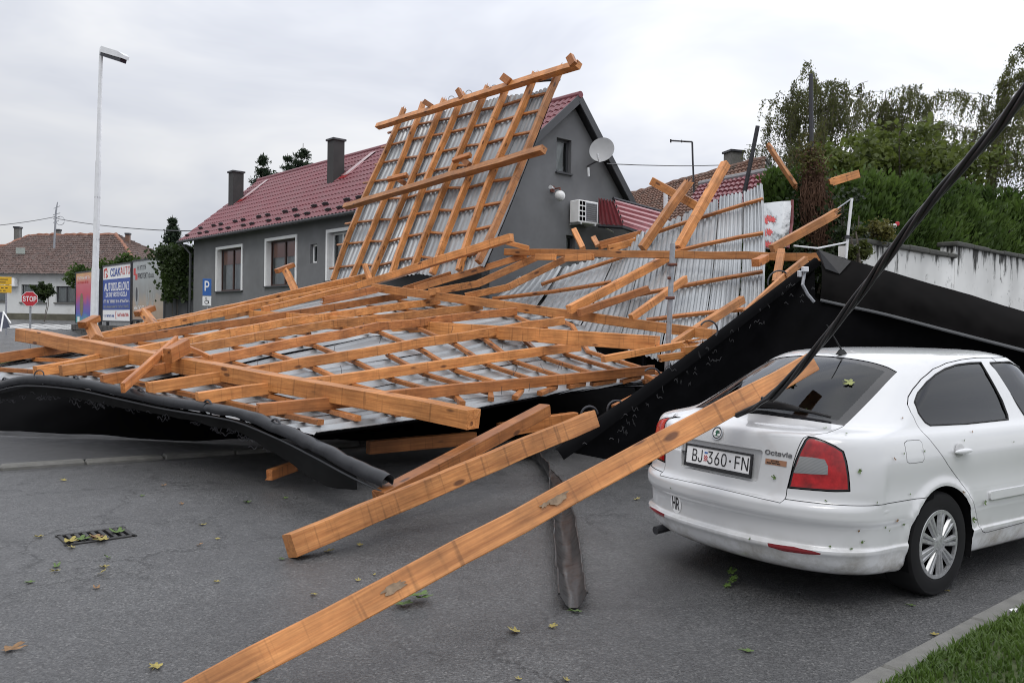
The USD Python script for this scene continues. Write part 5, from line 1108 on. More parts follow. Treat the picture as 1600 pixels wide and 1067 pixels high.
# wheels
TYRE = plain('tyre_rubber', (0.009, 0.009, 0.0095), .8, var=.25, scale=20, obj=True, spec=.2)
COVER = plain('silver_wheel_cover', (0.36, 0.365, 0.37), .3, metallic=.55, var=.12, scale=30, obj=True)
prof = np.array([[.205, -.10], [.225, -.108], [.27, -.110], [.300, -.104], [.314, -.086], [.317, -.05], [.317, .05], [.314, .086], [.300, .10], [.22, .10], [.19, .09], [.19, -.08], [.205, -.10]])
tyre = trimesh.creation.revolve(prof, sections=64)
tread = []
def spokes():
    ms = [trimesh.creation.revolve(np.array([[.187, -.105], [.207, -.105], [.212, -.098], [.207, -.088], [.187, -.088], [.187, -.105]]), sections=56), trimesh.creation.revolve(np.array([[0, -.112], [.035, -.112], [.062, -.106], [.066, -.094], [0, -.094]]), sections=30)]
    for k in range(9):
        for o in (-.115, .115):
            a = k * 2 * pi / 9 + o * 1.35; b = k * 2 * pi / 9 + o * .9
            p0, p1 = np.array([.056 * math.cos(a), .056 * math.sin(a)]), np.array([.192 * math.cos(b), .192 * math.sin(b)]); t_ = (p1 - p0) / np.linalg.norm(p1 - p0); n_ = np.array([-t_[1], t_[0]])
            pts = [np.r_[p + n_ * w, z] for p, ws_, zt_, zb2 in ((p0, .013, -.108, -.092), (p1, .018, -.106, -.090)) for w, z in ((-ws_, zb2), (ws_, zb2), (ws_ * .45, zt_), (-ws_ * .45, zt_))]
            ms.append(trimesh.convex.convex_hull(np.array(pts)))
    for k in range(5): a = k * 2 * pi / 5; ms.append(trimesh.creation.cylinder(.006, .008, sections=8).apply_translation([.042 * math.cos(a), .042 * math.sin(a), -.110]))
    return cat_(ms)
sp = spokes()
for xw in (1.08, 3.658):
    for s in (1, -1):
        T = np.eye(4); T[:3, 0], T[:3, 2] = [1, 0, 0], [0, s, 0]; T[:3, 1] = np.cross(T[:3, 2], T[:3, 0]); T[:3, 3] = [xw, -s * .755, .317]
        w = part(car, 'wheel', tyre, TYRE, smooth=35, M=MC @ T)
        part(w, 'wheel_cover', sp, COVER, smooth=35, M=MC @ T)
        part(w, 'brake', cat_([trimesh.creation.cylinder(.19, .02, sections=32).apply_translation([0, 0, -.055])]), DARK, M=MC @ T)
        # arch lining
        a = np.linspace(-.35, pi + .35, 30); V = np.array([[[xw + r * math.cos(t), y, .318 + r * math.sin(t)] for t in a] for y, r in ((-s * .872, .357), (-s * .84, .352), (-s * .60, .350), (-s * .58, .10))])
        part(car, 'wheel_arch', gridmesh(V), DARK, local=True, M=MC)
# ================================================================ the torn-off roof, lying upside down
def run(p0, p1, n, bow=0.0):
    """n points between two (px, py, Z), even in the picture, so depth runs with 1/Z."""
    s = np.linspace(0, 1, n)[:, None]; a, b = np.array(p0, float), np.array(p1, float)
    xy = a[:2] * (1 - s) + b[:2] * s; iz = (1 - s) / a[2] + s / b[2]
    q = np.array([P(x, y, 1 / w) for (x, y), w in zip(xy, iz[:, 0])]); q[:, 2] += bow * 4 * (s * (1 - s))[:, 0]
    return q
def poly_run(pts, n):
    out = [run(pts[k], pts[k + 1], n) [(1 if k else 0):] for k in range(len(pts) - 1)]
    return np.vstack(out)
RAFT = [[(403, 640, 8.0), (1020, 578, 11.3)], [(308, 622, 8.4), (905, 541, 12.3)], [(230, 607, 8.8), (725, 525, 11.9), (880, 500, 13.0)], [(159, 595, 9.2), (590, 511, 12.4), (806, 486, 14.0)],
        [(95, 580, 9.6), (515, 507, 13.0), (752, 479, 15.0)], [(55, 580, 9.9), (450, 503, 13.6), (686, 470, 15.7)], [(-90, 572, 10.3), (390, 502, 14.2), (634, 461, 16.5)], [(100, 538, 11.6), (352, 488, 14.8), (558, 446, 17.5)], [(180, 519, 12.6), (305, 494, 14.6), (580, 430, 18.0)]]
deck = top('wrecked_roof', 'large torn-off roof lying upside down, rafters and battens on pale sheets', 'wrecked roof', P(560, 690, 9.5) * [1, 1, 0])
_q = np.random.default_rng(5)
lines = []
for k, pts in enumerate(RAFT):
    c = poly_run(pts, 9); c[:, 2] += _q.normal(0, .004, len(c))
    m, M = bar(c, .085, .125, _q, warp=.003); part(deck, 'rafter', m, WOOD if k % 3 else WOOD2, M=M)
    ext = c.copy()
    if k == 6: pass
    d_ = ext[-1] - ext[-2]; d0 = ext[0] - ext[1]
    ext = np.vstack([ext[:1] - d0 / np.linalg.norm(d0) * .06, ext, ext[-1:] + d_ / np.linalg.norm(d_) * (.45 if k < 3 else .9)])
    lines.append(spline(ext - [0, 0, .125], 22))
verge = spline(np.array([P(*p) for p in ((497, 675, 7.3), (640, 655, 8.3), (760, 633, 9.2), (828, 622, 9.8), (905, 606, 10.5), (1016, 603, 11.2))]), 22)
lines = [verge] + lines
for k in range(len(lines) - 2):
    L, R = lines[k].copy(), lines[k + 1].copy()
    gap = _q.uniform(.01, .05); w = R - L; L = L + w * gap * .5; R = R - w * gap * .5
    nv = 40; Ls, Rs = spline(L, nv), spline(R, nv); t = np.linspace(0, 1, nv)
    buck = _q.uniform(.3, .8, 2)
    for arr, ph in ((Ls, 0), (Rs, 1)): arr[:, 2] -= .05 * np.exp(-((t - buck[ph]) / .12) ** 2) * _q.uniform(.2, 1)
    V = corr(Ls, Rs, 3, .030, nv, flat=.66, rng=_q, wob=.022)
    V[..., 2] = V[..., 2]
    part(deck, 'metal_sheet', gridmesh(V), SHEET)
    part(deck, 'outer_sheet', gridmesh(V - [0, 0, .010]), BLACK)
# battens across the rafters
def across(t):
    return np.array([spline(l, 101)[int(round(t * 100))] for l in lines[:8]])
for k, t in enumerate(np.linspace(.04, .965, 12)):
    a = across(t) + [0, 0, .036]; a[:, 2] += _q.normal(0, .004, len(a))
    e = a[0] - a[1]; a[0] = a[0] + e * _q.uniform(-.35, .12)
    if k in (5, 9): parts_ = [a[:4], a[5:]]
    elif k in (3,): parts_ = [a[:6], a[6:]]
    else: parts_ = [a]
    for q in parts_:
        q = q + e / np.linalg.norm(e) * 0
        m, M = bar(q, .070, .052, _q, warp=.004, jag=(0, .05)); part(deck, 'batten', m, BATTEN, M=M)
# nails standing up from the battens
nl = []
for k in range(26):
    t, u = _q.uniform(.05, .9), _q.integers(0, 5); p = across(t)[u] * .5 + across(t)[u + 1] * .5 + [0, 0, .05]; nl.append(tube([p, p + [_q.normal(0, .02), _q.normal(0, .02), .10]], .003, 4))
part(deck, 'nail', cat_(nl), HOOK, kind='stuff')
# gutter along the eave, with joints, bead and clips
GP = [(-60, 604, 10.6), (0, 604, 10.0), (10, 600, 9.95), (52, 593, 9.7), (81, 594, 9.55), (120, 598, 9.35), (200, 614, 8.95), (272, 629, 8.6), (366, 644, 8.05), (440, 671, 7.6), (500, 700, 7.2), (560, 731, 6.8), (606, 752, 6.55)]
gp = spline(np.array([P(*p) for p in GP]), 90)
cutsg = [0, 14, 30, 43, 56, 69, 90]
def gutter_piece(c, r, kink=0):
    t = np.gradient(c, axis=0); t /= np.linalg.norm(t, axis=1, keepdims=True); V = []
    for i in range(len(c)):
        s_ = np.cross(t[i], [0, 0, 1.0]); s_ /= np.linalg.norm(s_); u = np.cross(s_, t[i]); a = np.linspace(-.75, pi + .55, 15)
        V.append([c[i] + r * (np.cos(x) * s_ * 1.02 + np.sin(x) * u * .95) for x in a])
    V = np.array(V); n = 2 * meshkit.fbm(V * 6, 2) - 1; V = V + n[..., None] * np.array([0, 0, kink])
    return thicken(V, [0, 0, -.003])
for k in range(len(cutsg) - 1):
    c = gp[cutsg[k]:cutsg[k + 1] + 1]; gs = part(deck, 'gutter', gutter_piece(c, .060, .004 if k < 4 else .022), GUTTER, smooth=50)
    if k: part(gs, 'gutter_clip', tube([c[0] + np.array([.0, -.02, 0]) + .078 * np.array([math.cos(x) * .8, -math.cos(x) * .6, math.sin(x)]) for x in np.linspace(-.8, pi + .4, 12)], .011, 6), HOOK)
off = np.array([-.035, -.05, -.062])
part(deck, 'gutter_bead', tube(gp + off * 1.12, .009, 6), GUTTER)
fb = np.array([P(*p) for p in ((-60, 624, 10.55), (0, 624, 10), (52, 616, 9.7), (120, 624, 9.35), (192, 638, 8.95), (267, 652, 8.6), (366, 676, 8.05), (420, 706, 7.7), (470, 737, 7.35), (520, 762, 7.02), (556, 766, 6.8))])
ft = np.array([P(*p) for p in ((-60, 615, 10.55), (0, 615, 10), (52, 604, 9.7), (120, 609, 9.35), (192, 623, 8.95), (267, 639, 8.6), (366, 656, 8.05), (420, 678, 7.7), (470, 700, 7.35), (520, 724, 7.02), (556, 741, 6.8))])
fb, ft = spline(fb, 50) + [0, .04, 0], spline(ft, 50) + [0, .01, 0]
s = np.linspace(0, 1, 5)[:, None, None]; V = ft[None] * (1 - s) + fb[None] * s; V = V + (2 * meshkit.fbm(V * 4, 3) - 1)[..., None] * np.array([0, .05, .02])
part(deck, 'fascia', thicken(V, [.004, .006, 0]), plain('grey_black_fascia', (0.007, 0.007, 0.007), .6, var=.4, scale=7, spec=.12), smooth=40)
cr = []
for k in range(70):
    i = _q.integers(3, 40); o = fb[i] + [_q.normal(0, .03), .02, _q.uniform(-.06, .02)]; a = np.linspace(0, _q.uniform(3, 6), 8); r = _q.uniform(.012, .035)
    cr.append(tube(o + np.c_[a * .018 - .05, 0 * a, r * np.sin(a * 1.6)], .0035, 4))
part(deck, 'eave_comb', cat_(cr), HOOK, kind='stuff')
for (px, py, Z) in ((61, 586, 9.6), (1046, 578, 10.6), (1018, 540, 11.2)):
    c = P(px, py, Z); a = np.linspace(-.3, 2 * pi - .8, 18); part(deck, 'gutter_hook', tube(c + .055 * np.c_[np.cos(a), .2 * np.sin(a), np.sin(a)], .007, 6), HOOK)

fo = spline(np.array([P(*p) for p in ((-200, 672, 11.3), (0, 682, 11.0), (200, 688, 10.8), (400, 692, 10.6), (560, 693, 10.6), (760, 690, 10.8), (900, 684, 11.4), (1010, 676, 12.0))]), 50)
ft_ = fo.copy(); ft_[:, 1] += np.linspace(.9, 1.6, 50); ft_[:, 2] += np.linspace(.62, .75, 50) + .02; fo[:, 2] = .03 + .10 * meshkit.fbm(fo * .9, 3)
s = np.linspace(0, 1, 7)[:, None, None]; V = fo[None] * (1 - s) + ft_[None] * s; V = V + (2 * meshkit.fbm(V * 1.7, 3) - 1)[..., None] * np.array([.05, .10, .02])
part(deck, 'folded_sheet', thicken(V, [0, .006, 0]), BLACK, smooth=60)

# ---------------------------------------------------------------- the upright part
up = top('upright_roof_panel', 'roof panel standing on edge against the grey house, rafters towards us', 'roof panel', P(640, 440, 19) * [1, 1, 0])
def zt(px_l, u): return 1 / ((1 - u) / px_l[0] + u / px_l[1])
UR = [((634, 172), (610, 230), (574, 306), (523, 440)), ((664, 163), (645, 215), (610, 300), (553, 436)), ((697, 158), (680, 200), (634, 312), (582, 437)), ((727, 150), (700, 215), (661, 305), (616, 430)),
      ((765, 139), (735, 210), (696, 300), (648, 425)), ((797, 132), (772, 195), (728, 300), (679, 430)), ((840, 117), (815, 180), (762, 300), (721, 425)), ((880, 108), (850, 180), (802, 298), (751, 412))]
def UZ(k, v):           # depth on the panel: k along it (0 left .. 7 right), v up it (0 foot .. 1 top)
    u = k / 7; return (1 / ((1 - u) / 21.6 + u / 15.6)) * (1 - v) + (1 / ((1 - u) / 23.0 + u / 17.0)) * v
VV = (1.0, .78, .50, 0.0); ul = []
for k, pts in enumerate(UR):
    c = spline(np.array([P(x, y, UZ(k, v)) for (x, y), v in zip(pts, VV)])[::-1], 12); ul.append(c)
_e = ul[0] - ul[7]; _e = _e / np.linalg.norm(_e, axis=1, keepdims=True)
outn = np.cross((ul[7] - ul[0])[5], (ul[3][-1] - ul[3][0])); outn /= np.linalg.norm(outn)
if outn[1] > 0: outn = -outn
for k, c in enumerate(ul):
    m, M = bar(c + outn * .06, .10, .13, _q, up=outn, warp=.004, jag=(0, .05)); part(up, 'rafter', m, WOOD, M=M)
sl2 = [ul[0] + (ul[0] - ul[1]) * .42] + ul[:-1] + [ul[6] + (ul[7] - ul[6]) * np.linspace(.97, .80, 12)[:, None]]
sl2 = [c - outn * .05 for c in sl2]
trim = [0.985, .97, .965, .965, .97, .955, .955, .93, .945]
shl = [spline(c[:], 60)[:int(60 * t)] for c, t in zip(sl2, trim)]
for k in range(8):
    V = corr(shl[k], shl[k + 1], 5, .035, 30, flat=.42, rng=_q, wob=.02); part(up, 'metal_sheet', gridmesh(V - outn * .05), SHEET); part(up, 'outer_sheet', gridmesh(V - outn * .07), BLACK)
for v in (.085, .21, .335, .455, .575, .685, .79, .885):
    a = np.array([spline(c, 101)[int(v * 100)] for c in sl2]) + outn * .028; e = a[0] - a[1]; a[0] += e * _q.uniform(.0, .35)
    m, M = bar(a, .05, .055, _q, up=outn, warp=.004); part(up, 'batten', m, BATTEN, M=M)
for name, pts in (('purlin', [(598, 203, 22.6), (913, 109, 16.2)]), ('purlin', [(548, 328, 21.6), (859, 241, 15.7)])):
    m, M = bar(np.array([P(*p) for p in pts]) + outn * .16, .13, .15, _q, up=outn); part(up, name, m, WOOD, M=M)
for pts, w in (([(632, 287, 20.2), (648, 297, 20.0)], .12), ([(622, 291, 20.0), (652, 284, 19.8)], .10), ([(735, 257, 18.0), (750, 270, 17.8)], .12), ([(725, 263, 18.0), (752, 254, 17.8)], .10), ([(801, 133, 18.0), (812, 141, 17.9)], .16), ([(731, 152, 19.5), (738, 165, 19.4)], .12), ([(678, 170, 20.6), (690, 178, 20.5)], .12), ([(907, 103, 16.1), (913, 116, 16.0)], .14)):
    m, M = bar(np.array([P(*p) for p in pts]) + outn * .30, w, .10, _q, up=outn); part(up, 'cross_block', m, WOOD2, M=M)
ed = spline(np.array([P(x, y, z) for x, y, z in ((628, 196, 23), (668, 178, 21.8), (703, 156, 20.6), (735, 146, 19.6), (775, 132, 18.6), (812, 124, 17.8), (868, 119, 17.1))]), 30) - outn * .12
part(up, 'edge_flashing', tube(ed, .035, 6), GUTTER)
for (px, py, Z) in ((677, 169, 21), (703, 153, 20.3), (730, 144, 19.6), (770, 136, 18.7)):
    c = P(px, py, Z) - outn * .05; a = np.linspace(0, 4.6, 12); part(up, 'gutter_hook', tube(c + .07 * np.c_[np.cos(a), 0 * a, np.sin(a)], .010, 5), GALV)

# ---------------------------------------------------------------- the standing grey sheets on the right
rs = top('standing_roof_sheets', 'grey corrugated roof sheets with battens standing at the right of the wreck', 'roof panel', P(1080, 560, 13) * [1, 1, 0])
GB = [(742, 490, 15.4), (822, 503, 14.6), (900, 522, 13.7), (965, 540, 13.1), (1030, 565, 12.7), (1090, 585, 12.6), (1145, 580, 12.8), (1189, 560, 13.0)]
GT = [(806, 436, 17.8), (879, 418, 17.3), (962, 398, 16.9), (1008, 362, 16.6), (1066, 337, 16.2), (1124, 312, 15.9), (1161, 300, 15.7), (1193, 287, 15.5)]
gc_ = []
for b, t in zip(GB, GT):
    A, B = P(*b), P(*t); m_ = A * .5 + B * .5; m_[1] -= .20; m_[2] -= .05; gc_.append(spline(np.array([A, m_, B]), 24))
gn = np.cross(gc_[6][0] - gc_[2][0], gc_[4][-1] - gc_[4][0]); gn /= np.linalg.norm(gn)
if gn[1] > 0: gn = -gn
shv = []
for k in range(7):
    L, R = gc_[k].copy(), gc_[k + 1].copy(); w = R - L; L = L + w * _q.uniform(.0, .02); R = R - w * _q.uniform(.0, .03)
    L = L + gn * _q.normal(0, .015); R = R + gn * _q.normal(0, .015)
    e = _q.uniform(-.02, .03); L[-1] += (L[-1] - L[-2]) * e * 10; R[-1] += (R[-1] - R[-2]) * _q.uniform(-.3, .3)
    V = corr(L, R, 7 if k < 4 else 6, .032, 24, flat=.42, rng=_q, wob=.03); shv.append(V.reshape(-1, 3)); part(rs, 'metal_sheet', gridmesh(V), SHEET); part(rs, 'outer_sheet', gridmesh(V - gn * .03), BLACK)
shv = np.vstack(shv); kdp = cKDTree(pix(shv))
for pts in ([(1192, 314, 15.3), (1100, 341, 15.7), (1008, 372, 16.1)], [(1192, 367, 14.8), (1100, 385, 15.0), (1040, 400, 15.4)], [(1191, 427, 14.0), (1070, 449, 14.2), (960, 470, 14.6)], [(1163, 486, 13.3), (1090, 493, 13.3), (1010, 503, 13.5)], [(985, 400, 16.4), (900, 428, 16.5), (846, 447, 16.6)], [(955, 443, 15.4), (850, 460, 15.6), (770, 469, 15.9)]):
    xy = np.array([p[:2] for p in pts], float); xy = spline(xy, 9); dd, kk = kdp.query(xy, 12); q = np.array([shv[k_][np.argmin(shv[k_][:, 1])] for k_ in kk]); ray = np.array([P(a, b, y) for (a, b), y in zip(xy, np.convolve(np.pad(q[:, 1], 2, mode='edge'), np.ones(5) / 5, 'valid'))])
    m, M = bar(ray + gn * .035, .055, .060, _q, up=gn, warp=.002); part(rs, 'batten', m, BATTEN, M=M)

# ---------------------------------------------------------------- the black slab over the car
bs = top('black_roof_slab', 'black painted roof slab hanging behind the white car', 'roof slab', P(1250, 700, 10.5) * [1, 1, 0])
A_ = np.array([(868, 703, 8.15), (930, 660, 8.6), (1000, 608, 9.2), (1066, 560, 9.8), (1130, 512, 10.4), (1190, 466, 11.0), (1240, 428, 11.4), (1272, 404, 11.6)])
al = spline(np.array([P(*p) for p in A_]), 40)
BE = spline(np.array([P(*p) for p in ((1272, 404, 11.6), (1268, 440, 11.5), (1275, 466, 11.3), (1372, 489, 10.7), (1480, 517, 10.1), (1600, 548, 9.5), (1760, 590, 8.9))]), 40)
low = spline(np.array([P(*p) for p in ((868, 703, 8.15), (980, 722, 9.2), (1120, 735, 10.2), (1300, 735, 10.6), (1500, 720, 10.4), (1700, 700, 10.0))]), 40)
# the sheet spans from the sloping edge and the bead down to the line behind the car
n1, n2 = 44, 30; V = np.zeros((n2, n1, 3))
topl = np.vstack([al[np.linspace(0, 39, 22).astype(int)], BE[np.linspace(6, 39, 22).astype(int)]]); botl = np.vstack([np.repeat(low[:1], 6, 0), low[np.linspace(0, 39, 38).astype(int)]])
for i in range(n2):
    f = i / (n2 - 1); V[i] = topl * (1 - f) + botl * f; V[i, :, 1] += .35 * math.sin(pi * f) * np.linspace(.2, 1, n1)
V = V + (2 * meshkit.fbm(V * 1.5, 3) - 1)[..., None] * np.array([0, .06, .03])
part(bs, 'black_sheet', gridmesh(V), BLACK, smooth=60)
TE = spline(np.array([P(*p) for p in ((1279, 390, 11.5), (1310, 400, 11.3), (1362, 416, 10.9), (1480, 450, 10.2), (1600, 487, 9.6), (1760, 534, 8.9))]), 40)
B2 = spline(np.array([P(*p) for p in ((1281, 468, 11.2), (1330, 479, 10.9), (1372, 488, 10.6), (1480, 516, 10.0), (1600, 547, 9.4), (1760, 589, 8.8))]), 40)
s_ = np.linspace(0, 1, 9)[:, None, None]; V = TE[None] * (1 - s_) + B2[None] * s_; V[..., 1] -= .10 * np.sin(s_[..., 0] * pi) ; V = V + (2 * meshkit.fbm(V * 2.2, 9) - 1)[..., None] * np.array([.02, .09, .03]) + (2 * meshkit.fbm(V * 7, 4) - 1)[..., None] * np.array([.0, .02, .008])
part(bs, 'fascia', thicken(V, [.0, .012, 0]), plain('black_fascia_sheet', (0.0055, 0.005, 0.005), .65, var=.5, scale=3, spec=.06), smooth=45)
flap_ = np.array([P(*p) for p in ((1279, 390, 11.3), (1200 + 75, 394, 11.35), (1290, 420, 11.2), (1312, 428, 11.1), (1330, 408, 11.1))])
part(bs, 'torn_flap', tm(np.vstack([flap_, flap_ + [0, .01, 0]]), [[0, 1, 2], [0, 2, 3], [0, 3, 4], [5, 7, 6], [5, 8, 7], [5, 9, 8]]), GUTTER)
part(bs, 'bead', tube(B2 - [0, .03, .01], .021, 8), plain('grey_bead', (0.075, 0.078, 0.082), .5))
part(bs, 'bracket', cat_([tube(np.array([P(*p) for p in ((1258, 420, 11.0), (1254, 445, 10.95), (1262, 460, 10.95), (1272, 472, 10.95))]), .022, 6)]), GALV)
part(bs, 'bracket', box((.10, .05, .07), P(1258, 421, 10.95), .4, .01), plain('bright_zinc', (0.55, 0.56, 0.58), .3, metallic=.5))
part(bs, 'bracket', box((.05, .05, .09), P(1249, 428, 10.95), .4, .01), plain('bright_zinc_dull', (0.42, 0.43, 0.45), .35, metallic=.5))
# rim of the sloping edge: gutter turned on its side, with a torn comb along it
rim = al + [0.0, -.02, -.02]; V = np.array([rim + [0, 0, .03], rim + [.02, -.03, .02], rim + [.05, -.035, -.02], rim + [.08, -.015, -.07]]) + 0
part(bs, 'edge_trim', thicken(V, [0, .008, 0]), BLACK, smooth=60)
cr = []
for k in range(50):
    i = _q.integers(2, 38); o = al[i] + [_q.uniform(.05, .30), -.06, _q.uniform(-.22, -.02)]; a = np.linspace(0, _q.uniform(2, 5), 6); r = _q.uniform(.01, .03); th = _q.uniform(0, 3)
    cr.append(tube(o + np.c_[a * .018 * math.cos(th), 0 * a - .01, a * .014 * math.sin(th) + r * np.sin(a * 1.7)], .0035, 4))
part(bs, 'eave_comb', cat_(cr), plain('grey_comb', (0.016, 0.016, 0.017), .5), kind='stuff')
for (px, py, Z, r, a0, a1) in ((1218, 443, 11.1, .17, 1.0, 3.3), (1107, 516, 10.0, .115, -.6, 2.6), (921, 648, 8.35, .085, .1, 3.1), (963, 640, 8.9, .10, 1.0, 6.0), (1018, 590, 9.6, .11, .4, 2.4)):
    c = P(px, py, Z); a = np.linspace(a0, a1, 16); part(bs, 'gutter_hook', tube(c + r * np.c_[np.cos(a), .25 * np.cos(a), np.sin(a)], .011, 6), HOOK)

# ---------------------------------------------------------------- loose timbers
T = timber
LB = T([(268, 1104, 3.22), (1266, 567, 5.32)], .085, .125, 'longest beam, lying from the road up onto the boot of the white car', seg=.35, up=(-.12, .40, 1))
MORTAR = plain('grey_mortar', (0.23, 0.165, 0.11), .9, var=.35, scale=30)
_BL = run((268, 1104, 3.22), (1266, 567, 5.32), 400); _bx = np.linalg.norm(_BL - _BL[0], axis=1); _bp = pix(_BL)[:, 0]
for px, ln, hh in ((612, .07, .022), (866, .085, .026), (846, .035, .012)):
    x0 = np.interp(px, _bp, _bx); a = np.linspace(0, 2 * pi, 22)[:-1]; rr = _q.uniform(.5, 1.1, 21)
    pg_ = sg.Polygon(np.c_[ln * rr * np.cos(a), hh * rr * np.sin(a)]).intersection(sg.box(-1, -.05, 1, .05)); Mm = np.eye(4); Mm[:3, 0], Mm[:3, 1], Mm[:3, 2], Mm[:3, 3] = [1, 0, 0], [0, 0, 1], [0, -1, 0], [x0, -.0445, _q.uniform(-.02, .01)]
    part(LB, 'mortar_smear', extr(pg_, .003), MORTAR, M=LB.M @ Mm)
T([(452, 853, 5.55), (925, 655, 7.7)], .14, .16, 'beam with a clean sawn end on the road in the middle foreground', seg=.35, up=(-.10, .26, 1))
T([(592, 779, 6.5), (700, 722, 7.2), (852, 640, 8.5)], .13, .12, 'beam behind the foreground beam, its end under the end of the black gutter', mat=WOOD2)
T([(34, 523, 11.8), (740, 655, 7.55)], .20, .178, 'thick purlin on top of the rafters, sticking out over the front edge', jag=(.02, .01), seg=.4)
T([(357, 491, 15.6), (1027, 537, 10.9)], .16, .20, 'long purlin across the middle of the wreck, ending square above the dark gap')
T([(584, 449, 16.2), (1116, 523, 12.2)], .15, .15, 'purlin above the middle one, its right end against the black slab')
T([(790, 394, 15.9), (1283, 402, 13.2)], .12, .125, 'level beam across the standing grey sheets into the corner of the black slab')
T([(560, 447, 17.2), (800, 371, 14.8)], .12, .14, 'beam leaning across the foot of the upright roof panel')
T([(192, 606, 8.7), (276, 531, 10.6)], .045, .11, 'thin weathered plank slanting against the thick purlin', mat=WOOD2, cat='plank')
T([(262, 556, 9.5), (291, 540, 9.9)], .10, .17, 'short block lying on the thick purlin', mat=WOOD2, cat='block')
T([(292, 542, 10.2), (330, 559, 9.8)], .04, .05, 'thin broken batten beside the block on the thick purlin', mat=BATTEN, cat='batten')
for (p0, p1, c0, c1, lab) in (((140, 505, 11.9), (152, 530, 11.6), (128, 508, 11.7), (151, 497, 12.0), 'T shaped stump at the far left behind the thick purlin'), ((225, 488, 13.6), (243, 512, 13.2), (214, 491, 13.5), (239, 481, 13.8), 'T shaped stump in front of the grey tyre billboard'), ((447, 424, 17.0), (463, 458, 16.4), (432, 424, 16.9), (458, 414, 17.2), 'T shaped stump in front of the second window of the grey house')):
    stp = top('timber_stump', lab, 'stump', P(*p1)); timber([p0, p1], .12, .14, name='post', parent=stp, up=(0, 1, 0)); timber([c0, c1], .13, .09, name='cap', parent=stp, mat=WOOD2)
T([(570, 414, 17.5), (578, 437, 17.3)], .08, .10, 'small upright stump at the foot of the upright roof panel', name='timber_stump', cat='stump')
T([(410, 484, 15.0), (556, 448, 16.4)], .09, .11, 'pale rafter end beside the T shaped stump, next to the leaning beam')
T([(505, 470, 15.4), (588, 452, 15.9)], .10, .14, 'splintered short beam behind the left end of the upper purlin', jag=(.05, .08), mat=WOOD2)
T([(630, 452, 16.0), (704, 428, 16.6)], .06, .10, 'short split board at the foot of the upright panel', mat=WOOD2)
T([(648, 452, 15.6), (822, 399, 15.9)], .09, .12, 'long rafter rising right below the level beam')
T([(670, 457, 15.2), (746, 444, 15.4), (838, 402, 15.9)], .09, .13, 'bent cracked rafter just below the long rising rafter', jag=(0, .02))
T([(727, 463, 14.9), (793, 449, 15.0), (884, 404, 15.6)], .11, .12, 'kinked rafter lying over the grey sheets left of centre')
T([(889, 484, 13.3), (1000, 426, 14.4), (1047, 400, 14.8)], .11, .14, 'thick rafter rising over the grey sheets to the level beam')
T([(905, 489, 13.1), (1012, 452, 13.9)], .10, .12, 'rafter stub below the thick rising one on the grey sheets', jag=(0, .03), mat=WOOD2)
T([(960, 470, 13.2), (955, 466, 13.2), (992, 462, 13.5)], .03, .05, 'splinter lying beside the rafter stub on the grey sheets', mat=BATTEN, cat='splinter', jag=(.03, .06)) if False else None
T([(986, 497, 12.9), (1071, 436, 13.6)], .09, .11, 'broken rafter crossing behind the grey steel pipe', jag=(0, .03))
T([(1042, 546, 12.0), (1100, 507, 12.5), (1160, 468, 13.0)], .10, .12, 'rafter stub pointing right at the black slab edge below the lowest battens')
T([(1003, 388, 15.7), (1075, 286, 16.2)], .13, .15, 'steep rafter standing up, its splintered top against the brown roof', jag=(0, .08))
T([(1060, 388, 14.9), (1134, 256, 15.6)], .14, .15, 'tallest steep rafter, right of the splintered one')
T([(1018, 283, 16.8), (1090, 323, 16.2)], .08, .16, 'short beam crossing behind the two steep rafters')
T([(1206, 389, 13.9), (1288, 344, 14.2), (1306, 333, 14.3)], .12, .14, 'beam rising right past the torn flower banner, its tip splintered', jag=(0, .10))
T([(1221, 392, 13.2), (1212, 442, 12.7)], .11, .10, 'short upright post under the right end of the level beam', name='timber_post', cat='post')
T([(1164, 489, 11.5), (1226, 432, 12.0)], .05, .10, 'thin timber along the sloping edge of the black slab', mat=WOOD)
T([(1228, 431, 12.0), (1260, 406, 12.2)], .06, .12, 'splintered board behind the top corner of the black slab', jag=(.03, .03))
T([(1180, 411, 12.9), (1196, 403, 13.4)], .12, .12, 'beam end poking out under the level beam at the sheet edge', mat=WOOD2, cat='block')
T([(936, 384, 16.6), (1002, 366, 17.0)], .10, .16, 'dark beam behind the level beam below the porch roof', mat=WOOD2)
T([(950, 389, 16.3), (998, 376, 16.6)], .06, .14, 'pale board in front of the dark beam below the porch roof')
T([(897, 360, 16.1), (911, 389, 15.8)], .10, .13, 'post leaning left above the level beam, below the air conditioner', name='timber_post', cat='post', up=(0, 1, 0))
T([(927, 371, 16.6), (934, 384, 16.5)], .10, .09, 'small stump right of the leaning post', name='timber_stump', cat='stump', up=(0, 1, 0))
T([(838, 402, 15.2), (868, 402, 15.0)], .08, .11, 'short block hanging below the left part of the level beam', cat='block')
T([(884, 404, 15.0), (926, 401, 14.8)], .09, .12, 'broken block below the level beam beside the kinked rafter', cat='block', jag=(.02, .03))
T([(792, 379, 15.5), (826, 388, 15.3)], .06, .09, 'short pale board above the left end of the level beam', cat='plank')
T([(942, 561, 10.6), (1024, 546, 10.9), (1079, 536, 11.1)], .11, .085, 'splintered beam with a spiked end left of the grey pipe', jag=(.01, .20))
T([(1030, 560, 10.4), (1068, 555, 10.5)], .07, .09, 'short block right of the grey pipe at the slab edge', cat='block', jag=(.02, .02))
T([(1067, 548, 10.5), (1092, 546, 10.6)], .10, .10, 'square sawn block lying against the slab edge', cat='block', mat=WOOD)
T([(1010, 588, 10.6), (1032, 598, 10.3)], .07, .05, 'two short batten ends beside the slab edge', cat='batten', mat=BATTEN)
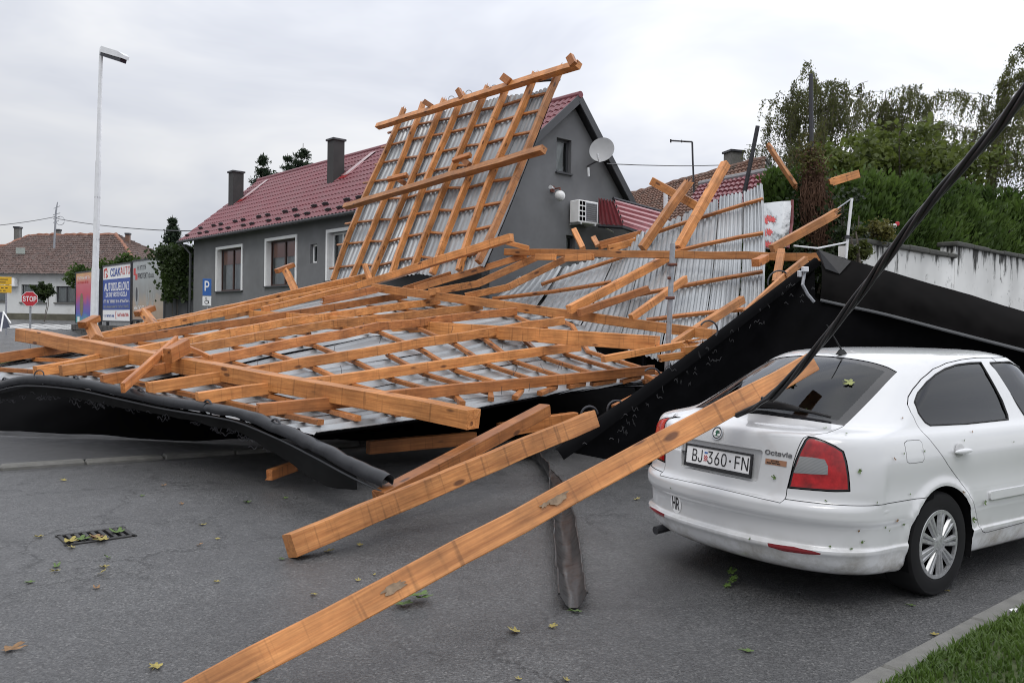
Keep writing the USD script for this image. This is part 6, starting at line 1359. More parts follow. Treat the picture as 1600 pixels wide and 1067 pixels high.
T([(575, 699, 8.9), (742, 684, 9.6)], .10, .14, 'beam in deep shade under the wreck behind the thick purlin', mat=WOOD2)
T([(421, 742, 7.9), (460, 728, 8.3)], .07, .10, 'short broken timber on the road under the hanging gutter', mat=WOOD2, cat='block', jag=(.01, .05))
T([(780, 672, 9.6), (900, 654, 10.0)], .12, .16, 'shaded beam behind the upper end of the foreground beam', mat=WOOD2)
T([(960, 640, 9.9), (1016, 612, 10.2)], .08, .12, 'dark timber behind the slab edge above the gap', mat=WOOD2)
T([(760, 690, 8.3), (748, 704, 8.2)], .06, .08, 'small block between the foreground beams', mat=WOOD2, cat='block') if False else None
T([(588, 771, 6.46), (597, 766, 6.5)], .05, .06, 'x', cat='block') if False else None
# right, beyond the sheets
T([(1200, 227, 17.0), (1243, 291, 16.6)], .06, .17, 'plank leaning left above the hedge beside the dead vine', cat='plank', up=(0, 1, 0), jag=(.02, .04))
T([(1296, 286, 16.6), (1342, 272, 16.8)], .05, .16, 'plank stuck in the hedge right of the dead vine', cat='plank')

# ---------------------------------------------------------------- sheet metal, pipe, cable, banner
pp = top('steel_pipe', 'upright grey steel pipe with rusty clamps in front of the grey sheets', 'pipe', P(1042, 600, 11.2))
part(pp, 'tube', tube([P(1041, 605, 11.3), P(1046, 500, 11.3), P(1051, 381, 11.3)], .036, 12), GALV, smooth=40)
RUST = plain('rusty_clamp', (0.11, 0.035, 0.02), .8, var=.4, scale=40)
for (a, b, y) in ((1043, 1058, 413.5), (1043, 1048, 434.5), (1040, 1054, 465.5)): part(pp, 'clamp', tube([P(a, y, 11.26), P(b, y, 11.26)], .020, 8), RUST)
gut = top('fallen_gutter', 'crushed dark gutter piece lying on the road under the longest beam', 'gutter', G(890, 940))
cl = spline(np.array([G(822, 692, .12), G(842, 716, .10), G(862, 748, .09), G(876, 800, .06), G(885, 860, .045), G(891, 905, .04), G(895, 942, .04)]), 60)
t = np.gradient(cl, axis=0); t /= np.linalg.norm(t, axis=1, keepdims=True); V = []
for i in range(60):
    sd_ = np.cross(t[i], [0, 0, 1.0]); sd_ /= np.linalg.norm(sd_); tw = np.interp(i, [0, 20, 34, 59], [1.15, .95, .15, .0]); u = np.cross(sd_, t[i]); wdt = np.interp(i, [0, 20, 36, 50, 59], [.070, .078, .088, .086, .076])
    x = np.linspace(-1, 1, 17); prof_y = x * wdt; pinch = .5 + .5 * math.sin(i * .33); prof_z = .075 * (np.abs(x) ** 2.2) * (.7 + .3 * pinch) - .02 + .016 * math.sin(i * .5) * np.exp(-((x + .4) / .35) ** 2)
    a = prof_y[:, None] * (sd_ * math.cos(tw) + u * math.sin(tw)) + prof_z[:, None] * (u * math.cos(tw) - sd_ * math.sin(tw)); V.append(cl[i] + a)
V = np.array(V); V = V + (2 * meshkit.fbm(V * 9, 4) - 1)[..., None] * np.array([.012, .012, .022]); V[..., 2] = np.maximum(V[..., 2], .012)
SHINY = plain('crumpled_dark_sheet', (0.013, 0.0125, 0.0125), .32, spec=.5, var=.3, scale=12)
part(gut, 'trough', thicken(V, [0, 0, .004]), SHINY, smooth=45)
for e in (0, 16): part(gut, 'rolled_edge', tube(V[:, e] + [0, 0, .004], .007, 6), SHINY)
cb = top('black_cable', 'thick twisted black overhead cable hanging down onto the longest beam', 'cable', P(1180, 640, 5.0))
CABLE = plain('black_cable_sheath', (0.010, 0.010, 0.011), .4, var=.2)
cc = spline(np.array([P(*p) for p in ((1640, 95, 2.75), (1605, 142, 2.9), (1540, 222, 3.2), (1450, 322, 3.6), (1370, 425, 4.05), (1300, 515, 4.4), (1250, 575, 4.62), (1205, 620, 4.74))]), 90)
for k in range(4):
    a = np.linspace(0, 13, 90) + k * 1.57; r = .012 * np.interp(np.arange(90), [0, 70, 89], [1, 1, 1.3]) * (1 + .25 * np.sin(np.arange(90) * .13 + k))
    o = np.c_[np.cos(a), .4 * np.sin(a), np.sin(a)] * r[:, None]
    tail = [(1180, 634, 4.80), (1150 + 6 * k, 648 - 3 * k, 4.86)] if k < 3 else [(1190, 622, 4.78)]
    if k == 1: tail = [(1176, 640, 4.80), (1152, 650, 4.9), (1142, 645, 5.0)]
    part(cb, 'strand', tube(np.vstack([cc + o, [P(*q) for q in tail]]), .0108, 8), CABLE, smooth=60)
bn = top('flower_banner', 'torn white advertising panel with red flowers beside the grey sheets', 'banner', P(1213, 400, 15.8))
BM = [(1192, 318, 15.6), (1208, 316, 15.9), (1225, 314.5, 16.0), (1237, 314, 15.9)]; BL = [(1192, 388, 15.2), (1207, 389, 15.5), (1220, 388, 15.6), (1231, 386, 15.5)]
ua, ub = spline(np.array([P(*p) for p in BM]), 16), spline(np.array([P(*p) for p in BL]), 16); s_ = np.linspace(0, 1, 12)[:, None, None]; V = ua[None] * (1 - s_) + ub[None] * s_
part(bn, 'panel', thicken(V, [0, .02, 0]), look('banner_print', {'g': ('geometry', {}), 'n': ('noise_texture', {'scale': 5.5, 'detail': 6.0, 'roughness': 0.7}), 's': ('separate_xyz', {}), 'z': ('map_range', {'from_min': 2.8, 'from_max': 4.0, 'to_min': 0.16, 'to_max': -0.12}), 'a': ('math', {'math_type': 'add'}),
    'r': ('rgb_ramp', {'ramp': [(0.42, (0.58, 0.60, 0.61)), (0.52, (0.42, 0.44, 0.45)), (0.62, (0.10, 0.11, 0.11))]}), 'p': ('principled_bsdf', {'roughness': 0.5})},
    [('g.position', 'n.vector'), ('g.position', 's.vector'), ('s.z', 'z.value'), ('n.fac', 'a.value1'), ('z.result', 'a.value2'), ('a.value', 'r.fac'), ('r.color', 'p.base_color')]), smooth=60)
def bpt(u, v): i, j = u * 15, v * 11; i0, j0 = int(min(i, 14)), int(min(j, 10)); return V[j0, i0] * (1 - (i - i0)) + V[j0, i0 + 1] * (i - i0) + (V[j0 + 1, i0] - V[j0, i0]) * (j - j0)
for (u, v, r) in ((.1, .36, .10), (.2, .40, .11), (.36, .36, .11), (.5, .38, .10), (.3, .33, .07), (.12, .66, .11), (.34, .66, .11), (.42, .64, .08), (.08, .93, .10), (.24, .91, .11), (.40, .92, .10), (.55, .93, .09)):
    du = bpt(min(u + .06, 1), v) - bpt(max(u - .06, 0), v); dv = bpt(u, max(v - .06, 0)) - bpt(u, min(v + .06, 1)); Mq = wallM([0, 0, 0], du, dv); c = bpt(u, v) + Mq[:3, 2] * .006; Mq[:3, 3] = c
    k = 7; a = np.linspace(0, 2 * pi, 2 * k + 1)[:-1]; rr = np.where(np.arange(2 * k) % 2, r * .5, r) * _q.uniform(.8, 1.2, 2 * k)
    part(bn, 'printed_flower', extr(sg.Polygon(np.c_[rr * np.cos(a), rr * np.sin(a) * .8]), .003, Mq), INKRED)
part(bn, 'frame', tube([P(1238, 313, 15.9), P(1237, 350, 15.8), P(1231, 388, 15.5)], .03, 6), MAROON)
wr = top('white_post', 'thin white post with a broken rail and stay beside the wall end', 'post', P(1320, 420, 14.6))
part(wr, 'post', tube([P(1320, 425, 14.6), P(1325, 365, 14.6), P(1331, 310, 14.6)], .026, 8), STEELWHITE)
part(wr, 'collar', tube([P(1323.5, 373, 14.6), P(1324, 368, 14.6)], .045, 8), HOOK)
part(wr, 'rail', tube([P(1322, 379, 14.6), P(1277, 388, 14.2), P(1240, 384, 14.0)], .017, 6), STEELWHITE)
part(wr, 'stay', tube([P(1330, 311, 14.6), P(1310, 325, 14.5), P(1302, 334, 14.4)], .012, 6), GALV)
lit = top('road_lantern_panel', 'white and red signal board lying in the hedge above the retaining wall', 'signal board', P(1390, 356, 15.4))
part(lit, 'board', box((.30, .06, .07), P(1387, 353, 15.4), -.1, .01), STEELWHITE, M=None); part(lit, 'red_end', box((.06, .065, .072), P(1402, 350, 15.4), -.1, .01), SIGNRED)
# ================================================================ plants
def limb(p0, p1, r0, r1, rng, n=8, wob=.05, sag=0.0):
    s = np.linspace(0, 1, n)[:, None]; q = np.asarray(p0) * (1 - s) + np.asarray(p1) * s; L = np.linalg.norm(np.asarray(p1) - p0)
    q[1:] += np.cumsum(rng.normal(0, wob * L / n, (n - 1, 3)), axis=0); q[:, 2] -= (sag * L * s ** 2)[:, 0]
    return q, np.linspace(r0, r1, n)

BIRCHLEAF = leaf_look('birch_leaf', (0.060, 0.070, 0.022), (0.135, 0.145, 0.048), (0.23, 0.23, 0.09), .55)
def birch(name, label, base, h, spread, seed, dens=1.0, bare=.25, group=None, leafm=None, droop=1.0):
    """A weeping birch: a tapered trunk, rising limbs, long hanging twigs with small leaves."""
    rng = np.random.default_rng(seed); t = top(name, label, 'tree', base)
    tr, rr = limb(base - [0, 0, .2], base + [rng.normal(0, .3), rng.normal(0, .3), h * .96], .16 * h / 10, .015, rng, 16, .03); wood = [tube(tr, rr, 8)]; L = []; twigs = []
    for k in range(int(30 * dens) + 10):
        f = bare + (1 - bare) * rng.uniform(0, 1) ** .85; i = min(int(f * 15), 14); o = tr[i] + (tr[i + 1] - tr[i]) * (f * 15 - i); a = rng.uniform(0, 2 * pi)
        ln = spread * (1.0 - .58 * f) * rng.uniform(.55, 1.1); e = o + np.array([math.cos(a) * ln, math.sin(a) * ln, ln * rng.uniform(.25, .9)])
        b, br = limb(o, e, .035 * h / 10 * (1.2 - f), .008, rng, 8, .10, sag=.25); wood.append(tube(b, br, 5, cap=False))
        for m in range(int(rng.integers(9, 15) * max(dens, .7))):
            j = rng.uniform(.08, 1) * 7; jj = min(int(j), 6); s = b[jj] + (b[jj + 1] - b[jj]) * (j - jj); d = rng.normal(0, 1, 3); d[2] = rng.uniform(-.1, .5); tl = rng.uniform(.7, 2.6) * h / 11 * droop * (1.15 - .4 * f)
            u = np.linspace(0, 1, 8)[:, None]; q = s + d / np.linalg.norm(d) * u * .30 * (1 - .4 * u) * rng.uniform(.5, 1.4) - np.array([0, 0, 1.0]) * tl * u ** 1.6 + np.array([-.10, 0, 0]) * u ** 2
            twigs.append(tube(q, np.linspace(.006, .003, 8), 3, cap=False)); nn = int(rng.integers(24, 60) * (.45 + .38 * tl)); w = rng.uniform(.1, 1, nn) * 7; wi = np.minimum(w.astype(int), 6)
            L.append(q[wi] + (q[wi + 1] - q[wi]) * (w - wi)[:, None] + rng.normal(0, .055, (nn, 3)))
    L = np.vstack(L)
    part(t, 'trunk', cat_(wood), BIRCHBARK); part(t, 'twigs', cat_(twigs), BARK, kind='stuff')
    part(t, 'crown', leaves(L, rng.uniform(.085, .14, len(L)) * h / 11, rng, aspect=.55, down=2.2), leafm or BIRCHLEAF, kind='stuff')
    return t
BASEZ = 2.6
def bp(px, Z, z=BASEZ): q = P(px, 500, Z); return np.array([q[0], q[1], z])
def hof(px, py, Z, z=BASEZ): return P(px, py, Z)[2] - z
birch('birch_tree', 'tallest weeping birch, right behind the thin pole of the dead vine', bp(1272, 31), hof(1278, 108, 31), 3.7, 1, 1.6, .15)
birch('birch_tree', 'smaller weeping birch left of the tallest one, above the white banner', bp(1222, 32), hof(1228, 145, 32), 2.8, 2, 1.1, .15)
birch('birch_tree', 'weeping birch with a rounded top just right of the dead vine pole', bp(1336, 33), hof(1340, 138, 33), 3.0, 3, 1.15, .15)
birch('birch_tree', 'thin half bare birch in the middle of the row of trees', bp(1392, 35), hof(1388, 140, 35), 2.3, 4, .55, .3, droop=.8)
birch('birch_tree', 'sparse birch between the half bare one and the large tree on the right', bp(1445, 34), hof(1448, 140, 34), 2.5, 5, .6, .3, droop=.8)
birch('birch_tree', 'large spreading tree with a forked dark trunk left of the hanging cable', bp(1548, 30), hof(1530, 112, 30), 4.6, 6, 1.5, .18, droop=.7)
birch('birch_tree', 'tall tree cut by the right edge of the picture behind the hanging cable', bp(1648, 28), hof(1640, 60, 28), 3.8, 7, 1.2, .30, droop=.6)

# shrubs behind the hedge
SHRUBLEAF = leaf_look('maple_leaf', (0.055, 0.075, 0.016), (0.125, 0.155, 0.034), (0.25, 0.27, 0.075), .45)
def shrub(name, label, c, rx, rz, n, size, mat, seed, cat='shrub', stems=5, base=None, flat=1.0):
    """A broad-leaved bush: several stems and leaf clumps round an uneven outline."""
    rng = np.random.default_rng(seed); c = np.asarray(c, float); base = np.array([c[0], c[1], c[2] - rz * 1.1]) if base is None else base
    t = top(name, label, cat, base); w = []; K = []
    for k in range(stems):
        a = rng.uniform(0, 2 * pi); e = c + np.array([math.cos(a) * rx * .6, math.sin(a) * rx * .6 * flat, rz * rng.uniform(.1, .8)]); b, r = limb(base + rng.normal(0, .05, 3) * [1, 1, 0], e, .05 * rz, .012, rng, 8, .08); w.append(tube(b, r, 5)); K.append(e)
    m = max(10, n // 70); d = rng.normal(size=(m, 3)); d /= np.linalg.norm(d, axis=1, keepdims=True); rr = rng.uniform(.35, 1.05, (m, 1)) ** .6
    K = c + d * rr * [rx, rx * flat, rz] * (1 + .22 * rng.normal(size=(m, 1))); per = rng.multinomial(n, np.full(m, 1 / m)); pts = np.vstack([k + rng.normal(0, rx * .15, (q, 3)) * [1, 1, .8] for k, q in zip(K, per)])
    nrm = (pts - c); nrm /= np.linalg.norm(nrm, axis=1, keepdims=True) + 1e-9
    part(t, 'stems', cat_(w), BARK); part(t, 'foliage', leaves(pts, rng.uniform(.7, 1.3, n) * size, rng, normal=nrm * .6 + [0, 0, .6], spread=.6, aspect=.8), mat, kind='stuff')
    return t
shrub('maple_bush', 'yellowish green maple bush above the hedge right of the dead vine', P(1330, 278, 22.5), 1.15, 1.0, 2600, .16, SHRUBLEAF, 11, base=bp(1330, 22.5))
shrub('maple_bush', 'broad light green maple bush above the middle of the hedge', P(1412, 262, 23), 1.3, 1.15, 3400, .17, SHRUBLEAF, 12, base=bp(1412, 23))
shrub('maple_bush', 'light green maple bush just left of the hanging cable', P(1480, 272, 23.5), 1.2, 1.0, 2600, .16, SHRUBLEAF, 13, base=bp(1480, 23.5))
DARKLEAF = leaf_look('dark_shrub_leaf', (0.010, 0.018, 0.006), (0.026, 0.042, 0.012), (0.060, 0.085, 0.024), .25)
shrub('dark_bush', 'dark evergreen bush in the gap behind the level beam and the banner', P(1255, 378, 17.2), 1.0, .95, 3600, .10, DARKLEAF, 14, base=bp(1255, 17.2, 0))
shrub('dark_bush', 'dark bush below the dead vine behind the white post', P(1312, 372, 16.8), .75, .95, 2600, .10, DARKLEAF, 15, base=bp(1312, 16.8, 0))
shrub('ivy_clump', 'green ivy hanging over the left end of the whitewashed wall', P(1341, 392, 14.8), .24, .58, 1500, .075, leaf_look('wall_ivy', (0.030, 0.042, 0.010), (0.075, 0.088, 0.022), (0.16, 0.155, 0.05), .3), 16, cat='ivy', base=P(1341, 430, 14.8), flat=.6)
shrub('ivy_clump', 'yellowed moss and creeper on top of the whitewashed wall near its left end', P(1372, 364, 15.3), .42, .13, 900, .06, leaf_look('yellow_creeper', (0.07, 0.065, 0.015), (0.14, 0.13, 0.03), (0.22, 0.20, 0.06), .3), 17, cat='ivy', base=P(1372, 371, 15.3), flat=.4, stems=3)

# thuja hedge
THUJA = leaf_look('thuja_spray', (0.018, 0.038, 0.006), (0.080, 0.128, 0.024), (0.22, 0.275, 0.065), .35, .6)
def thuja(label, px, ytop, Z, wide, z0, seed, n=5200):
    rng = np.random.default_rng(seed); b = bp(px, Z, z0); h = P(px, ytop, Z)[2] - z0; t = top('thuja_bush', label, 'hedge bush', b)
    part(t, 'trunk', tube([b, b + [0, 0, h * .8]], [.07, .02], 6), BARK)
    m = 230; f = rng.uniform(0, 1, m) ** .8; a = rng.uniform(0, 2 * pi, m); R = wide * np.minimum(1, 1.9 * (1 - f) ** .75) * (.84 + .30 * rng.uniform(0, 1, m)); K = b + np.c_[np.cos(a) * R, np.sin(a) * R, f * h]
    out = np.c_[np.cos(a), np.sin(a), .5 + 0 * a]; per = rng.multinomial(n, np.full(m, 1 / m)); pts = np.vstack([k + rng.normal(0, .11, (q, 3)) + o * rng.uniform(-.12, .10, (q, 1)) for k, q, o in zip(K, per, out)]); nn = np.repeat(out, per, axis=0)
    rng2 = rng; s = rng.uniform(.09, .20, len(pts)); dirn = nn * .7 + np.array([0, 0, .75]) + rng.normal(0, .35, (len(pts), 3)); dirn /= np.linalg.norm(dirn, axis=1, keepdims=True)
    sd = np.cross(dirn, nn); sd /= np.linalg.norm(sd, axis=1, keepdims=True) + 1e-9; w = s[:, None] * .22
    V = np.stack([pts - sd * w * .5, pts + dirn * s[:, None] * .55 + sd * w * 1.0, pts + dirn * s[:, None], pts + dirn * s[:, None] * .5 - sd * w * 1.0], 1).reshape(-1, 3); i = np.arange(len(pts)) * 4
    part(t, 'foliage', trimesh.Trimesh(V, np.vstack([np.c_[i, i + 1, i + 2], np.c_[i, i + 2, i + 3]]), process=False), THUJA, kind='stuff')
HL = ['leftmost thuja of the hedge, right behind the standing grey sheets', 'thuja of the hedge behind the white flower banner', 'thuja of the hedge just left of the dead vine', 'thuja of the hedge right behind the dead vine', 'thuja of the hedge above the white post', 'thuja of the hedge above the left end of the whitewashed wall', 'thuja of the hedge with the red and white board in front', 'thuja of the hedge left of the cable above the wall', 'thuja of the hedge behind the cable', 'thuja of the hedge right of the cable above the step of the wall', 'second thuja of the hedge right of the step in the wall', 'last thuja of the hedge at the right edge of the picture', 'thuja of the hedge mostly outside the right edge of the picture']
for k, (px, yt, Z) in enumerate(((1205, 280, 18.2), (1232, 283, 18.0), (1258, 288, 17.8), (1288, 296, 17.6), (1318, 286, 17.8), (1352, 284, 17.6), (1386, 290, 17.8), (1420, 284, 18.2), (1454, 288, 18.8), (1492, 296, 19.6), (1532, 304, 20.4), (1574, 310, 21.2), (1618, 316, 22.0))):
    thuja(HL[k], px, yt, Z if k < 5 else Z + .75, .50 + .012 * k, 0.0 if k < 5 else 2.3, 30 + k, 6800 if k < 5 else 5000)
# dead vine on its pole
rng = np.random.default_rng(8); vb = bp(1275, 16.6, 0)
pole = P(1267, 116, 16.6); tv = top('dead_vine', 'brown dead vine hanging like a broom round a thin dark pole', 'dead vine', vb)
solo('vine_pole', tube([vb + [-.02, .05, 0], P(1268, 250, 16.65), pole], [.06, .05, .042], 8), HOOK, 'thin dark pole standing out of the top of the dead vine', 'pole')
DEAD = leaf_look('dead_stem', (0.055, 0.028, 0.017), (0.13, 0.070, 0.042), (0.26, 0.155, 0.095), .1, .8)
st = []
for k in range(430):
    f = rng.uniform(0, 1); a = rng.uniform(0, 2 * pi); y0 = 238 + 90 * f ** 1.2; r0 = np.interp(y0, [235, 260, 300, 340, 390], [.04, .16, .27, .27, .14]) * rng.uniform(.5, 1.1); c0 = P(1271, y0, 16.55); ln = rng.uniform(.5, 1.2); n = 7
    u = np.linspace(0, 1, n); yy = y0 + u * ln * 78; rr = np.interp(yy, [235, 265, 305, 345, 400], [.05, .22, .33, .30, .16]) * r0 / .27 * 1.0; aa = a + u * rng.normal(0, .9)
    q = np.array([P(1268 + (y - 235) * .075, y, 16.55) for y in yy]) + np.c_[np.cos(aa) * rr, np.sin(aa) * rr * .8, 0 * u] + rng.normal(0, .014, (n, 3)); st.append(tube(q, np.linspace(.009, .004, n), 4, cap=False))
part(tv, 'stems', cat_(st), DEAD, kind='stuff')
q = np.array([P(1268 + (y - 235) * .075, y, 16.55) for y in rng.uniform(240, 380, 2400)]); q += rng.normal(0, .13, q.shape); part(tv, 'dry_leaves', leaves(q, .06, rng, down=1), DEAD, kind='stuff')
q = np.array([P(1262 + 8 * rng.random(), y, 16.5) for y in rng.uniform(222, 268, 420)]) + rng.normal(0, .13, (420, 3)); part(tv, 'ivy_leaves', leaves(q, .075, rng), leaf_look('fading_leaf', (0.05, 0.045, 0.012), (0.10, 0.10, 0.025), (0.17, 0.14, 0.05), .3), kind='stuff')

# conifers
NEEDLE = leaf_look('spruce_needles', (0.014, 0.026, 0.013), (0.034, 0.054, 0.026), (0.070, 0.095, 0.046), .2, .6)
def conifer(label, px, ytop, Z, z0, wide, seed, tiers=22, open_=.0):
    rng = np.random.default_rng(seed); b = bp(px, Z, z0); h = P(px, ytop, Z)[2] - z0; t = top('spruce_tree', label, 'conifer', b); w = [tube([b, b + [0, 0, h]], [.16, .015], 7)]; L = []
    for k in range(tiers):
        f = (k + rng.uniform(0, .8)) / tiers; z = h * (.12 + .86 * f); R = wide * (1.02 - f) ** .72
        for j in range(int(7 + 4 * (1 - f))):
            a = rng.uniform(0, 2 * pi); r = R * rng.uniform(.6, 1.15); u = np.linspace(0, 1, 6)[:, None]; q = b + [0, 0, z] + np.array([math.cos(a), math.sin(a), 0]) * r * u + np.array([0, 0, 1.0]) * (-.30 * r * u + .34 * r * u ** 2.4)
            w.append(tube(q, np.linspace(.02, .005, 6), 3, cap=False)); n = int(70 * r / wide + 26); s = rng.uniform(.12, 1, n) * 5; si = np.minimum(s.astype(int), 4); L.append(q[si] + (q[si + 1] - q[si]) * (s - si)[:, None] + rng.normal(0, .06, (n, 3)) * [1, 1, 1.2])
    L = np.vstack(L); part(t, 'trunk', cat_(w), BARK); part(t, 'needles', leaves(L, rng.uniform(.16, .30, len(L)), rng, aspect=.28, down=.4), NEEDLE, kind='stuff')
conifer('dark spruce behind the left end of the red roof, left of the wider one', 408, 238, 46, 1.0, 2.3, 51, 30)
conifer('wide dark spruce with two tops behind the ridge of the red roof', 446, 240, 47, 1.0, 3.8, 52, 30)
conifer('dark spruce top behind the ridge just left of the tall chimney', 470, 224, 47.5, 1.0, 3.4, 53, 30)
conifer('slim spruce left of the grey house above the ivy covered fence', 268, 336, 50, 1.2, 1.45, 54, 28)
# ivy over the dark fence, bushes over the billboards, small round street tree
IVY = leaf_look('fence_ivy', (0.016, 0.028, 0.008), (0.042, 0.066, 0.016), (0.12, 0.15, 0.045), .3)
rng = np.random.default_rng(61); iv = top('ivy', 'ivy climbing over the dark fence panel beside the grey house', 'ivy', P(280, 505, 34.2) * [1, 1, 0])
q = []
for k in range(5200):
    u = rng.normal(.45, .24); v = rng.uniform(0, 1) ** 1.1; x = 252 + 52 * u + rng.normal(0, 2); y = 388 + 82 * v + rng.normal(0, 2)
    if rng.random() < .80 - .55 * v + .25 * math.sin(u * 9): q.append(P(x, y, 33.95 - rng.uniform(0, .3)))
q = np.array(q); part(iv, 'foliage', leaves(q, rng.uniform(.10, .2, len(q)), rng, normal=np.array([.3, -1, .2]), spread=.6, aspect=.9), IVY, kind='stuff')
q = P(273, 400, 34.4) + rng.normal(0, 1, (1100, 3)) * [.42, .22, .20]; part(iv, 'top_growth', leaves(q, rng.uniform(.10, .2, len(q)), rng, aspect=.8), IVY, kind='stuff')
part(iv, 'stem', cat_([tube(limb(P(270 + 8 * k, 502, 34.0), P(265 + 9 * k, 396, 34.0), .02, .008, rng)[0], .015, 5) for k in range(4)]), BARK)
shrub('green_bush', 'green bush showing above the tyre billboard', P(208, 417, 46.0), 1.15, .42, 2600, .20, THUJA, 63, base=bp(208, 46, .9))
shrub('green_bush', 'green bush showing above the red billboard beside the lamp post', P(142, 432, 49), 1.25, .38, 2200, .20, THUJA, 64, base=bp(142, 49, 1.0))
shrub('street_tree', 'small round street tree in front of the white house', P(69, 455, 51.5), .50, .52, 3400, .13, IVY, 65, cat='tree', base=bp(69, 51.5, 1.3), stems=2)
# ================================================================ fallen leaves
LEAFY = plain('fallen_leaf_yellow', (0.27, 0.22, 0.055), .6, var=.35, scale=60); LEAFG = plain('fallen_leaf_green', (0.070, 0.12, 0.022), .6, var=.35, scale=60); LEAFB = plain('fallen_leaf_brown', (0.20, 0.11, 0.045), .6, var=.35, scale=60)
def maple(size, rng, curl=.12):
    """A lobed leaf, slightly curled."""
    a = np.linspace(0, 2 * pi, 41)[:-1]; r = (.55 + .45 * np.abs(np.cos(a * 2.5)) ** 1.4) * (1 - .25 * np.cos(a)) * rng.uniform(.9, 1.1, 40); r[18:23] *= .5
    xy = np.c_[np.cos(a) * r, np.sin(a) * r]; z = curl * (xy ** 2).sum(1) * rng.uniform(.5, 1.5) + .10 * np.sin(a * 5) * r * curl * 3
    V = np.vstack([[0, 0, 0], np.c_[xy, z]]) * size; F = [[0, k + 1, (k + 1) % 40 + 1] for k in range(40)]
    m = tm(V, F); st_ = tube(np.array([[-.45, 0, .02], [-.9, .05, .06], [-1.2, .1, .05]]) * size, .03 * size, 4); return cat_([m, st_])
rng = np.random.default_rng(77)
ROADL = [(631, 945, 'g', .070, 'bright green leaf clump against the longest beam on the road'), (803, 986, 'y', .050, 0), (863, 978, 'y', .030, 0), (512, 861, 'y', .042, 0), (561, 851, 'y', .036, 0), (440, 873, 'g', .03, 0), (489, 928, 'y', .026, 0), (560, 906, 'y', .024, 0), (585, 897, 'y', .022, 0),
         (16, 1014, 'b', .060, 'curled orange brown leaf at the lower left edge of the road'), (243, 1040, 'y', .048, 0), (161, 885, 'y', .040, 0), (158, 896, 'y', .034, 0), (167, 871, 'g', .032, 0), (88, 884, 'g', .046, 0), (88, 892, 'y', .034, 0), (48, 909, 'g', .032, 0), (62, 838, 'y', .034, 0), (112, 855, 'y', .036, 0), (150, 918, 'b', .028, 0), (315, 819, 'y', .036, 0), (339, 841, 'y', .026, 0), (311, 851, 'b', .026, 0), (221, 774, 'g', .034, 0), (284, 787, 'b', .028, 0), (385, 784, 'g', .044, 0), (445, 778, 'g', .028, 0), (100, 750, 'y', .034, 0), (255, 758, 'b', .030, 0), (340, 908, 'y', .022, 0),
         (1141, 908, 'g', .065, 'dark green leaf cluster on the road behind the white car'), (1168, 1016, 'g', .040, 0), (994, 780, 'y', .040, 'yellow leaf on the road left of the white car'), (1424, 945, 'g', .030, 0), (1476, 922, 'y', .028, 0), (1458, 990, 'y', .024, 0), (900, 955, 'g', .045, 'green leaf at the lower end of the fallen gutter'), (885, 1062, 'y', .026, 0), (810, 1060, 'y', .022, 0), (398, 1058, 'g', .035, 0), (120, 720, 'g', .05, 'yellow green weed tuft on the flush kerb under the wreck')]
nm = {'g': ('green', LEAFG), 'y': ('yellow', LEAFY), 'b': ('brown', LEAFB)}; protos = {}
for px, py, c, s, lab in ROADL:
    p = G(px, py, .006); word, mt = nm[c]
    lbl = lab or f'small {word} fallen leaf lying on the grey road'; grp = None if lab else f'{word} fallen leaves on the road'
    mm = maple(s * 1.0, rng, .2)
    if 'cl' in lbl and c == 'g': mm = cat_([maple(s * rng.uniform(.7, 1.1), rng, .10).apply_transform(trans((rng.normal(0, s * .8), rng.normal(0, s * .6), .01 + .012 * k), rng.uniform(0, 6))) for k in range(4)])
    mm.apply_transform(np.diag([1, rng.uniform(.45, .95), 1, 1])); mm.apply_transform(trimesh.transformations.rotation_matrix(rng.normal(0, .18), [1, .3, 0])); mm.apply_translation([0, 0, -min(mm.bounds[0, 2], 0)])
    solo('fallen_leaf', mm, mt, lbl, 'leaf', grp, M=trans(p, rng.uniform(0, 6.28)))
for k, (px, py) in enumerate(((107, 846), (127, 842), (152, 839), (160, 843), (183, 831))):
    solo('fallen_leaf', maple(.055, rng, .25), (LEAFY, LEAFG, LEAFB)[k % 3], 'fallen leaf caught in the bars of the road drain grate', 'leaf', 'leaves caught in the drain grate', M=trans(G(px, py, .016), rng.uniform(0, 6)))
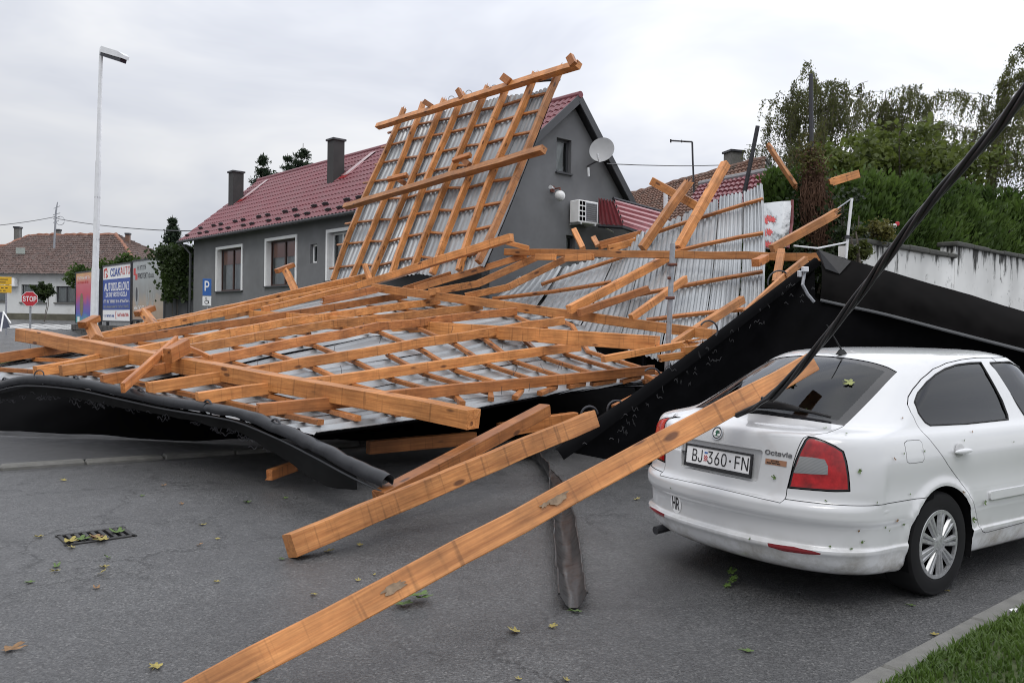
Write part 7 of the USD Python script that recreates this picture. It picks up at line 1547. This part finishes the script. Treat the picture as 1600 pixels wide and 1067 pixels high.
# bits of leaf stuck to the car
CARL = [(1211, 746, .016), (1290, 782, .010), (1343, 735, .017), (1396, 716, .012), (1411, 708, .008), (1369, 784, .009), (1421, 771, .009), (1401, 812, .014), (1411, 818, .015), (1382, 823, .010), (1388, 828, .007), (1341, 828, .011), (1330, 857, .012), (1346, 846, .012), (1297, 853, .008), (1409, 654, .008), (1322, 678, .012), (1288, 670, .012), (1505, 688, .009), (1518, 675, .009), (1582, 690, .008), (1537, 783, .018), (1519, 810, .022), (1503, 768, .013), (1260, 640, .007), (1049, 762, .008), (1172, 842, .010), (1549, 779, .009), (1443, 705, .009)]
for k, (px, py, s) in enumerate(CARL):
    h = hit(px, py)
    if h is None: continue
    n = bnorm(h[None])[0]; T_ = np.eye(4); x = np.cross([.3, .2, 1.0], n); x /= np.linalg.norm(x); T_[:3, 0], T_[:3, 1], T_[:3, 2], T_[:3, 3] = x, np.cross(n, x), n, h + n * .006
    a = rng.uniform(0, 6.28); mm = maple(s * 1.1, rng, .3); mm.apply_transform(np.diag([1, rng.uniform(.35, .8), 1, 1])); mm.apply_transform(trans((0, 0, 0), a))
    solo('leaf_bit', mm, (LEAFG, LEAFB)[k % 4 == 3], 'scrap of leaf stuck to the white paint of the car', 'leaf bit', 'leaf scraps stuck to the car', M=MC @ T_)
for px, py, lab in ((1328, 598, 'pale yellow green leaf on the rear window near its right side'), (1238, 600, 'yellow green leaf on the rear window beside the beam')):
    h = hit(px, py); n = bnorm(h[None])[0]; T_ = np.eye(4); x = np.cross([.3, .2, 1.0], n); x /= np.linalg.norm(x); T_[:3, 0], T_[:3, 1], T_[:3, 2], T_[:3, 3] = x, np.cross(n, x), n, h + n * .004
    solo('fallen_leaf', maple(.038, rng, .1), plain('leaf_lime', (0.22, 0.24, 0.07), .6, var=.3, scale=60), lab, 'leaf', M=MC @ T_)
solo('paper_scrap', tm(np.array([[0, 0, 0], [.06, .01, .012], [.055, .035, .004], [.005, .03, .01]]), [[0, 1, 2, 3]]), WHITE, 'small white scrap of paper on the kerb at the lower right', 'paper', M=trans(G(1585, 957, .10), .6))
